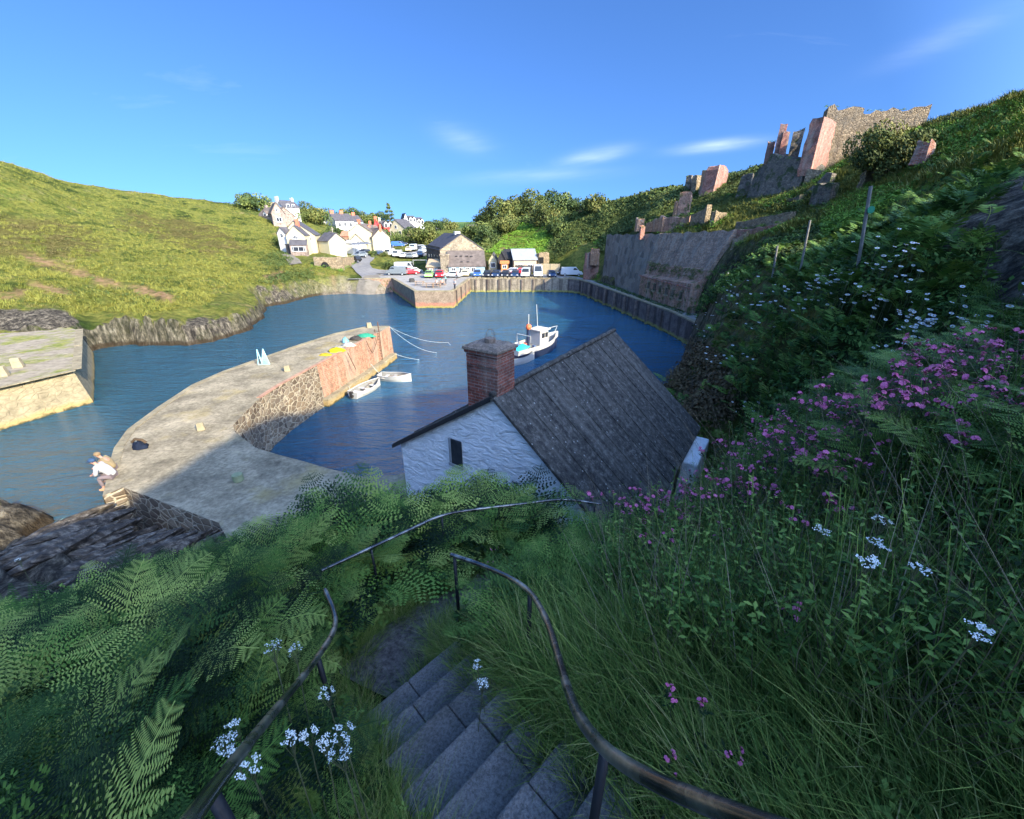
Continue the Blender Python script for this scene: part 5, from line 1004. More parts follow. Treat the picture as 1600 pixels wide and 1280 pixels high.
x, y, z, r = polyscatter([[(1130, 330), (1200, 300), (1290, 300), (1290, 345), (1180, 330)], [(1440, 170), (1495, 172), (1500, 190), (1430, 200)], [(1150, 392), (1290, 350), (1270, 400), (1120, 430)]], 16000, 18, 85, 8)
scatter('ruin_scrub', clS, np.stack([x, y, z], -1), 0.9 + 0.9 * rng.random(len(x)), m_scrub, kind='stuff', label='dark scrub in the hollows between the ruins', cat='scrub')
# --- headland grass
x, y, r = sample(42000, 34, 190, -64, -12); z = H(x, y); qx, qy, qd = proj(x, y, z); ok = (z > 3.2) & (x < -26) & ~inpoly(qx, qy, [(437, 375), (520, 375), (560, 395), (700, 400), (700, 470), (440, 402)]) & (qx < 560)
jit = dirt_at = None
def gridval(arr, x, y):
    r = np.clip(np.hypot(x, y), 0.26, 3300); a = np.arctan2(x, y); i = np.clip(((np.log(r) - lr0) / dlr).round().astype(int), 0, NR - 1); j = np.clip(np.searchsorted(az[:NA1], a), 0, NA1 - 1); return arr[i, j]
ok &= (gridval(dirt, x, y) < 0.5) & (gridval(rockm, x, y) < 0.5)
ok &= ~inpoly(x, y, [(-30, 88), (-30, 112), (20, 108), (20, 88)])
x, y, z = x[ok], y[ok], z[ok]; hth = gridval(heath, x, y) * (0.5 + 0.5 * vnoise(x, y, 2.5, 66)) > 0.5
scatter('headland_grass', fg, np.stack([x, y, z - .05], -1)[~hth], (0.55 + 0.6 * rng.random((~hth).sum())), m_fgr, tilt=0.3, rvb=0.4, kind='stuff', label='tussocky sunlit grass covering the headland across the water', cat='grass')
m_hth = rvmat('heather_leaf', [(0.1, (0.05, 0.045, 0.015)), (0.5, (0.12, 0.10, 0.03)), (0.9, (0.20, 0.17, 0.05))], pos_amt=0.4)
scatter('headland_heather', clS, np.stack([x, y, z], -1)[hth], (0.8 + 0.8 * rng.random(hth.sum())), m_hth, kind='stuff', label='brown heather patches on the headland slope', cat='heather')
x, y, r = sample(9000, 40, 170, -60, -14); z = H(x, y); qx, qy, qd = proj(x, y, z); k = (z > 4) & (x < -28) & (vnoise(x, y, 11, 91) + .5 * vnoise(x, y, 4, 92) > .42) & ~inpoly(qx, qy, [(437, 370), (520, 370), (560, 395), (700, 400), (700, 470), (440, 402)]) & (qx < 540) & (gridval(dirt, x, y) < .5)
scatter('headland_bracken', clS, np.stack([x, y, z - .1], -1)[k], 0.9 + 1.1 * rng.random(k.sum()), m_scrub, kind='stuff', label='darker bracken and gorse clumps scattered over the headland grass', cat='scrub')
# small bushes on the headland and cliff edge
x, y, z, r = polyscatter([[(430, 392), (440, 380), (450, 400), (462, 410), (440, 420), (400, 410)], [(395, 440), (480, 420), (495, 435), (430, 446)], [(355, 300), (400, 312), (430, 330), (400, 338), (340, 315)]], 9000, 60, 190)
scatter('headland_scrub', clS, np.stack([x, y, z], -1), 1.2 + 1.3 * rng.random(len(x)), m_scrub, kind='stuff', label='dark green scrub on the headland beside the white house', cat='scrub')
# ------------------------------------------------------------ flowers that can be counted
m_pink = (lambda *a, **k: rvmat(*a, **k))('campion_petal', [(0.1, (0.62, 0.10, 0.28)), (0.5, (0.86, 0.26, 0.46)), (0.85, (0.95, 0.52, 0.66))], 0.5, pos_amt=0.7, sc=9.0, trans=0.25)
m_calyx = paint('campion_calyx', (0.14, 0.035, 0.06), 0.3, 0.7, bump=0)
m_cst = paint('campion_stem', (0.10, 0.11, 0.05), 0.3, 0.8, bump=0)
def campion_meshes(seed, h):
    g = random.Random(seed); st, fl = MB(), Tpl(); cal = []
    def add(p0, d, L0, r0, depth):
        p1 = p0 + d * L0; mid = (p0 + p1) / 2 + Vector((g.uniform(-.02, .02), g.uniform(-.02, .02), 0)); st.tube([p0, mid, p1], r0, 4, caps=False, r1=r0 * .7)
        for s2 in (-1, 1):                                    # opposite leaves
            a = g.uniform(0, 6.28); ld = Vector((math.cos(a), math.sin(a), g.uniform(-.1, .5))).normalized(); sd = ld.cross(Vector((0, 0, 1))).normalized(); l = g.uniform(.03, .06); st.cur = 1
            st.face([mid, mid + ld * l * .5 + sd * l * .2, mid + ld * l, mid + ld * l * .5 - sd * l * .2]); st.cur = 0
        if depth == 0:
            for _ in range(g.randint(1, 3)):
                fd = (d + Vector((g.uniform(-.9, .9), g.uniform(-.9, .9), g.uniform(-.3, .5)))).normalized(); c0 = p1 + fd * g.uniform(.012, .03); st.cur = 2; st.tube([p1, c0], 0.0035, 4, r1=0.0055); st.cur = 0
                a_ = fd.cross(Vector((.3, .2, 1))).normalized(); b_ = fd.cross(a_); R0 = g.uniform(.010, .0165); rv = g.random()
                for k in range(5):
                    t = k * 1.2566 + g.uniform(-.1, .1); u = a_ * math.cos(t) + b_ * math.sin(t); v = a_ * -math.sin(t) + b_ * math.cos(t)
                    fl.quad(tuple(c0), tuple(c0 + u * R0 * .8 + v * R0 * .5 + fd * .003), tuple(c0 + u * R0 * 1.0), tuple(c0 + u * R0 * .8 - v * R0 * .5 + fd * .003), rv)
            return
        for _ in range(g.randint(2, 3)):
            nd_ = (d + Vector((g.uniform(-.6, .6), g.uniform(-.6, .6), g.uniform(-.1, .3)))).normalized(); add(p1, nd_, L0 * g.uniform(.35, .6), r0 * .75, depth - 1)
    add(Vector((0, 0, 0)), Vector((g.uniform(-.12, .12), g.uniform(-.12, .12), 1)).normalized(), h * .5, 0.003, 2)
    return st, fl
protos = []
for i in range(7):
    st, fl = campion_meshes(300 + i, 0.85); e_ = empty('campion_plant', (0, 0, -50), 0); bpy.data.objects.remove(e_); st.cur = 3
    for qd_ in fl.q: st.face([fl.v[j] for j in qd_])
    protos.append(st.build('campion_plant', [m_cst, m_herb, m_calyx, m_pink]))
campi = []
rpoly = [(0.9, 3.0), (1.6, 2.5), (2.6, 2.3), (3.9, 2.2), (4.5, 3.2), (4.2, 4.2), (3.2, 4.4), (2.2, 4.1), (1.3, 3.7)]
rpoly2 = [(0.9, 2.3), (1.6, 2.0), (3.2, 1.7), (4.6, 1.6), (5.2, 2.6), (4.4, 3.3), (1.2, 3.1)]
while len(campi) < 105:
    x = random.uniform(0.8, 5.2); y = random.uniform(1.6, 3.3)
    if inpoly(np.array([x]), np.array([y]), rpoly2)[0]: campi.append((x, y, random.uniform(0.75, 1.15)))
while len(campi) < 235:
    x = random.uniform(0.8, 4.5); y = random.uniform(2.3, 4.6)
    if inpoly(np.array([x]), np.array([y]), rpoly)[0]: campi.append((x, y, random.uniform(0.78, 1.25)))
for px, py in ((1350, 640), (1362, 655), (1345, 670), (1385, 650)): v = hit_off(px, py + 40, 0.5); campi.append((v.x, v.y, 1.35))
extra = [(1060, 1110, .6), (1075, 1150, .6), (1045, 1190, .55), (780, 860, .5), (820, 870, .5), (925, 850, .6), (760, 880, .45), (1230, 1000, .7)]
used = set()
def put_copy(protos, i, loc, rz, s):
    k = i % len(protos)
    o = protos[k] if k not in used else copy_tree(protos[k]); used.add(k); o.location = loc; o.rotation_euler = (random.uniform(-.12, .12), random.uniform(-.12, .12), rz); o.scale = (s, s, s); return o
for i, (x, y, s) in enumerate(campi):
    o = put_copy(protos, i, (x, y, float(H(x, y)) - 0.03), random.uniform(0, 6.28), s); tag(o, 'pink campion in the thick drift of flowers on the right bank above the house roof', 'wildflower', 'pink campions on the right bank')
for i, (px, py, s) in enumerate(extra):
    v = hit_off(px, py, 0.3); o = put_copy(protos, i, (v.x, v.y, v.z), random.uniform(0, 6.28), s)
    tag(o, 'pink campion growing alone in the grass close to the handrails' , 'wildflower', 'scattered pink campions near the handrails')
# oxeye daisies
m_dw = paint('daisy_petal', (0.80, 0.80, 0.78), 0.03, 0.6, bump=0); m_dy = paint('daisy_centre', (0.65, 0.42, 0.03), 0.1, 0.7, bump=0)
def daisy_mesh(seed):
    g = random.Random(seed); q = MB(); h = g.uniform(.72, .9); c0 = Vector((g.uniform(-.05, .05), g.uniform(-.05, .05), h)); q.cur = 2; q.tube([(0, 0, 0), c0], 0.004, 4, caps=False); q.cur = 0
    n = Vector((g.uniform(-.4, .2), g.uniform(-.9, -.2), 1)).normalized(); a_ = n.cross(Vector((1, 0, 0.1))).normalized(); b_ = n.cross(a_)
    for k in range(11):
        t = k * 2 * math.pi / 11; u = a_ * math.cos(t) + b_ * math.sin(t); v = a_ * -math.sin(t) + b_ * math.cos(t); R0 = 0.034
        q.face([c0 + u * .006, c0 + u * R0 * .9 + v * .008, c0 + u * R0, c0 + u * R0 * .9 - v * .008])
    q.cur = 1; q.ball(c0 + n * .003, .0095, 8, 4); return q
dp = [daisy_mesh(s).build('oxeye_daisy', [m_dw, m_dy, m_cst]) for s in range(6)]; dused = 0
dz = [(1150, 462, 60, 26, 26), (1245, 452, 45, 16, 18), (1300, 440, 30, 12, 24), (1200, 480, 60, 30, 26), (1330, 470, 50, 20, 22), (1090, 510, 30, 25, 18), (1430, 505, 36, 20, 34), (1400, 545, 60, 18, 20), (1470, 560, 55, 20, 26), (1500, 510, 50, 25, 12), (1140, 565, 40, 15, 12), (1440, 470, 60, 40, 16), (1360, 420, 60, 30, 14), (1400, 395, 40, 20, 10), (1160, 640, 30, 12, 8)]
for cx, cy, sx_, sy_, n_ in dz:
    for _ in range(n_):
        v = hit_off(random.gauss(cx, sx_ * .6), random.gauss(cy, sy_ * .6), 0.72, 7)
        if v is None or v.length > 60 or math.hypot(v.x, v.y) < 7.6: continue
        o = dp[dused % 6] if dused < 6 else dp[dused % 6].copy()
        if dused >= 6: COL.objects.link(o)
        dused += 1; o.location = v; o.rotation_euler = (0, 0, random.uniform(-.5, .5)); s = random.uniform(.8, 1.2) * min(1.8, max(.8, v.length / 12)); o.scale = (s, s, 1.0)
        tag(o, 'white oxeye daisy on the shaded bracken slope right of the house', 'daisy', 'oxeye daisies on the slope')
# cow parsley style umbels
m_umb = paint('umbel_white', (0.74, 0.76, 0.70), 0.06, 0.7, bump=0)
def umbel(seed):
    g = random.Random(seed); q = MB(); h = 0.7; q.cur = 1; q.tube([(0, 0, 0), (0.02, 0, h - .08)], .004, 5, caps=False)
    for k in range(13):
        a = g.uniform(0, 6.28); r0 = 0.052 * math.sqrt(g.random()); c0 = Vector((0.02 + r0 * math.cos(a), r0 * math.sin(a), h - r0 * r0 * 3)); q.cur = 1; q.tube([(0.02, 0, h - .08), c0], .0012, 3, caps=False); q.cur = 0
        for j in range(9):
            b_ = g.uniform(0, 6.28); r1 = .013 * math.sqrt(g.random()); c1 = c0 + Vector((math.cos(b_) * r1, math.sin(b_) * r1, g.uniform(0, .004))); s = g.uniform(.003, .0045)
            n = Vector((g.uniform(-.5, .5), g.uniform(-.7, .1), 1)).normalized(); u = n.cross(Vector((1, 0, 0))).normalized(); v = n.cross(u); q.face([c1 - u * s, c1 - v * s, c1 + u * s, c1 + v * s])
    return q
ul = [(407, 1032, 'beside the bend of the left handrail, left of a pair'), (434, 1024, 'beside the bend of the left handrail, right of a pair'), (510, 1083, 'just inside the left handrail below its bend'), (378, 1118, 'outside the left handrail, uppermost of a loose cluster'), (391, 1137, 'touching the outside of the left handrail half way up'), (332, 1144, 'outside the left handrail, furthest from it in the cluster'), (362, 1161, 'outside the left handrail, lowest of the cluster'), (450, 1126, 'just inside the left handrail at its middle'), (480, 1186, 'in the grass at the left of the lowest visible steps, middle of three'), (451, 1211, 'closest to the viewer inside the left handrail'), (540, 1152, 'nearest to the left edge of the steps'), (538, 1196, 'small one overhanging the left edge of the lower steps'),
      (1275, 830, 'under the pink flowers on the right bank'), (1370, 873, 'in the middle of the right bank, left of two bright ones'), (1423, 880, 'in the middle of the right bank, right of two bright ones'), (758, 1022, 'in the bracken just inside the right handrail'), (735, 1060, 'hanging over the right end of the upper steps'), (1348, 828, 'in the right bank above two bright ones'), (1412, 832, 'in the right bank against the bracken'), (1520, 950, 'low in the bracken at the right edge'), (20, 880, 'at the far left edge of the bracken')]
up = [umbel(s).build('umbel_flower', [m_umb, m_cst]) for s in range(4)]
for i, (px, py, lb) in enumerate(ul):
    off_ = 1.0 if i < 12 or i == 20 else .78; v = hit_off(px, py, off_); o = up[i] if i < 4 else up[i % 4].copy()
    if i >= 4: COL.objects.link(o)
    o.location = v; o.rotation_euler = (random.uniform(-.1, .1), random.uniform(-.1, .1), random.uniform(0, 6)); s = random.uniform(.65, .95); o.scale = (s * .9, s * .9, off_ / .7)
    tag(o, 'white umbel ' + lb, 'wildflower', 'white umbel flowers near the handrails')
# ------------------------------------------------------------ buildings
W_ = lambda n, c: paint('render_' + n, c, 0.06, 0.85, 1.5, 0.2, 0.1)
m_cream = W_('cream', (0.43, 0.38, 0.245)); m_wht = W_('white', (0.47, 0.46, 0.43)); m_blu = W_('pale_blue', (0.42, 0.62, 0.72)); m_red = W_('red', (0.60, 0.06, 0.06)); m_pink = W_('pink', (0.44, 0.35, 0.27)); m_tan = W_('tan', (0.38, 0.29, 0.19)); m_ltb = W_('seaside_blue', (0.26, 0.36, 0.40))
m_sl = paint('roof_slate', (0.075, 0.07, 0.075), 0.3, 0.7, 1.2, 0.3, 0.3); m_slb = paint('roof_slate_brown', (0.13, 0.105, 0.09), 0.35, 0.8, 1.0, 0.2, 0.4); m_orf = paint('roof_orange', (0.42, 0.17, 0.10), 0.3, 0.8, 1.2); m_tin = paint('tin_roof', (0.26, 0.28, 0.31), 0.12, 0.45, 0.8, 0.5)
m_whs = stone('house_stone', [(0.34, 0.28, 0.19), (0.46, 0.38, 0.27), (0.26, 0.21, 0.15)], sc=2.2, mortar=(0.20, 0.16, 0.12)); m_whs_shade = stone('shaded_house_stone', [(0.10, 0.085, 0.075), (0.15, 0.13, 0.11)], sc=2.2, mortar=(0.07, 0.06, 0.055))  # second stone is darkened to stand for the warehouse's shaded side
m_hst = stone('cottage_stone', [(0.30, 0.22, 0.18), (0.42, 0.32, 0.26), (0.22, 0.16, 0.13)], sc=2.2, mortar=(0.34, 0.28, 0.22))
m_chp = paint('chimney_red', (0.52, 0.13, 0.07), 0.2, 0.85, 2); m_frame = paint('window_frame', (0.80, 0.79, 0.76), 0.03, 0.5, bump=0); m_glass = paint('window_pane', (0.03, 0.035, 0.045), 0.3, 0.12, 1, 0.6, 0); m_blk = paint('black_boards', (0.025, 0.024, 0.024), 0.3, 0.7); m_org = paint('orange_boards', (0.50, 0.19, 0.06), 0.2, 0.7); m_door = paint('door_blue', (0.06, 0.12, 0.2), 0.1, 0.5)
def house_(label, a, b_, depth, eh, rh, ridge='x', wall=None, roof=None, name='cottage', cat='house', wins=(), swins=(), chim=(), door=None, group=None, over=0.25, zoff=0.0, chm=None, dormers=(), roofname='roof', base=None, asym=0.5, halfroof=False, fixz=None):
    """a, b_ = (photo x, photo y of the base, distance) of the front left / front right ground corners"""
    A_ = PY(*a); B_ = PY(*b_); z0 = min(A_.z, B_.z) + zoff if fixz is None else fixz; d = Vector((B_.x - A_.x, B_.y - A_.y, 0)); Wd = d.length
    e_ = empty(name, (A_.x, A_.y, z0), math.atan2(d.y, d.x), label, cat, group); wall = wall or m_wht; roof = roof or m_sl; zb_ = -2.0
    q = MB()
    if halfroof: P = [(0, eh), (depth, eh + rh)]
    q.face([(0, 0, zb_), (Wd, 0, zb_), (Wd, 0, eh), (0, 0, eh)]) if ridge == 'x' else None
    if ridge == 'x':
        hb_ = eh + rh if halfroof else eh
        q.face([(Wd, depth, zb_), (0, depth, zb_), (0, depth, hb_), (Wd, depth, hb_)])
        for x_, rv_ in ((0, 1), (Wd, 0)):
            f = [(x_, 0, zb_), (x_, depth, zb_), (x_, depth, hb_), (x_, 0, eh)] if halfroof else [(x_, 0, zb_), (x_, depth, zb_), (x_, depth, eh), (x_, depth * asym, eh + rh), (x_, 0, eh)]
            q.face(f[::-1] if rv_ else f)
    else:
        for y_, rv_ in ((0, 0), (depth, 1)):
            f = [(0, y_, zb_), (Wd, y_, zb_), (Wd, y_, eh), (Wd * asym, y_, eh + rh), (0, y_, eh)]; q.face(f[::-1] if rv_ else f)
        q.face([(Wd, 0, zb_), (Wd, depth, zb_), (Wd, depth, eh), (Wd, 0, eh)]); q.face([(0, depth, zb_), (0, 0, zb_), (0, 0, eh), (0, depth, eh)])
    w_ = q.build('wall', wall, e_)
    q = MB(); o = over; t_ = 0.14
    def slab(p0, p1, p2, p3):
        p = [Vector(v) for v in (p0, p1, p2, p3)]; up = [v + Vector((0, 0, t_)) for v in p]; q.face(up); q.face(p[::-1])
        for i in range(4): j = (i + 1) % 4; q.face([p[i], p[j], up[j], up[i]])
    if halfroof: s_ = rh / depth; slab((-o, -o, eh - s_ * o + .01), (Wd + o, -o, eh - s_ * o + .01), (Wd + o, depth + .1, eh + rh + .01), (-o, depth + .1, eh + rh + .01))
    elif ridge == 'x':
        s_ = rh / (depth * asym); slab((-o, -o, eh - s_ * o + .01), (Wd + o, -o, eh - s_ * o + .01), (Wd + o, depth * asym, eh + rh + .01), (-o, depth * asym, eh + rh + .01))
        s_ = rh / (depth * (1 - asym)); slab((-o, depth * asym + .002, eh + rh + .01), (Wd + o, depth * asym + .002, eh + rh + .01), (Wd + o, depth + o, eh - s_ * o + .01), (-o, depth + o, eh - s_ * o + .01))
    else:
        s_ = rh / (Wd * asym); slab((-o, -o, eh - s_ * o + .01), (Wd * asym, -o, eh + rh + .01), (Wd * asym, depth + o, eh + rh + .01), (-o, depth + o, eh - s_ * o + .01))
        s_ = rh / (Wd * (1 - asym)); slab((Wd * asym + .002, -o, eh + rh + .01), (Wd + o, -o, eh - s_ * o + .01), (Wd + o, depth + o, eh - s_ * o + .01), (Wd * asym + .002, depth + o, eh + rh + .01))
    r_ = q.build(roofname, roof, e_)
    def win(M, w, h):
        q = MB(); q.box(-w / 2 - .09, w / 2 + .09, -0.07, 0.05, -h / 2 - .09, h / 2 + .09, M); f = q.build('window', m_frame, e_); q = MB()
        q.box(-w / 2, -0.03, -0.085, -0.06, -h / 2, h / 2, M); q.box(0.03, w / 2, -0.085, -0.06, -h / 2, h / 2, M); q.build('pane', m_glass, f)
    for (u, v, w, h) in wins: win(Matrix.Translation((u * Wd, 0, v)), w, h)
    for (u, v, w, h) in swins: win(Matrix.Translation((Wd, u * depth, v)) @ Matrix.Rotation(R(90), 4, 'Z'), w, h)
    if door: 
        u, w, h = door; q = MB(); q.box(u * Wd - w / 2, u * Wd + w / 2, -0.06, 0.04, 0, h); q.build('door', m_door, e_)
    for (u, hgt, wd) in chim:
        q = MB(); cx, cy = (u * Wd, depth * asym) if ridge == 'x' else (Wd * asym, u * depth); q.box(cx - wd / 2, cx + wd / 2, cy - .35, cy + .35, eh + rh - 1.0, eh + rh + hgt); c2 = q.build('chimney', chm or m_chp, r_)
        q.box(cx - wd / 2 - .06, cx + wd / 2 + .06, cy - .41, cy + .41, eh + rh + hgt - .12, eh + rh + hgt)
    for (u, w, h) in dormers:
        q = MB(); x_ = u * Wd; z_ = eh - 0.3; q.face([(x_ - w / 2, -0.1, z_), (x_ + w / 2, -0.1, z_), (x_ + w / 2, -0.1, z_ + h), (x_, -0.1, z_ + h + w * .45), (x_ - w / 2, -0.1, z_ + h)])
        for sg in (-1, 1): q.face([(x_ + sg * w / 2, -0.1, z_), (x_ + sg * w / 2, 1.8, z_), (x_ + sg * w / 2, 1.8, z_ + h), (x_ + sg * w / 2, -0.1, z_ + h)])
        dm = q.build('dormer', m_wht, e_); q = MB()
        for sg in (-1, 1): q.face([(x_ + sg * (w / 2 + .12), -0.3, z_ + h - .1), (x_, -0.3, z_ + h + w * .45 + .08), (x_, 2.4, z_ + h + w * .45 + .08), (x_ + sg * (w / 2 + .12), 2.4, z_ + h - .1)])
        q.build('dormer_roof', roof, dm); q = MB(); q.box(x_ - w * .25, x_ + w * .25, -0.14, -0.1, z_ + .3, z_ + h - .1); q.build('pane', m_glass, dm)
    return e_
# white house on the headland corner
house_('large white and cream gabled house with red chimney on the left above the slipway', (447, 396, 106), (497, 396, 108), 9, 4.2, 3.0, 'y', m_cream, m_sl, 'white_house', wins=((0.83, 3.3, .5, .8),), swins=((.4, 1.5, 1, 1),), asym=0.42, chm=m_chp)
hq = house_('cream front gable block with slate lean-to projecting from the large white house', (452.5, 396.5, 103.2), (481, 396.5, 103.8), 4, 4.0, 2.0, 'y', m_cream, m_sl, 'front_block', wins=((.5, 3.6, .5, .7), (.38, 3.55, .35, .55), (.62, 3.55, .35, .55)), asym=0.5, chim=((0.8, 1.5, 0.7),), over=.15)
house_('low stone sun room with slate roof and wide white window under the cream gable', (455, 397, 101.6), (481, 397, 102.4), 1.6, 1.9, 1.1, 'x', m_hst, m_sl, 'sun_room', wins=((.5, 1.1, 1.9, .9), (.2, 1.1, .6, .9), (.8, 1.1, .6, .9)), halfroof=True, over=.1)
house_('narrow white wing with small gable at the left end of the large white house', (439.5, 396, 104.5), (452, 396, 104), 5, 4.4, 1.2, 'y', m_wht, m_sl, 'side_wing', wins=((.55, 3.9, .6, .8),), over=.15)
gt_ = empty('porch', PY(453.5, 396, 102.6), 0, 'dark boarded porch door beside the stone sun room', 'porch'); q = MB(); q.box(-0.7, .7, -.1, .3, -.2, 1.9); q.build('door', m_blk, gt_); q = MB(); q.box(-0.8, .8, -.2, .35, 1.9, 2.05); q.build('lintel', m_blk, gt_)
house_('yellow ochre outbuilding with dark roof right of the large white house', (499, 391, 110), (515, 390, 108), 5, 2.2, 1.7, 'x', m_cream, m_sl, 'outbuilding', chim=())
house_('wide low cream bungalow gable with a dark garage front', (505, 388, 122), (536, 387, 124), 9, 2.6, 1.6, 'y', m_cream, m_sl, 'bungalow')
house_('flat dark slate roofed garage in front of the cream bungalow', (516, 391, 117), (534, 390.5, 117.5), 4, 0.9, 1.2, 'x', m_obrick, m_sl, 'garage', halfroof=True)
house_('stone cottage with white dormer high on the left hill', (404, 345, 150), (432, 346, 146), 7, 1.6, 2.6, 'x', m_hst, m_slb, 'stone_cottage', dormers=((0.45, 1.8, 1.0),), chim=((0.04, .8, .8),), chm=m_hst)
house_('gabled stone wing with white barge boards on the left hill cottage', (428, 352, 141), (448, 352, 143), 9, 3.6, 2.8, 'y', m_hst, m_slb, 'stone_wing', wins=((.5, 1.6, 1.4, 1.2), (.5, 4.3, .8, 1.0)))
house_('tall bright white house behind the stone cottage on the left hill', (431, 345, 157), (447, 345, 154.5), 6, 4.3, 2.0, 'y', m_wht, m_sl, 'tall_house', wins=((.6, 3.5, 1, 1.2),), swins=((.3, 4.5, 1, 1.2), (.65, 4.5, 1, 1.2)), chim=((0.0, 1.2, 1.1), (.95, 1.0, 1.0)), chm=m_wht)
house_('low tan roofed building behind the left hill cottage', (412, 338, 165), (430, 338, 165), 7, 2.0, 2.6, 'x', m_tan, m_tan, 'tan_building')
house_('white half of the long hilltop terrace with red chimneys', (527, 365, 200), (556, 367, 206), 10, 5.8, 3.0, 'x', m_wht, m_sl, 'terrace_house', wins=((.2, 4.3, 1.1, 1.5), (.5, 4.3, 1.1, 1.5), (.8, 4.3, 1.1, 1.5), (.3, 1.5, 1.1, 1.6), (.7, 1.5, 1.1, 1.6)), chim=((.12, 1.4, 1.6), (.62, 1.4, 1.6)), door=(.5, 1.1, 2.1))
house_('pale blue end of the long hilltop terrace', (556.2, 367, 206.1), (570, 367.5, 209), 10, 5.6, 2.8, 'x', m_blu, m_sl, 'terrace_house', wins=((.3, 4.2, 1.1, 1.5), (.75, 4.2, 1.1, 1.5)), chim=((.5, 1.3, 1.6),), door=(.5, 1.1, 2.1))
house_('small white house with dark roof left of the hilltop terrace', (503, 354, 205), (518, 354, 208), 8, 2.6, 2.4, 'x', m_wht, m_sl, 'cottage', wins=((.75, 1.5, 1, 1),))
house_('cream gable end cafe house behind the grey umbrellas', (543, 392, 134), (575, 391, 136), 9, 1.6, 3.0, 'y', m_cream, m_sl, 'cafe_house')
house_('low white outbuilding left of the grey umbrellas', (534, 394, 130), (552, 395, 129), 5, 2.6, 0.6, 'x', m_wht, m_wht, 'outbuilding')
house_('white fronted house with dark roof and pointed dormers in the village centre', (566, 389, 146), (584, 390, 140), 6, 3.6, 2.6, 'x', m_cream, m_slb, 'village_house', dormers=((.62, 1.8, 1.2),), wins=((.6, 1.6, 1.2, 1.3),), chim=((.05, 1.0, 1.0), (.97, 1.2, 1.0)))
house_('cream terrace house with chimney, nearest along the rising road', (583, 390, 141), (592, 388, 150), 7, 5.2, 2.4, 'x', m_cream, m_slb, 'terrace_house', wins=((.5, 3.8, 1, 1.3), (.3, 1.4, 1, 1.3)), chim=((.1, 1.2, 1.2),))
house_('middle cream terrace house with gabled dormer beside the rising road', (592.2, 388, 150.2), (599, 385, 161), 7, 5.0, 2.4, 'x', m_pink, m_slb, 'terrace_house', wins=((.5, 3.6, 1, 1.3),), dormers=((.5, 1.7, 1.3),), chim=((.9, 1.2, 1.1),))
house_('far cream terrace house at the top of the road row', (599.2, 385, 161.2), (605, 383, 172), 7, 4.6, 2.4, 'x', m_cream, m_slb, 'terrace_house', wins=((.5, 3.4, 1, 1.3),))
house_('orange tiled cottage roof behind the dormered village house', (572, 377, 160), (584, 376, 160), 6, 2.8, 2.2, 'x', m_tan, m_orf, 'cottage')
house_('brick red outbuildings between the bungalow and the cafe house', (534, 381, 150), (548, 380, 150), 5, 2.4, 1.4, 'x', m_obrick, m_orf, 'outbuilding')
house_('tall narrow red house with a high gable among the trees', (586, 367, 190), (593, 367, 190.4), 6, 3.6, 2.4, 'y', m_red, m_red, 'red_house', chim=((.1, 1.2, 1.1),))
house_('red terrace with white gabled dormers in the village', (601, 368, 200), (616, 368, 203), 8, 3.6, 2.4, 'x', m_red, m_sl, 'red_terrace', dormers=((.25, 1.8, 1.7), (.7, 1.8, 1.7)), wins=((.25, 1.6, 1, 1.3), (.7, 1.6, 1, 1.3)), chim=((.02, 1.4, 1.0),), chm=m_cream)
house_('cream gabled house right of the red terrace', (611, 369, 193), (634, 369, 190), 8, 3.0, 3.6, 'y', m_cream, m_sl, 'cream_house', wins=((.4, 3.6, .9, 1.2), (.65, 1.4, 1, 1.2)), asym=0.36)
house_('white house with tall chimney gable left of the white village pair', (632, 362, 222), (640, 362, 223), 9, 5.0, 3.2, 'y', m_wht, m_sl, 'white_villa', wins=((.5, 3.6, 1.1, 1.4),))
house_('white dormered house in the middle of the far village row', (640, 362, 224), (652, 362, 226), 9, 4.8, 2.4, 'x', m_wht, m_sl, 'white_villa', dormers=((.3, 1.6, 1.5), (.75, 1.6, 1.5)), wins=((.3, 1.8, 1.1, 1.4), (.75, 1.8, 1.1, 1.4)))
house_('white dormered house at the right end of the far village row', (652.5, 362, 228), (664, 362, 230), 9, 4.2, 2.4, 'x', m_wht, m_sl, 'white_villa', dormers=((.3, 1.6, 1.3), (.75, 1.6, 1.3)))
house_('far white bungalow right of the village between the trees', (673, 365, 255), (692, 365, 258), 8, 2.2, 1.8, 'x', m_wht, m_sl, 'bungalow')
house_('pale farm buildings on the distant fields left of the warehouse ridge', (730, 361, 330), (752, 361, 332), 10, 2.4, 1.8, 'x', m_tan, m_slb, 'farm_building')
house_('low garden wall building with arch below the white village houses', (636, 372, 205), (652, 372, 206), 3, 1.8, 0.3, 'x', m_tan, m_tan, 'garden_wall', cat='wall')
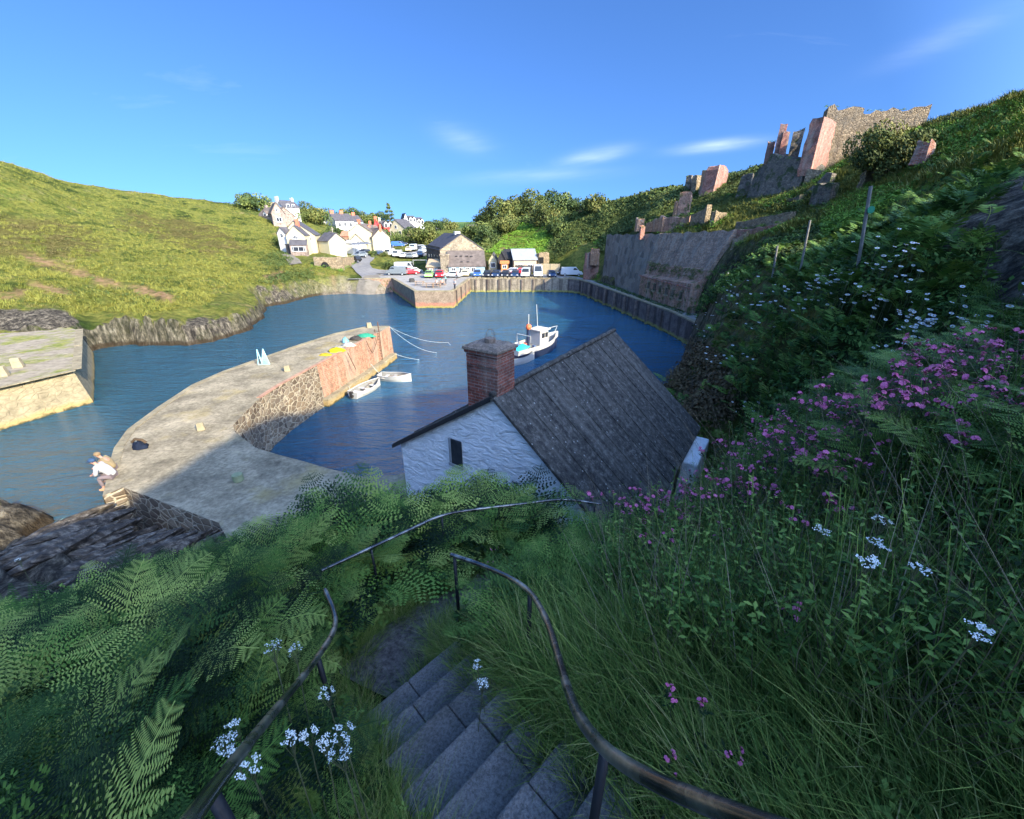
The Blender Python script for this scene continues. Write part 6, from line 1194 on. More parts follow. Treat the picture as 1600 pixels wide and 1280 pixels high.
# warehouse and the quayside buildings
wh = house_('large stone warehouse with slate roof and blank gable behind the quay', (690, 430, 99), (756, 429.5, 102.6), 18, 5.7, 3.2, 'y', m_whs, m_sl, 'warehouse', over=.2)
q = MB()
for i in range(4): q.box(-0.03, .1, 3 + i * 3.6, 4 + i * 3.6, 3.2, 4.3)
q.build('window', m_glass, wh)
q = MB(); q.face([(-0.02, 0, -1), (-0.02, 18, -1), (-0.02, 18, 6.3), (-0.02, 0, 6.3)][::-1]); q.build('shaded_side', m_whs_shade, wh)  # darker sheet over the side wall puts its shade into the colour
q = MB(); q.box(4.6, 5.9, 4, 5.5, 8.3, 9.5); q.build('roof_vent', m_wht, wh)
rs = house_('long low quayside building with brown roof, skylights and pale blue wall', (702, 431, 95), (758, 430.5, 96), 4.2, 2.0, 2.9, 'x', m_ltb, m_slb, 'quay_building', cat='building', wins=((.13, 1.25, .7, .8), (.34, 1.25, .7, .8), (.52, 1.25, .7, .8), (.68, 1.25, .7, .8)), halfroof=True, over=.2)
q = MB(); 
for u, v in ((.22, 2.6), (.34, 2.6), (.5, 2.6), (.62, 2.5), (.35, 1.0), (.52, 1.0)): q.box(u * 8.3 - .25, u * 8.3 + .25, v - .3, v + .3, 2.0 + v * .69 + .12, 2.0 + v * .69 + .24)
q.build('skylight', m_glass, rs)
q = MB(); q.face([(8.45, -.05, -1), (8.45, 4.2, -1), (8.45, 4.2, 4.7), (8.45, -.05, 1.9)]); q.build('gable_brick', m_obrick, rs)
q = MB(); e_ = empty('stone_stack', PY(696, 431, 95.5), 0, 'square stone chimney stack at the left end of the brown roofed quay building', 'chimney stack'); q.box(-.85, .85, -.3, 1.2, -.5, 4.2); q.build('shaft', m_whs, e_); q = MB(); q.box(-1, 1, -.45, 1.35, 4.2, 4.5); q.build('cap', m_whs, e_)
house_('small stone lean-to shed against the dark side of the warehouse', (668, 429, 97), (688, 429, 97), 4, 1.6, 1.3, 'x', m_hst, m_tan, 'lean_to', cat='shed', wins=((.3, .9, .6, .5), (.7, .9, .6, .5)), halfroof=True)
house_('small white gabled hut right of the warehouse', (764, 424, 104), (777, 424, 104), 6, 2.4, 1.6, 'y', m_cream, m_sl, 'hut', cat='hut', wins=((.5, 1.4, .9, 1.0),))
house_('black boarded shed with an orange timber porch', (778, 424, 102), (790, 424, 102), 6, 2.6, 1.7, 'y', m_blk, m_blk, 'black_shed', cat='shed')
house_('second black shed with silver strips on its roof', (788, 424, 105), (802, 424, 105), 6, 3.0, 1.8, 'x', m_blk, m_blk, 'black_shed', cat='shed')
house_('orange timber kiosk in front of the black sheds', (783, 426, 100), (794, 426, 100), 2.0, 2.0, .4, 'x', m_org, m_org, 'kiosk', cat='kiosk', wins=((.5, 1.3, .8, .6),))
house_('cream shed with a wide pale tin roof', (803, 425, 103), (838, 424.5, 104), 6, 2.8, 2.1, 'x', m_pink, m_tin, 'tin_roof_shed', cat='shed', wins=((.28, 1.3, 1.1, .6), (.72, 1.3, 1.1, .6)))
def fence_(label, a, b_, h, mat, name='board_fence', cat='fence', posts=2.0, wid=.05):
    A_ = PY(*a); B_ = PY(*b_); d = B_ - A_; L0 = math.hypot(d.x, d.y); n = max(1, int(L0 / posts)); A_.z = float(H(A_.x, A_.y)) if A_.z < 6 else A_.z; e_ = empty(name, A_, math.atan2(d.y, d.x), label, cat); q = MB()
    for i in range(int(L0 / .16)): q.box(i * .16, i * .16 + .14, 0, wid, -.3, h + random.uniform(-.04, .04))
    q.build('boards', mat, e_)
    for i in range(n + 1): q = MB(); q.box(i * L0 / n - .06, i * L0 / n + .06, -.1, -.005, -.3, h + .05); q.build('post', mat, e_)
    return e_
fence_('pale timber board fence closing the yard right of the tin roofed shed', (833, 430, 99), (874, 428, 98), 2.0, paint('pale_fence', (0.44, 0.36, 0.23), 0.15, 0.8))
fence_('low dark timber fence in front of the tin roofed shed', (806, 427, 103), (832, 428, 101), 1.2, paint('grey_fence', (0.14, 0.12, 0.10), 0.2, 0.85))
fence_('orange brown timber fence below the kiosk', (776, 428, 99), (796, 427, 99), 0.8, m_org)
e_ = empty('swing_frame', PY(657, 423, 104)); tag(e_, 'white goalpost like frame on the green left of the warehouse', 'frame')
for dx in (-1.6, 1.6): q = MB(); q.tube([(dx, 0, -.2), (dx, 0, 2.4)], .06, 6); q.build('post', m_wht, e_)
q = MB(); q.tube([(-1.6, 0, 2.4), (1.6, 0, 2.4)], .06, 6); q.build('crossbar', m_wht, e_)
# cafe umbrellas
m_umg = paint('grey_canopy', (0.10, 0.11, 0.13), 0.15, 0.8)
um0 = empty('parasol', (0, 0, 0)); q = MB(); q.tube([(0, 0, -.2), (0, 0, 2.5)], .04, 6); q.build('pole', m_blk, um0); q = MB(); ap = (0, 0, 2.9)
for k in range(8): a, b2 = k * math.pi / 4, (k + 1) * math.pi / 4; q.face([ap, (1.6 * math.cos(a), 1.6 * math.sin(a), 2.25), (1.6 * math.cos(b2), 1.6 * math.sin(b2), 2.25)])
q.build('canopy', m_umg, um0)
for i, (px, py, y, lb) in enumerate(((556, 395.5, 126, 'leftmost'), (562, 395, 127, 'second from left'), (568, 394.5, 128, 'second from right'), (575, 394, 129, 'rightmost'))):
    o = um0 if i == 0 else copy_tree(um0); o.location = PY(px, py, y); tag(o, 'grey cafe parasol outside the cream gable, %s of the row' % lb, 'parasol', 'grey parasols outside the cafe house')
# ------------------------------------------------------------ roads
rd_pts = [PY(*p) for p in ((585, 441, 90.5), (575, 431, 94), (566, 422, 100), (562, 414, 107), (572, 406, 117), (586, 400, 128), (598, 394, 143), (608, 387, 158), (624, 381, 172), (650, 379, 178))]
m_asph = paint('village_asphalt', (0.17, 0.165, 0.16), 0.2, 0.9, 1.0, 0.15, 0.3, obj=False)
ribbon([(p.x, p.y) for p in rd_pts], 4.6, 0.22, m_asph, 'road', 1.0, cross=8)
ribbon([(PY(574, 424, 99).x, 99), (PY(600, 423, 100).x, 100), (PY(640, 426, 100).x, 100.5), (-17, 99)], 4.5, 0.2, m_asph, 'road', 1.0, cross=8)
ribbon([(PY(632, 401, 129).x, 129), (PY(670, 401, 129).x, 129)], 9, 0.18, m_asph, 'car_park', 1.0, cross=8)
m_slip = paint('slipway_concrete', (0.17, 0.15, 0.12), 0.25, 0.9, 1.0, 0.15, 0.4, obj=False, dirt=(0.14, 0.12, 0.10))
ribbon([(-29.5, 80), (-30, 83), (-29.8, 87), (-28.5, 91), (-28, 95)], 4.2, 0.25, m_slip, 'slipway', 0.7, cross=6)
ribbon([(PY(*p).x, PY(*p).y) for p in ((446, 402, 102), (452, 405, 99), (460, 410, 95), (463, 416, 92))], 2.4, 0.25, m_slip, 'path', 0.7)
wallruin('boundary_wall', 'low white wall between the cafe terrace and the road', 'wall', 552, 128, 397.5, 588, 131, 394.5, .3, 1.3, m_wht, 0.0)
wallruin('slip_wall', 'low brick wall with grassy top at the head of the slipway', 'wall', 569, 88.2, 437, 612, 88.9, 436.5, .8, 4.5, m_rbrick2, 0.05)
# ------------------------------------------------------------ vehicles
m_tyre = paint('tyre_rubber', (0.02, 0.02, 0.02), 0.1, 0.8, bump=0); m_carglass = paint('car_glass', (0.03, 0.035, 0.04), 0.1, 0.08, 1, 0.6, 0); m_lamp = paint('headlight_glass', (0.75, 0.75, 0.72), 0.05, 0.2, bump=0)
CARC = {k: paint('car_paint_' + k, c_, 0.04, 0.28, 1, 0.6, 0) for k, c_ in {'white': (0.52, 0.52, 0.51), 'black': (0.02, 0.022, 0.026), 'grey': (0.16, 0.18, 0.19), 'silver': (0.45, 0.47, 0.48), 'red': (0.60, 0.02, 0.03), 'blue': (0.04, 0.12, 0.36), 'navy': (0.02, 0.04, 0.09), 'green': (0.30, 0.52, 0.16), 'cream': (0.7, 0.6, 0.36)}.items()}
def vehicle(kind):
    Lh, Wh = {'car': (2.1, .88), 'van': (2.5, .98), 'camper': (2.7, 1.02)}[kind]; e_ = empty('parked_car' if kind == 'car' else 'parked_van', (0, 0, -60))
    body = {'car': [(-2.1, .35), (-2.12, .75), (-1.95, .95), (-1.7, .98), (.9, .95), (1.9, .80), (2.08, .6), (2.08, .35)], 'van': [(-2.5, .4), (-2.52, 1.05), (1.5, 1.1), (2.3, .95), (2.48, .7), (2.48, .4)], 'camper': [(-2.7, .4), (-2.72, 1.15), (1.7, 1.15), (2.5, 1.0), (2.68, .7), (2.68, .4)]}[kind]
    top = {'car': [(-1.95, .95), (-1.6, 1.42), (.1, 1.47), (.95, .97)], 'van': [(-2.45, 1.04), (-2.35, 1.92), (1.0, 1.95), (1.75, 1.08)], 'camper': [(-2.68, 1.14), (-2.6, 2.5), (1.2, 2.55), (2.1, 1.14)]}[kind]
    def ext(P, w0, w1, q, z0, z1):
        A_ = [Vector((x, -(w0 + (w1 - w0) * (z - z0) / (z1 - z0)), z)) for x, z in P]; B_ = [Vector((v.x, -v.y, v.z)) for v in A_]
        q.face(A_); q.face(B_[::-1]); n = len(P)
        for i in range(n): j = (i + 1) % n; q.face([A_[j], A_[i], B_[i], B_[j]])
    q = MB(); ext(body, Wh, Wh * .97, q, .35, 1.1); ext(top, Wh * .95, Wh * (.78 if kind == 'car' else .9), q, top[0][1], top[1][1]); b_ = q.build('body', CARC['white'], e_, bevel=.05); 
    q = MB(); z0, z1 = top[0][1] + .05, top[1][1] - .1; wf = lambda z: Wh * .95 + (Wh * (.78 if kind == 'car' else .9) - Wh * .95) * (z - top[0][1]) / (top[1][1] - top[0][1]) + .012
    xs = {'car': (-1.6, .55), 'van': (.3, 1.3), 'camper': (.6, 1.6)}[kind]
    for sg in (-1, 1): zz = z0 + (z1 - z0) * (.45 if kind != 'car' else 0.05); f = [(xs[0], sg * wf(zz), zz), (xs[1] + .1, sg * wf(zz), zz), (xs[1] - .45, sg * wf(z1), z1), (xs[0] + .12, sg * wf(z1), z1)]; q = MB(); q.face(f if sg < 0 else f[::-1]); q.build('side_window', m_carglass, e_)
    f0, f1 = top[-1], top[-2]; wq = MB(); n_ = Vector((f1[1] - f0[1], 0, f0[0] - f1[0])).normalized() * -.0; k0, k1 = .12, .88; a_ = Vector((f0[0], 0, f0[1])); b2 = Vector((f1[0], 0, f1[1])); nn_ = Vector((-(b2 - a_).z, 0, (b2 - a_).x)).normalized() * -.03
    p0, p1 = a_ + (b2 - a_) * k0 + nn_ * -1 * 1, a_ + (b2 - a_) * k1 + nn_ * -1; s0 = nn_ if nn_.x > 0 else -nn_; p0, p1 = a_ + (b2 - a_) * k0 + s0, a_ + (b2 - a_) * k1 + s0; wq.face([(p0.x, -Wh * .82, p0.z), (p0.x, Wh * .82, p0.z), (p1.x, Wh * .7, p1.z), (p1.x, -Wh * .7, p1.z)]); wq.build('windscreen', m_carglass, e_)
    wq = MB(); a_, b2 = Vector((top[0][0], 0, top[0][1])), Vector((top[1][0], 0, top[1][1])); p0, p1 = a_ + (b2 - a_) * .25 - Vector((.04, 0, 0)), a_ + (b2 - a_) * .85 - Vector((.04, 0, 0)); wq.face([(p0.x, Wh * .75, p0.z), (p0.x, -Wh * .75, p0.z), (p1.x, -Wh * .68, p1.z), (p1.x, Wh * .68, p1.z)]); wq.build('rear_window', m_carglass, e_)
    for x in (-Lh * .62, Lh * .64):
        for sg in (-1, 1): q = MB(); q.tube([(x, sg * (Wh - .2), .33), (x, sg * (Wh + .02), .33)], .33, 12); w2 = q.build('wheel', m_tyre, e_); q = MB(); q.tube([(x, sg * (Wh + .0), .33), (x, sg * (Wh + .035), .33)], .18, 8); q.build('rim', CARC['silver'], w2)
    for sg in (-1, 1): q = MB(); q.box(Lh - .08, Lh + .02, sg * Wh * .7 - .16, sg * Wh * .7 + .16, .58, .72); q.build('headlight', m_lamp, e_)
    return e_
VP = {k: vehicle(k) for k in ('car', 'van', 'camper')}; vused = set()
# px, py, distance, kind, colour, heading (deg, 0 = to the right, 90 = away), label
cars = [(554, 416, 105, 'car', 'black', 150, 'black car driving down the bend of the road towards the slipway'), (563, 408.5, 114, 'car', 'grey', 240, 'dark grey car parked at the roadside behind the black one on the bend'), (570, 405.5, 119, 'car', 'black', 240, 'black car parked at the roadside, further up from the grey one'),
 (590, 402, 127, 'car', 'navy', 200, 'dark blue car at the junction left of the car park'), (594, 388, 152, 'car', 'black', 250, 'black car parked outside the cream terrace on the rising road'), (606, 388.5, 150, 'car', 'navy', 260, 'dark car coming down the right side of the rising road'),
 (612, 404, 124, 'van', 'white', 80, 'white van furthest left in the car park'), (623, 404.5, 124, 'van', 'white', 85, 'white van second in the car park row'), (632, 404.5, 124, 'car', 'white', 88, 'white car third in the car park row'), (642, 405, 124, 'car', 'grey', 90, 'grey car fourth in the car park row'), (650, 405, 125, 'car', 'silver', 90, 'silver car fifth in the car park row'), (658, 405, 126, 'car', 'navy', 92, 'navy car sixth in the car park row, nearest the warehouse'),
 (641, 399, 133, 'car', 'cream', 90, 'cream car in the back row of the car park'), (648, 398.5, 134, 'van', 'silver', 90, 'silver van in the back row of the car park'), (655, 398, 135, 'car', 'black', 0, 'black car in the back row of the car park'), (662, 397, 136, 'car', 'white', 0, 'white car in the back row nearest the warehouse'), (664, 402, 130, 'car', 'silver', 60, 'silver car tucked against the dark warehouse wall'),
 (622, 385, 158, 'van', 'blue', 10, 'bright blue van parked above the grass bank'), (629, 383, 163, 'car', 'navy', 10, 'navy car behind the bright blue van'), (641, 377, 180, 'car', 'black', 0, 'dark car on the upper lane near the round tree'),
 (621, 432, 96, 'van', 'grey', 175, 'large grey van parked at the left of the quay'), (641, 430.5, 97, 'car', 'red', 20, 'red hatchback parked beside the large grey van'), (635, 426, 101, 'camper', 'white', 0, 'white camper behind the red hatchback'), (648, 429, 99, 'car', 'white', 60, 'white car between the red hatchback and the lean-to'),
 (671, 435, 91.5, 'car', 'green', 275, 'lime green car facing the harbour on the quay'), (682, 432, 94, 'car', 'grey', 185, 'grey car parked behind the lime green one'), (687.5, 434.5, 91.8, 'car', 'red', 275, 'small red car facing the harbour next to the lime green one'), (707, 435.5, 91, 'car', 'white', 165, 'white car on the quay in front of the pale blue wall'), (728, 432, 94, 'car', 'cream', 90, 'cream car parked tight against the pale blue wall'),
 (746, 433, 93, 'car', 'blue', 275, 'bright blue car at the left of the quayside row'), (762, 433.5, 92, 'car', 'black', 262, 'black car second in the quayside row'), (776, 433.5, 92, 'car', 'navy', 262, 'navy car third in the quayside row'), (790, 433.5, 92, 'car', 'black', 265, 'black car fourth in the quayside row'), (805, 433.5, 92, 'car', 'navy', 265, 'navy car fifth in the quayside row, left of the silver van'), (822, 433, 92.5, 'van', 'silver', 262, 'silver van in the quayside row'), (840, 433, 92.8, 'camper', 'white', 270, 'white camper at the right of the quayside row'), (861.5, 433.5, 92, 'car', 'navy', 272, 'small dark car standing alone right of the white camper'),
 (798, 426.5, 98.5, 'car', 'silver', 180, 'silver car behind the quayside row'), (812, 427, 97.5, 'car', 'red', 180, 'red car behind the quayside row'), (879, 428, 97, 'car', 'black', 250, 'dark car in front of the white panel van by the scrub'), (893, 430.5, 94, 'van', 'white', 355, 'white panel van under the scrub slope at the right of the quay')]
for px, py, y, k, c_, hd, lb in cars:
    v = PY(px, py, y); z = float(H(v.x, v.y)); 
    if inpoly(np.array([v.x]), np.array([v.y]), [(p[0], p[1]) for p in poly])[0]: z = QZ
    else: z = z + (0.2 if True else 0)
    o = VP[k] if k not in vused else copy_tree(VP[k]); vused.add(k); o.location = (v.x, v.y, z); o.rotation_euler = (0, 0, R(hd)); s = 0.95; o.scale = (s, s, s); tag(o, lb, 'van' if k != 'car' else 'car', 'vehicles parked in the village and on the quay')
    b_ = [x for x in o.children if x.name.startswith('body')][0]; b_.material_slots[0].link = 'OBJECT'; b_.material_slots[0].material = CARC[c_]
# ------------------------------------------------------------ boats
m_hullw = paint('boat_white', (0.50, 0.49, 0.46), 0.05, 0.4, bump=0); m_hullb = paint('boat_navy', (0.02, 0.03, 0.07), 0.2, 0.4, bump=0); m_inb = paint('boat_inside', (0.20, 0.195, 0.18), 0.15, 0.7); m_rope = paint('rope_pale', (0.62, 0.66, 0.60), 0.1, 0.8, bump=0); m_bluer = paint('rope_blue', (0.35, 0.65, 0.72), 0.1, 0.8, bump=0)
def hull_rows(L0, B0, D0, n=14, tr=.72, flare=.82, sheer=.25, t=0.0):
    rows = []
    for i in range(n + 1):
        u = i / n; w = B0 / 2 * (tr + (1 - tr) * min(1, u * 2.5)) * (1 - max(0, (u - .45) / .55) ** 2.3 * .985); x = (u - .5) * L0; dk = D0 * (1 + sheer * (u - .3) ** 2 * 3); kl = -.25 * D0 * (1 - max(0, (u - .75) / .25) * .9)
        rows.append([(x + (0.12 * L0 * (u > .9) * (u - .9) * 6), (w - t) * s_, z) for s_, z in ((-1, dk), (-flare, dk * .4), (-.55, kl * .6 + t), (0, kl + t), (.55, kl * .6 + t), (flare, dk * .4), (1, dk))])
    return rows
def dinghy(label, a, b_, B0=1.45):
    A_ = PZ(*a, 0); B_ = PZ(*b_, 0); d = B_ - A_; e_ = empty('dinghy', (A_ + B_) / 2, math.atan2(d.y, d.x), label, 'dinghy', 'white dinghies moored by the pier'); L0 = d.length
    q = MB(); q.loft(hull_rows(L0, B0, .52)); i_ = hull_rows(L0, B0, .52)[0]; q.face(i_[::-1]); h_ = q.build('hull', m_hullw, e_, smooth=False)
    q = MB(); rr_ = hull_rows(L0 * .97, B0, .51, t=.07); q.loft([r_[::-1] for r_ in rr_]); q.build('interior', m_inb, e_)
    R0 = hull_rows(L0, B0, .52); q = MB()
    for sd in (0, 6): q.tube([Vector(r_[sd]) for r_ in R0], .03, 6)
    q.tube([Vector(R0[0][0]), Vector(R0[0][6])], .03, 6); q.build('gunwale', m_hullw, e_, smooth=True)
    for u in (.22, .48, .76): q = MB(); x = (u - .5) * L0; w = B0 / 2 * (.9 if u < .6 else .68); q.box(x - .13, x + .13, -w, w, .30, .34); q.build('thwart', m_hullw, e_)
    q = MB(); q.tube([(-.2 * L0, -.2, .42), (.25 * L0, .25, .46)], .02, 5); q.box(.22 * L0, .34 * L0, .2, .32, .44, .46); q.build('oar', paint('oar_wood', (0.2, 0.13, 0.08), .2, .6), e_)
    q = MB(); q.box(-L0 / 2 - .22, -L0 / 2 - .02, -.12, .12, .15, .62); q.build('outboard', m_blk, e_); return e_
d1 = dinghy('white dinghy tied stern first to the pier ledge, nearer of the two', (552, 623), (592, 603)); d2 = dinghy('white dinghy lying sideways to the view, further out along the pier', (594, 593), (640, 596), 1.35)
A_, B_ = PZ(797, 566, 0), PZ(866, 543, 0); d = B_ - A_; L0 = d.length; fb = empty('fishing_boat', (A_ + B_) / 2, math.atan2(d.y, d.x), 'white decked fishing boat with dark hull, cabin and two masts, moored beyond the chimney', 'fishing boat')
def hullpart(name, lo, hi, mat):
    q = MB(); rows = []
    for i in range(17):
        u = i / 16; w = 1.35 * (.85 + .15 * min(1, u * 2.5)) * (1 - max(0, (u - .5) / .5) ** 2.6 * .97); dk = 1.15 + .55 * max(0, u - .45) ** 1.6 * 2; z0 = -.4 + (dk + .4) * lo; z1 = -.4 + (dk + .4) * hi; f = lambda t: w * (.62 + .38 * t ** .5); x = (u - .5) * L0 + (.5 if u > .99 else 0) * hi
        rows.append([(x, -f(hi), z1), (x, -f(lo), z0), (x, f(lo), z0), (x, f(hi), z1)])
    q.loft(rows); q.face(rows[0][::-1]); return q.build(name, mat, fb)
hullpart('hull', 0, .80, m_hullb); hullpart('topsides', .801, 1.12, m_hullw)
q = MB(); rows = []
for i in range(17): u = i / 16; w = 1.3 * (.85 + .15 * min(1, u * 2.5)) * (1 - max(0, (u - .5) / .5) ** 2.6 * .97); dk = 1.0 + .5 * max(0, u - .45) ** 1.6 * 2; rows.append([((u - .5) * L0, -w, dk), ((u - .5) * L0, w, dk)])
q.loft([r_[::-1] for r_ in rows]); q.build('deck', m_inb, fb)
q = MB(); q.box(.02 * L0, .22 * L0, -.75, .75, 1.0, 2.55, taper=.06); cb = q.build('cabin', m_hullw, fb, bevel=.04); q = MB(); q.box(-.0 * L0, .24 * L0, -.85, .85, 2.56, 2.66); q.build('cabin_roof', paint('cabin_top', (0.62, 0.57, 0.47), .1, .6), cb)
q = MB(); q.box(.06 * L0, .12 * L0, -.78, -.70, 1.8, 2.3); q.box(.14 * L0, .19 * L0, -.78, -.70, 1.8, 2.3); q.box(.218 * L0, .223 * L0, -.55, .55, 1.8, 2.35); q.build('window', m_glass, cb)
for x, y, h, lean in ((-.12, 0, 3.4, 0), (.1, 0.1, 4.2, -.3)): q = MB(); q.tube([(x * L0, y, 1.0 if x < 0 else 2.6), (x * L0 + lean, y, 1.0 + h)], .04, 6); q.build('mast', m_hullw, fb)
q = MB(); q.ball((-.12 * L0, 0, 3.1), .32, 10, 6); q.build('float', paint('orange_float', (0.85, 0.17, 0.06), .05, .5, bump=0), fb, smooth=True)
q = MB(); q.tube([(-.22 * L0, -.9, 1.1), (-.22 * L0, -.9, 2.4), (-.22 * L0, .9, 2.4), (-.22 * L0, .9, 1.1)], .04, 6); q.build('gantry', m_hullw, fb)
q = MB(); q.tube([(.26 * L0, -1.0, 1.9), (.4 * L0, -.6, 2.2), (.5 * L0 + .4, 0, 2.4), (.4 * L0, .6, 2.2), (.26 * L0, 1.0, 1.9)], .03, 6); q.build('bow_rail', m_hullw, fb)
q = MB(); q.tube([(-.12 * L0, .05, 1.1), (-.12 * L0, .05, 2.8)], .16, 8); q.build('exhaust', m_hullb, fb)
for i in range(9):
    x, y = random.uniform(-.42, -.05), random.uniform(-.8, .8); q = MB(); s = random.uniform(.13, .24)
    c_ = random.choice([(0.7, 0.3, 0.05), (0.75, 0.62, 0.4), (0.65, 0.1, 0.06), (0.1, 0.15, 0.25), (0.7, 0.68, 0.6)])
    if i % 2: q.box(x * L0 - s, x * L0 + s, y - s, y + s, 1.02, 1.02 + s * 2)
    else: q.ball((x * L0, y, 1.1 + s), s, 8, 5)
    o = q.build('fish_crate' if i % 2 else 'fender_buoy', paint('gear_%d' % i, c_, .1, .6, bump=0)); o.location = fb.location; o.rotation_euler = fb.rotation_euler
    tag(o, ['round buoy', 'square fish crate'][i % 2] + ' on the working deck of the fishing boat', 'buoy' if i % 2 == 0 else 'crate', 'round buoys on the fishing boat deck' if i % 2 == 0 else 'fish crates on the fishing boat deck')
A_, B_ = PZ(790, 572, 0), PZ(832, 562, 0); d = B_ - A_; L1 = d.length; sb = empty('small_boat', (A_ + B_) / 2, math.atan2(d.y, d.x), 'small white open boat lying between the chimney and the fishing boat', 'boat')
q = MB(); q.loft(hull_rows(L1, 1.8, .8)); q.face(hull_rows(L1, 1.8, .8)[0][::-1]); q.build('hull', m_hullw, sb); q = MB(); q.loft([r_[::-1] for r_ in hull_rows(L1 * .96, 1.8, .78, t=.08)]); q.build('interior', m_inb, sb)
tq = MB(); tq.loft([[(x * 1.0, y, .95 + .22 * math.sin(3 * x + y * 2) + (0.2 if abs(y) < .3 else 0)) for x in (-1.0, -.5, 0, .5, 1.0)] for y in (-.7, -.3, 0, .3, .7)]); tp = tq.build('tarpaulin', paint('turquoise_sheet', (0.04, 0.50, 0.62), .15, .5), None, smooth=True); tp.location = sb.location + Vector((-.1, .7, .35)); tp.rotation_euler = sb.rotation_euler; tag(tp, 'bright turquoise sheet bundled beside the fishing boat', 'tarpaulin')
md = tp.modifiers.new('thick', 'SOLIDIFY'); md.thickness = .04
# mooring lines
def rope(label, P, mat, r=.03, sag=.4):
    P = [Vector(p) for p in P]; Q = []
    for a, b2 in zip(P[:-1], P[1:]):
        for i in range(12): t = i / 12; v = a + (b2 - a) * t; v.z -= sag * 4 * t * (1 - t); Q.append(v)
    Q.append(P[-1]); q = MB(); q.tube([v - P[0] for v in Q], r, 5); o = q.build('mooring_rope', mat, smooth=True); o.location = P[0]; return tag(o, label, 'rope')
e0 = PZ(609, 511, 3.25); rope('upper pale mooring rope from the pier end out over the harbour', [e0, PZ(700, 535, 0.3), PZ(725, 540, 0.05)], m_rope, .010, .5); rope('lower pale mooring rope from the pier end dipping into the water', [e0, PZ(682, 551, 0.0)], m_rope, .011, .6)
rope('thin rope low on the pier end running out to the right', [PZ(617, 553, .6), PZ(655, 562, 0)], m_rope, .015, .1)
rope('dark mooring rope from the bow of the fishing boat to the right hand quay', [PZ(866, 519, 1.7), PZ(887, 526, .3), PZ(930, 528, .3), (17.0, 60, 1.6)], m_blk, .03, .3)
rope('short rope tying the nearer dinghy to the ledge', [PZ(552, 617, .5), PZ(545, 604, .6)], m_rope, .02, .1); rope('short rope tying the further dinghy to the pier wall', [PZ(596, 586, .5), PZ(580, 569, 1.2)], m_rope, .02, .1); rope('old rope hanging down the brick face of the pier, left one', [PZ(543, 551, 3.15) - Vector((0, 0, 0)), PZ(556, 577, 1.6)], m_rust, .035, .0); rope('old rope slung along the brick face below the green net', [PZ(571, 532, 3.2) + Vector((.1, -.1, 0)), PZ(582, 552, 1.9), PZ(590, 524, 3.2) + Vector((.1, -.15, 0))], m_rust, .035, .1)
# ------------------------------------------------------------ things on the piers
def block(name, label, cat, px, py, z, s, h, mat, group=None, rz=.5, cyl=False):
    v = PZ(px, py, z); q = MB()
    if cyl: q.tube([(0, 0, 0), (0, 0, h * .75), (0, 0, h)], s, 12)
    else: q.box(-s, s, -s * .8, s * .8, 0, h, taper=s * .18)
    o = q.build(name, mat, bevel=.03); o.location = v; o.rotation_euler = (0, 0, rz); return tag(o, label, cat, group)
G_ = 'stone mooring posts on the piers'
m_boll = paint('bollard_stone', (0.30, 0.26, 0.17), .2, .9, 3, .1, .5)
block('bollard', 'square stone bollard on the widest part of the pier', 'bollard', 315, 672, PIER, .17, .42, m_boll, G_); block('bollard', 'square stone bollard where the brick face of the pier begins', 'bollard', 449, 580, PIER, .2, .42, m_boll, G_); block('bollard', 'left of two leaning stone bollards on the breakwater', 'bollard', 6, 588, 2.7, .3, .75, m_boll, G_); block('bollard', 'right of two leaning stone bollards on the breakwater', 'bollard', 30, 574, 2.7, .3, .75, m_boll, G_)
block('mooring_post', 'round mossy mooring post in the shade of the pier apron', 'bollard', 373, 751, PIER, .2, .3, paint('mossy_post', (0.22, 0.25, 0.14), .3, .9), G_, cyl=True); block('bollard', 'small dark bollard at the outer end of the pier', 'bollard', 577, 512, PIER, .25, .5, m_boll, G_)
def heap(name, label, cat, px, py, sx_, sy_, h, mat, seed, z=PIER):
    v = PZ(px, py, z); g = random.Random(seed); q = MB(); n = 14; rows = []
    for i in range(6):
        a = i / 5 * math.pi / 2; rows.append([(math.cos(a) * sx_ * math.cos(k * 2 * math.pi / n) * g.uniform(.75, 1.15), math.cos(a) * sy_ * math.sin(k * 2 * math.pi / n) * g.uniform(.75, 1.15), max(0.01, math.sin(a) * h * g.uniform(.6, 1.2))) for k in range(n)])
    q.loft(rows, close=True); o = q.build(name, mat, smooth=True); o.location = v; return tag(o, label, cat)
heap('net_heap', 'bright yellow net heap on the pier', 'net', 527, 549, .75, .45, .3, paint('net_yellow', (0.62, 0.50, 0.02), .2, .8, 9, .1, 1), 3); heap('net_heap', 'duller mustard yellow net left of the bright one', 'net', 509, 555, .55, .35, .15, paint('net_mustard', (0.50, 0.36, 0.03), .2, .8, 9, .1, 1), 4)
heap('net_heap', 'green net heap near the end of the pier', 'net', 572, 526, .9, .4, .28, paint('net_green', (0.04, 0.28, 0.17), .3, .8, 9, .1, 1), 5); heap('net_heap', 'dark net pile left of the green one', 'net', 556, 531, .6, .4, .35, paint('net_dark', (0.06, 0.055, 0.05), .3, .8, 9, .1, 1), 6); heap('tub', 'pale blue tub among the pots on the pier', 'tub', 540, 535, .3, .3, .45, paint('tub_blue', (0.15, 0.38, 0.48), .1, .5), 8)
heap('pot_pile', 'pile of pale lobster pots and rope right of the blue tub', 'pots', 545, 541, .6, .4, .35, paint('pots_pale', (0.50, 0.46, 0.40), .4, .9, 9, .1, 1), 9); heap('rope_pile', 'whitish rope pile left of the blue tub', 'rope', 529, 543, .5, .25, .15, paint('pile_white', (0.26, 0.24, 0.2), .3, .9, 9, .1, 1), 10)
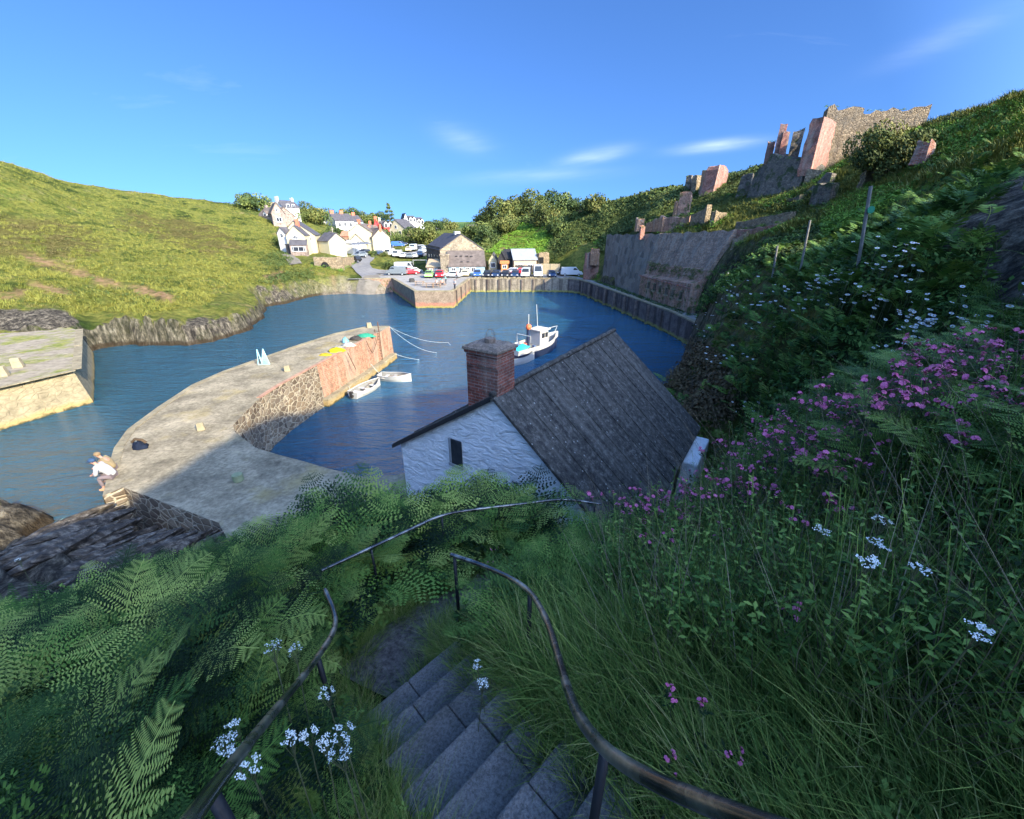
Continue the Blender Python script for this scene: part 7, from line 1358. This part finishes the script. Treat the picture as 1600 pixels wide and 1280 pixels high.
bg_ = heap('fishing_bag', 'dark blue and brown fishing bag on the pier behind the two anglers', 'bag', 220, 700, .38, .25, .36, paint('bag_navy', (0.012, 0.018, 0.035), .3, .8, 6, .1, .5), 12)
q = MB(); q.tube([(-.3, 0, .3), (-.1, 0, .46), (.2, 0, .42), (.3, .05, .25)], .06, 6); q.build('flap', paint('bag_brown', (0.09, 0.06, 0.035), .2, .9), bg_)
# teal net frame standing at the pier edge
v = PZ(411, 570, PIER); nf = empty('drying_rack', v, 0, 'pale teal triangular net rack standing at the seaward edge of the pier', 'rack'); q = MB()
for a, b2 in (((-.35, 0, 0), (-.3, .2, 1.1)), ((-.3, .2, 1.1), (-.05, 0, .1)), ((-.1, 0, 0), (.15, .2, 1.15)), ((.15, .2, 1.15), (.5, 0, .05)), ((-.35, 0, 0), (.5, 0, .05))): q.tube([a, b2], .03, 5)
q.build('frame', m_bluer, nf); q = MB(); m_tn = paint('teal_net', (0.30, 0.62, 0.58), .1, .8, bump=0)
for i in range(9): t = i / 8; q.tube([(-.1 + .25 * t, .2 * t, 1.15 * t), (.5 - .35 * t, .2 * t, .05 + 1.1 * t)], .012, 4); q.tube([(-.1 + .6 * t, 0, .02), (.15, .2, 1.15)], .012, 4)
q.build('netting', m_tn, nf)
# posts at the pier end
q = MB(); q.tube([(0, 0, 0), (0, 0, 1.0)], .05, 6); o = q.build('mooring_pole', m_rust); o.location = PZ(592, 519, PIER); tag(o, 'thin upright pole at the top of the pier ladder', 'pole')
# ------------------------------------------------------------ trees
m_leafd = rvmat('tree_leaf_dark', [(0.1, (0.02, 0.04, 0.012)), (0.5, (0.06, 0.09, 0.022)), (0.9, (0.16, 0.18, 0.04))], pos_amt=0.2); m_leafy = rvmat('tree_leaf_olive', [(0.1, (0.03, 0.045, 0.010)), (0.5, (0.085, 0.105, 0.022)), (0.9, (0.20, 0.18, 0.05))], pos_amt=0.2); m_bark = paint('tree_bark', (0.10, 0.08, 0.06), .3, .9)
def tree_proto(seed, w, h, nl, leaf, mat, name='broadleaf_tree', low=0.15, conifer=False):
    g = random.Random(seed); e_ = empty(name, (0, 0, -60)); q = MB(); q.tube([(0, 0, -.5), (.03 * w, 0, h * .3), (0, .03 * w, h * .65)], .05 * h ** .8, 7, r1=.02 * h ** .8)
    lobes = []
    if conifer:
        for k in range(8): z = h * (.18 + .1 * k); L_ = w * (1 - k / 8.5) * g.uniform(.55, 1); a0 = g.uniform(0, 6); [lobes.append((math.cos(a0 + j * 1.57) * L_ * .7, math.sin(a0 + j * 1.57) * L_ * .7, z + g.uniform(-.2, .3), L_ * .32, L_ * .32, h * .035)) for j in range(4)]; [q.tube([(0, 0, z), (math.cos(a0 + j * 1.57) * L_, math.sin(a0 + j * 1.57) * L_, z + .4)], .05, 4) for j in range(4)]
    else:
        for k in range(13):
            a = g.uniform(0, 6.283); r0 = w * .5 * math.sqrt(g.random()) * .75; z = h * g.uniform(low + .18, .86) ; s = w * g.uniform(.16, .30) * (1.15 - .5 * r0 / (w * .5)); lobes.append((math.cos(a) * r0, math.sin(a) * r0, z * (1 - .35 * (r0 / (w * .5)) ** 2), s, s, s * .8)); q.tube([(0, 0, h * .3), (math.cos(a) * r0 * .8, math.sin(a) * r0 * .8, z * .9)], .02 * h ** .6, 4)
    q.build('trunk', m_bark, e_); T_ = Tpl()
    for i in range(nl):
        lx, ly, lz, sx_, sy_, sz_ = lobes[i % len(lobes)]; v = np.array([g.gauss(0, 1), g.gauss(0, 1), g.gauss(0, 1)]); v /= np.linalg.norm(v); f = g.uniform(.75, 1.12); p_ = np.array([lx + v[0] * sx_ * f, ly + v[1] * sy_ * f, lz + v[2] * sz_ * f]); nr = v + np.array([g.gauss(0, .6), g.gauss(0, .6), g.gauss(0, .6)]); nr /= np.linalg.norm(nr); t1 = np.cross(nr, [.3, .8, .5]); t1 /= np.linalg.norm(t1); t2 = np.cross(nr, t1); a = leaf * g.uniform(.6, 1.3); T_.quad(p_ - t1 * a, p_ - t2 * a * .55, p_ + t1 * a, p_ + t2 * a * .55, .3 * g.random() + .7 * ((i % len(lobes)) / len(lobes)))
    v, q2, r_ = T_.arr(); npmesh('crown', v, q2, mat, rv=r_, parent=e_); return e_
TP = {'d': [tree_proto(1, 8, 6.4, 2600, .30, m_leafd, low=-.12), tree_proto(2, 9, 5.6, 2600, .30, m_leafd, low=-.12)], 'o': [tree_proto(3, 9, 5.8, 2600, .30, m_leafy, low=-.12), tree_proto(4, 7.5, 5.4, 2600, .28, m_leafy, low=-.12)], 'c': [tree_proto(5, 5, 15, 2400, .28, m_leafd, 'pine_tree', conifer=True)], 'b': [tree_proto(6, 6.2, 5.4, 9000, .14, m_leafy, 'round_bush', low=-.15)]}
tused = {}
def tree(kind, px, py, y, s, label, cat='tree', group='trees around the village', zs=1.0):
    v = PY(px, py, y); v.z = float(H(v.x, v.y)) - (.5 if kind in 'do' else 0); k = tused.get(kind, 0); tused[kind] = k + 1; L_ = TP[kind]; o = L_[k] if k < len(L_) else copy_tree(L_[k % len(L_)])
    o.location = v; o.rotation_euler = (0, 0, random.uniform(0, 6.28)); o.scale = (s, s, s * zs); return tag(o, label, cat, group)
tree('b', 1384, 250, 43, .98, 'large round sunlit bush on the slope below the skyline ruins', 'bush', None)
trees = [('c', 610, 352, 205, .95, 'tall thin pine standing above the village skyline'), ('d', 645, 372, 178, 1.0, 'round dark tree right of the cream gabled house'), ('d', 624, 372, 172, .95, 'dark tree on the lane in front of the cream gabled house'), ('d', 601, 373, 178, .9, 'dark tree right of the tall red house'), ('d', 608, 377, 165, .85, 'dark shrub tree at the bend of the rising road'), ('o', 668, 383, 165, 1.25, 'broad olive tree left of the warehouse roof'), ('o', 660, 381, 172, 1.0, 'olive tree behind the car park bank'), ('d', 523, 372, 165, .8, 'dark tree in front of the hilltop terrace'), ('d', 514, 373, 158, .75, 'dark tree left below the hilltop terrace'), ('d', 536, 374, 168, .5, 'small dark tree under the white terrace'), ('o', 482, 346, 185, 1.3, 'olive brown tree on the skyline right of the stone cottage'), ('d', 495, 350, 190, 1.3, 'dark skyline tree left of the hilltop terrace'), ('o', 470, 345, 180, 1.1, 'low olive tree beside the tall white house'), ('d', 460, 352, 160, .9, 'dark tree right below the tall white house'), ('d', 512, 343, 230, 1.3, 'skyline tree behind the small white house'), ('d', 548, 345, 235, 1.4, 'dark skyline tree behind the terrace chimneys'), ('d', 533, 344, 240, 1.1, 'small skyline tree behind the white terrace'), ('o', 570, 352, 240, 1.2, 'olive tree right of the pale blue terrace end'), ('o', 580, 352, 250, 1.2, 'olive tree behind the tall red house'), ('d', 594, 350, 250, 1.3, 'rounded dark tree left of the tall pine'), ('o', 588, 356, 225, 1.0, 'low olive tree above the orange roof'), ('o', 603, 356, 225, .9, 'small olive tree under the tall pine'),
 ('d', 398, 326, 160, 1.2, 'dark round tree at the skyline left of the stone cottage'), ('d', 388, 322, 165, .9, 'low dark tree furthest left on the headland skyline'), ('d', 447, 372, 112, .7, 'dark shrub tree left behind the large white house'), ('o', 462, 366, 118, .55, 'small olive tree above the large white house'), ('d', 583, 406, 118, .35, 'small dark bush by the junction below the car park'), ('d', 611, 425, 104, .42, 'dark bush on the green behind the large grey van'), ('o', 600, 407, 120, .35, 'olive bush at the left end of the car park'),
 ('o', 700, 363, 250, 1.3, 'olive tree beyond the warehouse ridge'), ('d', 678, 372, 200, 1.1, 'dark tree between the village and the warehouse'), ('d', 745, 377, 150, 1.0, 'dark tree right of the warehouse ridge'), ('o', 755, 362, 175, 1.3, 'olive tree at the left foot of the scrub hill'), ('o', 775, 355, 172, 1.7, 'broad olive tree on the left shoulder of the scrub hill'), ('o', 800, 350, 172, 1.8, 'large olive tree on the crest of the scrub hill'), ('o', 825, 350, 172, 1.7, 'olive tree right of the largest one on the scrub hill crest'), ('d', 865, 338, 185, 1.8, 'dark tree in the dip of the scrub hill skyline'), ('d', 880, 334, 185, 1.6, 'second dark tree in the skyline dip'), ('o', 790, 372, 140, 1.2, 'olive tree half way down the scrub hill'), ('d', 762, 388, 130, .9, 'dark tree behind the small white hut'), ('o', 848, 360, 140, 1.2, 'olive tree in the middle of the scrub hill'), ('d', 868, 372, 125, 1.0, 'dark tree above the fenced yard'), ('d', 905, 350, 130, 1.0, 'dark tree on the right flank of the scrub hill'), ('o', 930, 340, 125, 1.0, 'olive tree high on the right flank of the scrub hill')]
for t_ in trees: tree(*t_)
cl_t = [clump(s + 60, 60, 0.6, 0.10) for s in range(3)]
vb = hit(1003, 528) ; 
for i, (px, py, y) in enumerate(((1000, 545, 25),)):
    v = PY(px, py, y); v.z = float(H(v.x, v.y)); P = np.array([[v.x + random.uniform(-1.2, 1.2), v.y + random.uniform(-1, 1), v.z + random.uniform(0, 1.1)] for _ in range(55)]); scatter('green_bush', cl_t, P, np.full(55, .75), m_bright, label='bright green bush between the roof ridge and the quay', cat='bush')
# utility poles
m_pole = paint('pole_wood', (0.30, 0.26, 0.20), .2, .9)
for px, pb, pt, y, lb in ((448, 372, 346, 115, 'wooden utility pole behind the large white house'), (522, 377, 355, 140, 'wooden utility pole below the hilltop terrace'), (612, 380, 357, 175, 'pale utility pole by the dark trees in the village')):
    a, b2 = PY(px, pb, y), PY(px, pt, y); e_ = empty('utility_pole', a, 0, lb, 'pole', 'utility poles'); q = MB(); q.tube([(0, 0, -1), (0, 0, b2.z - a.z)], .13, 6); q.build('shaft', m_pole, e_); q = MB(); q.box(-.6, .6, -.06, .06, b2.z - a.z - .6, b2.z - a.z - .48); q.build('crossarm', m_pole, e_)
# picnic tables on the jetty
pt0 = empty('picnic_table', (0, 0, 0)); m_tim = paint('table_timber', (0.34, 0.24, 0.16), .25, .85)
q = MB(); q.box(-.9, .9, -.38, .38, .70, .75); q.build('tabletop', m_tim, pt0)
for sg in (-1, 1): q = MB(); q.box(-.9, .9, sg * .72 - .13, sg * .72 + .13, .42, .46); q.build('bench_seat', m_tim, pt0)
for x in (-.65, .65):
    for sg in (-1, 1): q = MB(); q.tube([(x, sg * .3, .7), (x, sg * .72, 0)], .05, 4); q.build('leg', m_tim, pt0)
pts = [(656, 446, 'leftmost picnic table on the jetty'), (672, 449, 'picnic table near the front edge of the jetty'), (682, 449, 'picnic table in the middle of the jetty front'), (688, 446, 'picnic table with people sitting at it on the jetty')]
for i, (px, py, lb) in enumerate(pts): o = pt0 if i == 0 else copy_tree(pt0); o.location = PZ(px, py, QZ); o.rotation_euler = (0, 0, R(8 * i)); tag(o, lb, 'table', 'picnic tables on the jetty')
block('storage_box', 'dark box near the left edge of the jetty', 'box', 644, 441, QZ, .5, .7, m_blk)
# ------------------------------------------------------------ people
m_skin = paint('skin', (0.46, 0.24, 0.17), .06, .6, bump=0)
def skinned(name, nodes, edges, mat, parent, sub=2):
    me = bpy.data.meshes.new(name); me.from_pydata([n[0] for n in nodes], edges, []); o = bpy.data.objects.new(name, me); COL.objects.link(o); o.parent = parent
    sk = o.modifiers.new('skin', 'SKIN'); sv = me.skin_vertices.new() if hasattr(me.skin_vertices, 'new') and not me.skin_vertices else None
    bm = bmesh.new(); bm.from_mesh(me); lay = bm.verts.layers.skin.verify(); bm.verts.ensure_lookup_table()
    for i, n in enumerate(nodes): bm.verts[i][lay].radius = n[1] if isinstance(n[1], tuple) else (n[1], n[1]); bm.verts[i][lay].use_root = (i == 0)
    bm.to_mesh(me); bm.free(); sd = o.modifiers.new('sub', 'SUBSURF'); sd.levels = sub; sd.render_levels = sub; me.materials.append(mat)
    return o
def angler(label, loc, rz, shirt, trouser, hat, hatmat, shoe, hair=None, lean=.32):
    """seated on an edge, legs hanging, hunched forward; origin at the seat edge, facing +x"""
    e_ = empty('person', loc, rz, label, 'person')
    hip = Vector((-.18, 0, .12)); ch = hip + Vector((lean * .75, 0, .36)); nk = hip + Vector((lean * 1.15, 0, .50)); hd = nk + Vector((.10, 0, .15)); knee = lambda s: Vector((.26, s * .13, .12)); ank = lambda s: Vector((.22, s * .13, -.32)); toe = lambda s: Vector((.40, s * .14, -.40)); sh = lambda s: nk + Vector((-.03, s * .19, -.04)); el = lambda s: Vector((.22, s * .24, .30)); wr = lambda s: Vector((.42, s * .07, .24))
    body = [(hip, .12), (ch, .12), (nk, .055), (nk + Vector((.05, 0, .07)), .052), (hd, (.078, .095)), (hd + Vector((.02, 0, .08)), .06)]; ed = [(0, 1), (1, 2), (2, 3), (3, 4), (4, 5)]
    for s in (-1, 1):
        k = len(body); body += [(sh(s), .062), (el(s), .045), (wr(s), .03), (wr(s) + Vector((.05, -s * .01, -.01)), .032), (hip + Vector((.05, s * .09, -.02)), .085), (knee(s), .062), (ank(s), .042), (toe(s) - Vector((.06, 0, 0)), .035)]; ed += [(1, k), (k, k + 1), (k + 1, k + 2), (k + 2, k + 3), (0, k + 4), (k + 4, k + 5), (k + 5, k + 6), (k + 6, k + 7)]
        for f in range(4): body.append((wr(s) + Vector((.10 - .006 * f, -s * (.022 - .018 * f), -.012 - .006 * (f % 2))), .0095)); ed.append((k + 3, len(body) - 1))
        body.append((wr(s) + Vector((.06, -s * .045, .02)), .011)); ed.append((k + 3, len(body) - 1))
    skinned('body', body, ed, m_skin, e_)
    st = [(hip + Vector((-.01, 0, -.03)), .155), (hip + Vector((.08, 0, .17)), .155), (ch, .152), (nk - Vector((.02, 0, .03)), .085)]; se = [(0, 1), (1, 2), (2, 3)]
    for s in (-1, 1): k = len(st); st += [(sh(s), .088), (el(s), .068), (wr(s) - Vector((.06, 0, 0)), .052)]; se += [(2, k), (k, k + 1), (k + 1, k + 2)]
    skinned('shirt', st, se, shirt, e_)
    tr = [(hip + Vector((0, 0, -.02)), .135)]; te = []
    for s in (-1, 1): k = len(tr); tr += [(hip + Vector((.07, s * .09, -.02)), .105), (knee(s), .078), (ank(s) + Vector((0, 0, .05)), .06)]; te += [(0, k), (k, k + 1), (k + 1, k + 2)]
    skinned('trousers', tr, te, trouser, e_)
    for s in (-1, 1): skinned('shoe', [(ank(s) - Vector((.04, 0, .07)), .055), (ank(s) + Vector((.05, 0, -.085)), .052), (toe(s) + Vector((.0, 0, .0)), .042)], [(0, 1), (1, 2)], shoe, e_)
    q = MB(); q.ball(hd + Vector((.0, 0, .055)), .112, 14, 8, (1.05, .95, .85)); 
    if hat: q.loft([[hd + Vector((.05 + .14 * math.cos(a), .10 * math.sin(a), .06 - .05 * math.cos(a) + dz)) for a in [math.pi * (i / 8 - .5) for i in range(9)]] for dz in (0, .012)], caps=True)
    q.build('cap' if hat else 'hair', hatmat, e_, smooth=True)
    q = MB(); q.ball(hd + Vector((.095, 0, -.005)), .018, 8, 5, (1.2, .8, 1)); q.build('nose', m_skin, e_, smooth=True)
    for s in (-1, 1): q = MB(); q.ball(hd + Vector((.078, s * .032, .022)), .011, 6, 4); q.build('eye', m_blk, e_); q = MB(); q.ball(hd + Vector((-.01, s * .088, .0)), .022, 8, 5, (.9, .4, 1.2)); q.build('ear', m_skin, e_, smooth=True)
    q = MB(); q.tube([hd + Vector((.088, -.022, -.048)), hd + Vector((.096, 0, -.05)), hd + Vector((.088, .022, -.048))], .006, 5); q.build('mouth', paint('lips', (0.4, 0.15, 0.13), .05, .6, bump=0), e_)
    return e_
m_wshirt = paint('white_sweatshirt', (0.40, 0.40, 0.41), .04, .9, 6, .1, .2); m_tshirt = paint('tan_shirt', (0.26, 0.20, 0.11), .15, .9); m_trg = paint('mauve_trousers', (0.17, 0.135, 0.145), .1, .9); m_cap = paint('navy_cap', (0.025, 0.06, 0.13), .1, .8); m_hair = paint('fair_hair', (0.22, 0.15, 0.08), .2, .8); m_shoe = paint('tan_shoe', (0.52, 0.27, 0.13), .1, .8)
eg = PZ(178, 746, PIER) + Vector((-.14, -.04, 0)); ang_ = R(196)
a1 = angler('person in a white sweatshirt and blue cap hunched on the pier edge, holding a rod', (eg.x, eg.y, PIER), ang_, m_wshirt, m_trg, True, m_cap, m_shoe); a1.scale = (1.05, 1.05, 1.05)
eg2 = PZ(176, 737, PIER) + Vector((-.12, -.03, 0)); a2 = angler('person in a tan top sitting beyond the one in the white sweatshirt', (eg2.x - .05, eg2.y + .1, PIER), ang_, m_tshirt, m_trg, False, m_hair, m_shoe, lean=.22); a2.scale = (1.0, 1.0, 1.0)
rodb = Vector((eg.x, eg.y, PIER)) + Vector((-.40, -.14, .25)); q = MB(); q.tube([(0.25, .1, -.02), (-.6, -.3, .12), (-2.0, -.8, .05)], .014, 6, r1=.005); o = q.build('fishing_rod', m_blk); o.location = rodb; tag(o, 'thin fishing rod held out over the water by the angler in white', 'fishing rod')
def stander(label, loc, rz, shirt, trouser, sit=False):
    e_ = empty('person', loc, rz, label, 'person'); z0 = -.42 if sit else 0; hip = Vector((0, 0, .92 + z0)); nk = hip + Vector((.02, 0, .54)); hd = nk + Vector((.02, 0, .16))
    body = [(hip, .12), (hip + Vector((0, 0, .35)), .13), (nk, .055), (hd, (.08, .095)), (hd + Vector((0, 0, .08)), .06)]; ed = [(0, 1), (1, 2), (2, 3), (3, 4)]; tr = [(hip, .135)]; te = []; sh_ = [(hip + Vector((0, 0, .02)), .145), (hip + Vector((0, 0, .38)), .15), (nk - Vector((0, 0, .04)), .08)]; se = [(0, 1), (1, 2)]
    for s in (-1, 1):
        kn = Vector((.42, s * .11, .5)) if sit else Vector((.03, s * .1, .5)); an = Vector((.42 if sit else 0, s * .11, .08)); el = hip + Vector((.02, s * .27, .22)); wr = hip + Vector((.2, s * .2, .08)); k = len(body)
        body += [(nk + Vector((0, s * .18, -.05)), .06), (el, .042), (wr, .03), (wr + Vector((.07, 0, -.02)), .032), (hip + Vector((0, s * .09, -.04)), .085), (kn, .06), (an, .045), (an + Vector((.15, 0, -.03)), .04)]; ed += [(1, k), (k, k + 1), (k + 1, k + 2), (k + 2, k + 3), (0, k + 4), (k + 4, k + 5), (k + 5, k + 6), (k + 6, k + 7)]
        k = len(tr); tr += [(hip + Vector((0, s * .09, -.04)), .1), (kn, .075), (an + Vector((0, 0, .04)), .06)]; te += [(0, k), (k, k + 1), (k + 1, k + 2)]; k = len(sh_); sh_ += [(nk + Vector((0, s * .18, -.05)), .085), (el, .062)]; se += [(1, k), (k, k + 1)]
    skinned('body', body, ed, m_skin, e_, 1); skinned('shirt', sh_, se, shirt, e_, 1); skinned('trousers', tr, te, trouser, e_, 1); q = MB(); q.ball(hd + Vector((-.015, 0, .045)), .108, 10, 6); q.build('hair', m_hair if not sit else m_blk, e_, smooth=True); return e_
m_teal = paint('teal_top', (0.06, 0.38, 0.36), .1, .8); m_pnk = paint('pink_top', (0.7, 0.35, 0.3), .1, .8); m_dkt = paint('dark_trousers', (0.04, 0.045, 0.06), .1, .8)
v = PZ(697, 445, QZ); stander('person in a teal top standing right of the occupied picnic table', v, R(180), m_teal, m_dkt)
v = PZ(688, 446, QZ); stander('person in a teal shirt seated at the far side of the jetty picnic table', v + Vector((.1, .85, 0)), R(-90), m_teal, m_dkt, True); stander('person in a white shirt seated at the left of the jetty picnic table', v + Vector((-.5, -.95, 0)), R(90), m_wshirt, m_dkt, True); stander('person in a pink top seated at the right of the jetty picnic table', v + Vector((.5, -.95, 0)), R(90), m_pnk, m_dkt, True)
v = PZ(714, 437, QZ); stander('person in a pink top standing by the white car on the quay', v, R(200), m_pnk, m_dkt)
v = PZ(711, 453, QZ); stander('person in white at the right front corner of the jetty', v, R(230), m_wshirt, m_dkt)
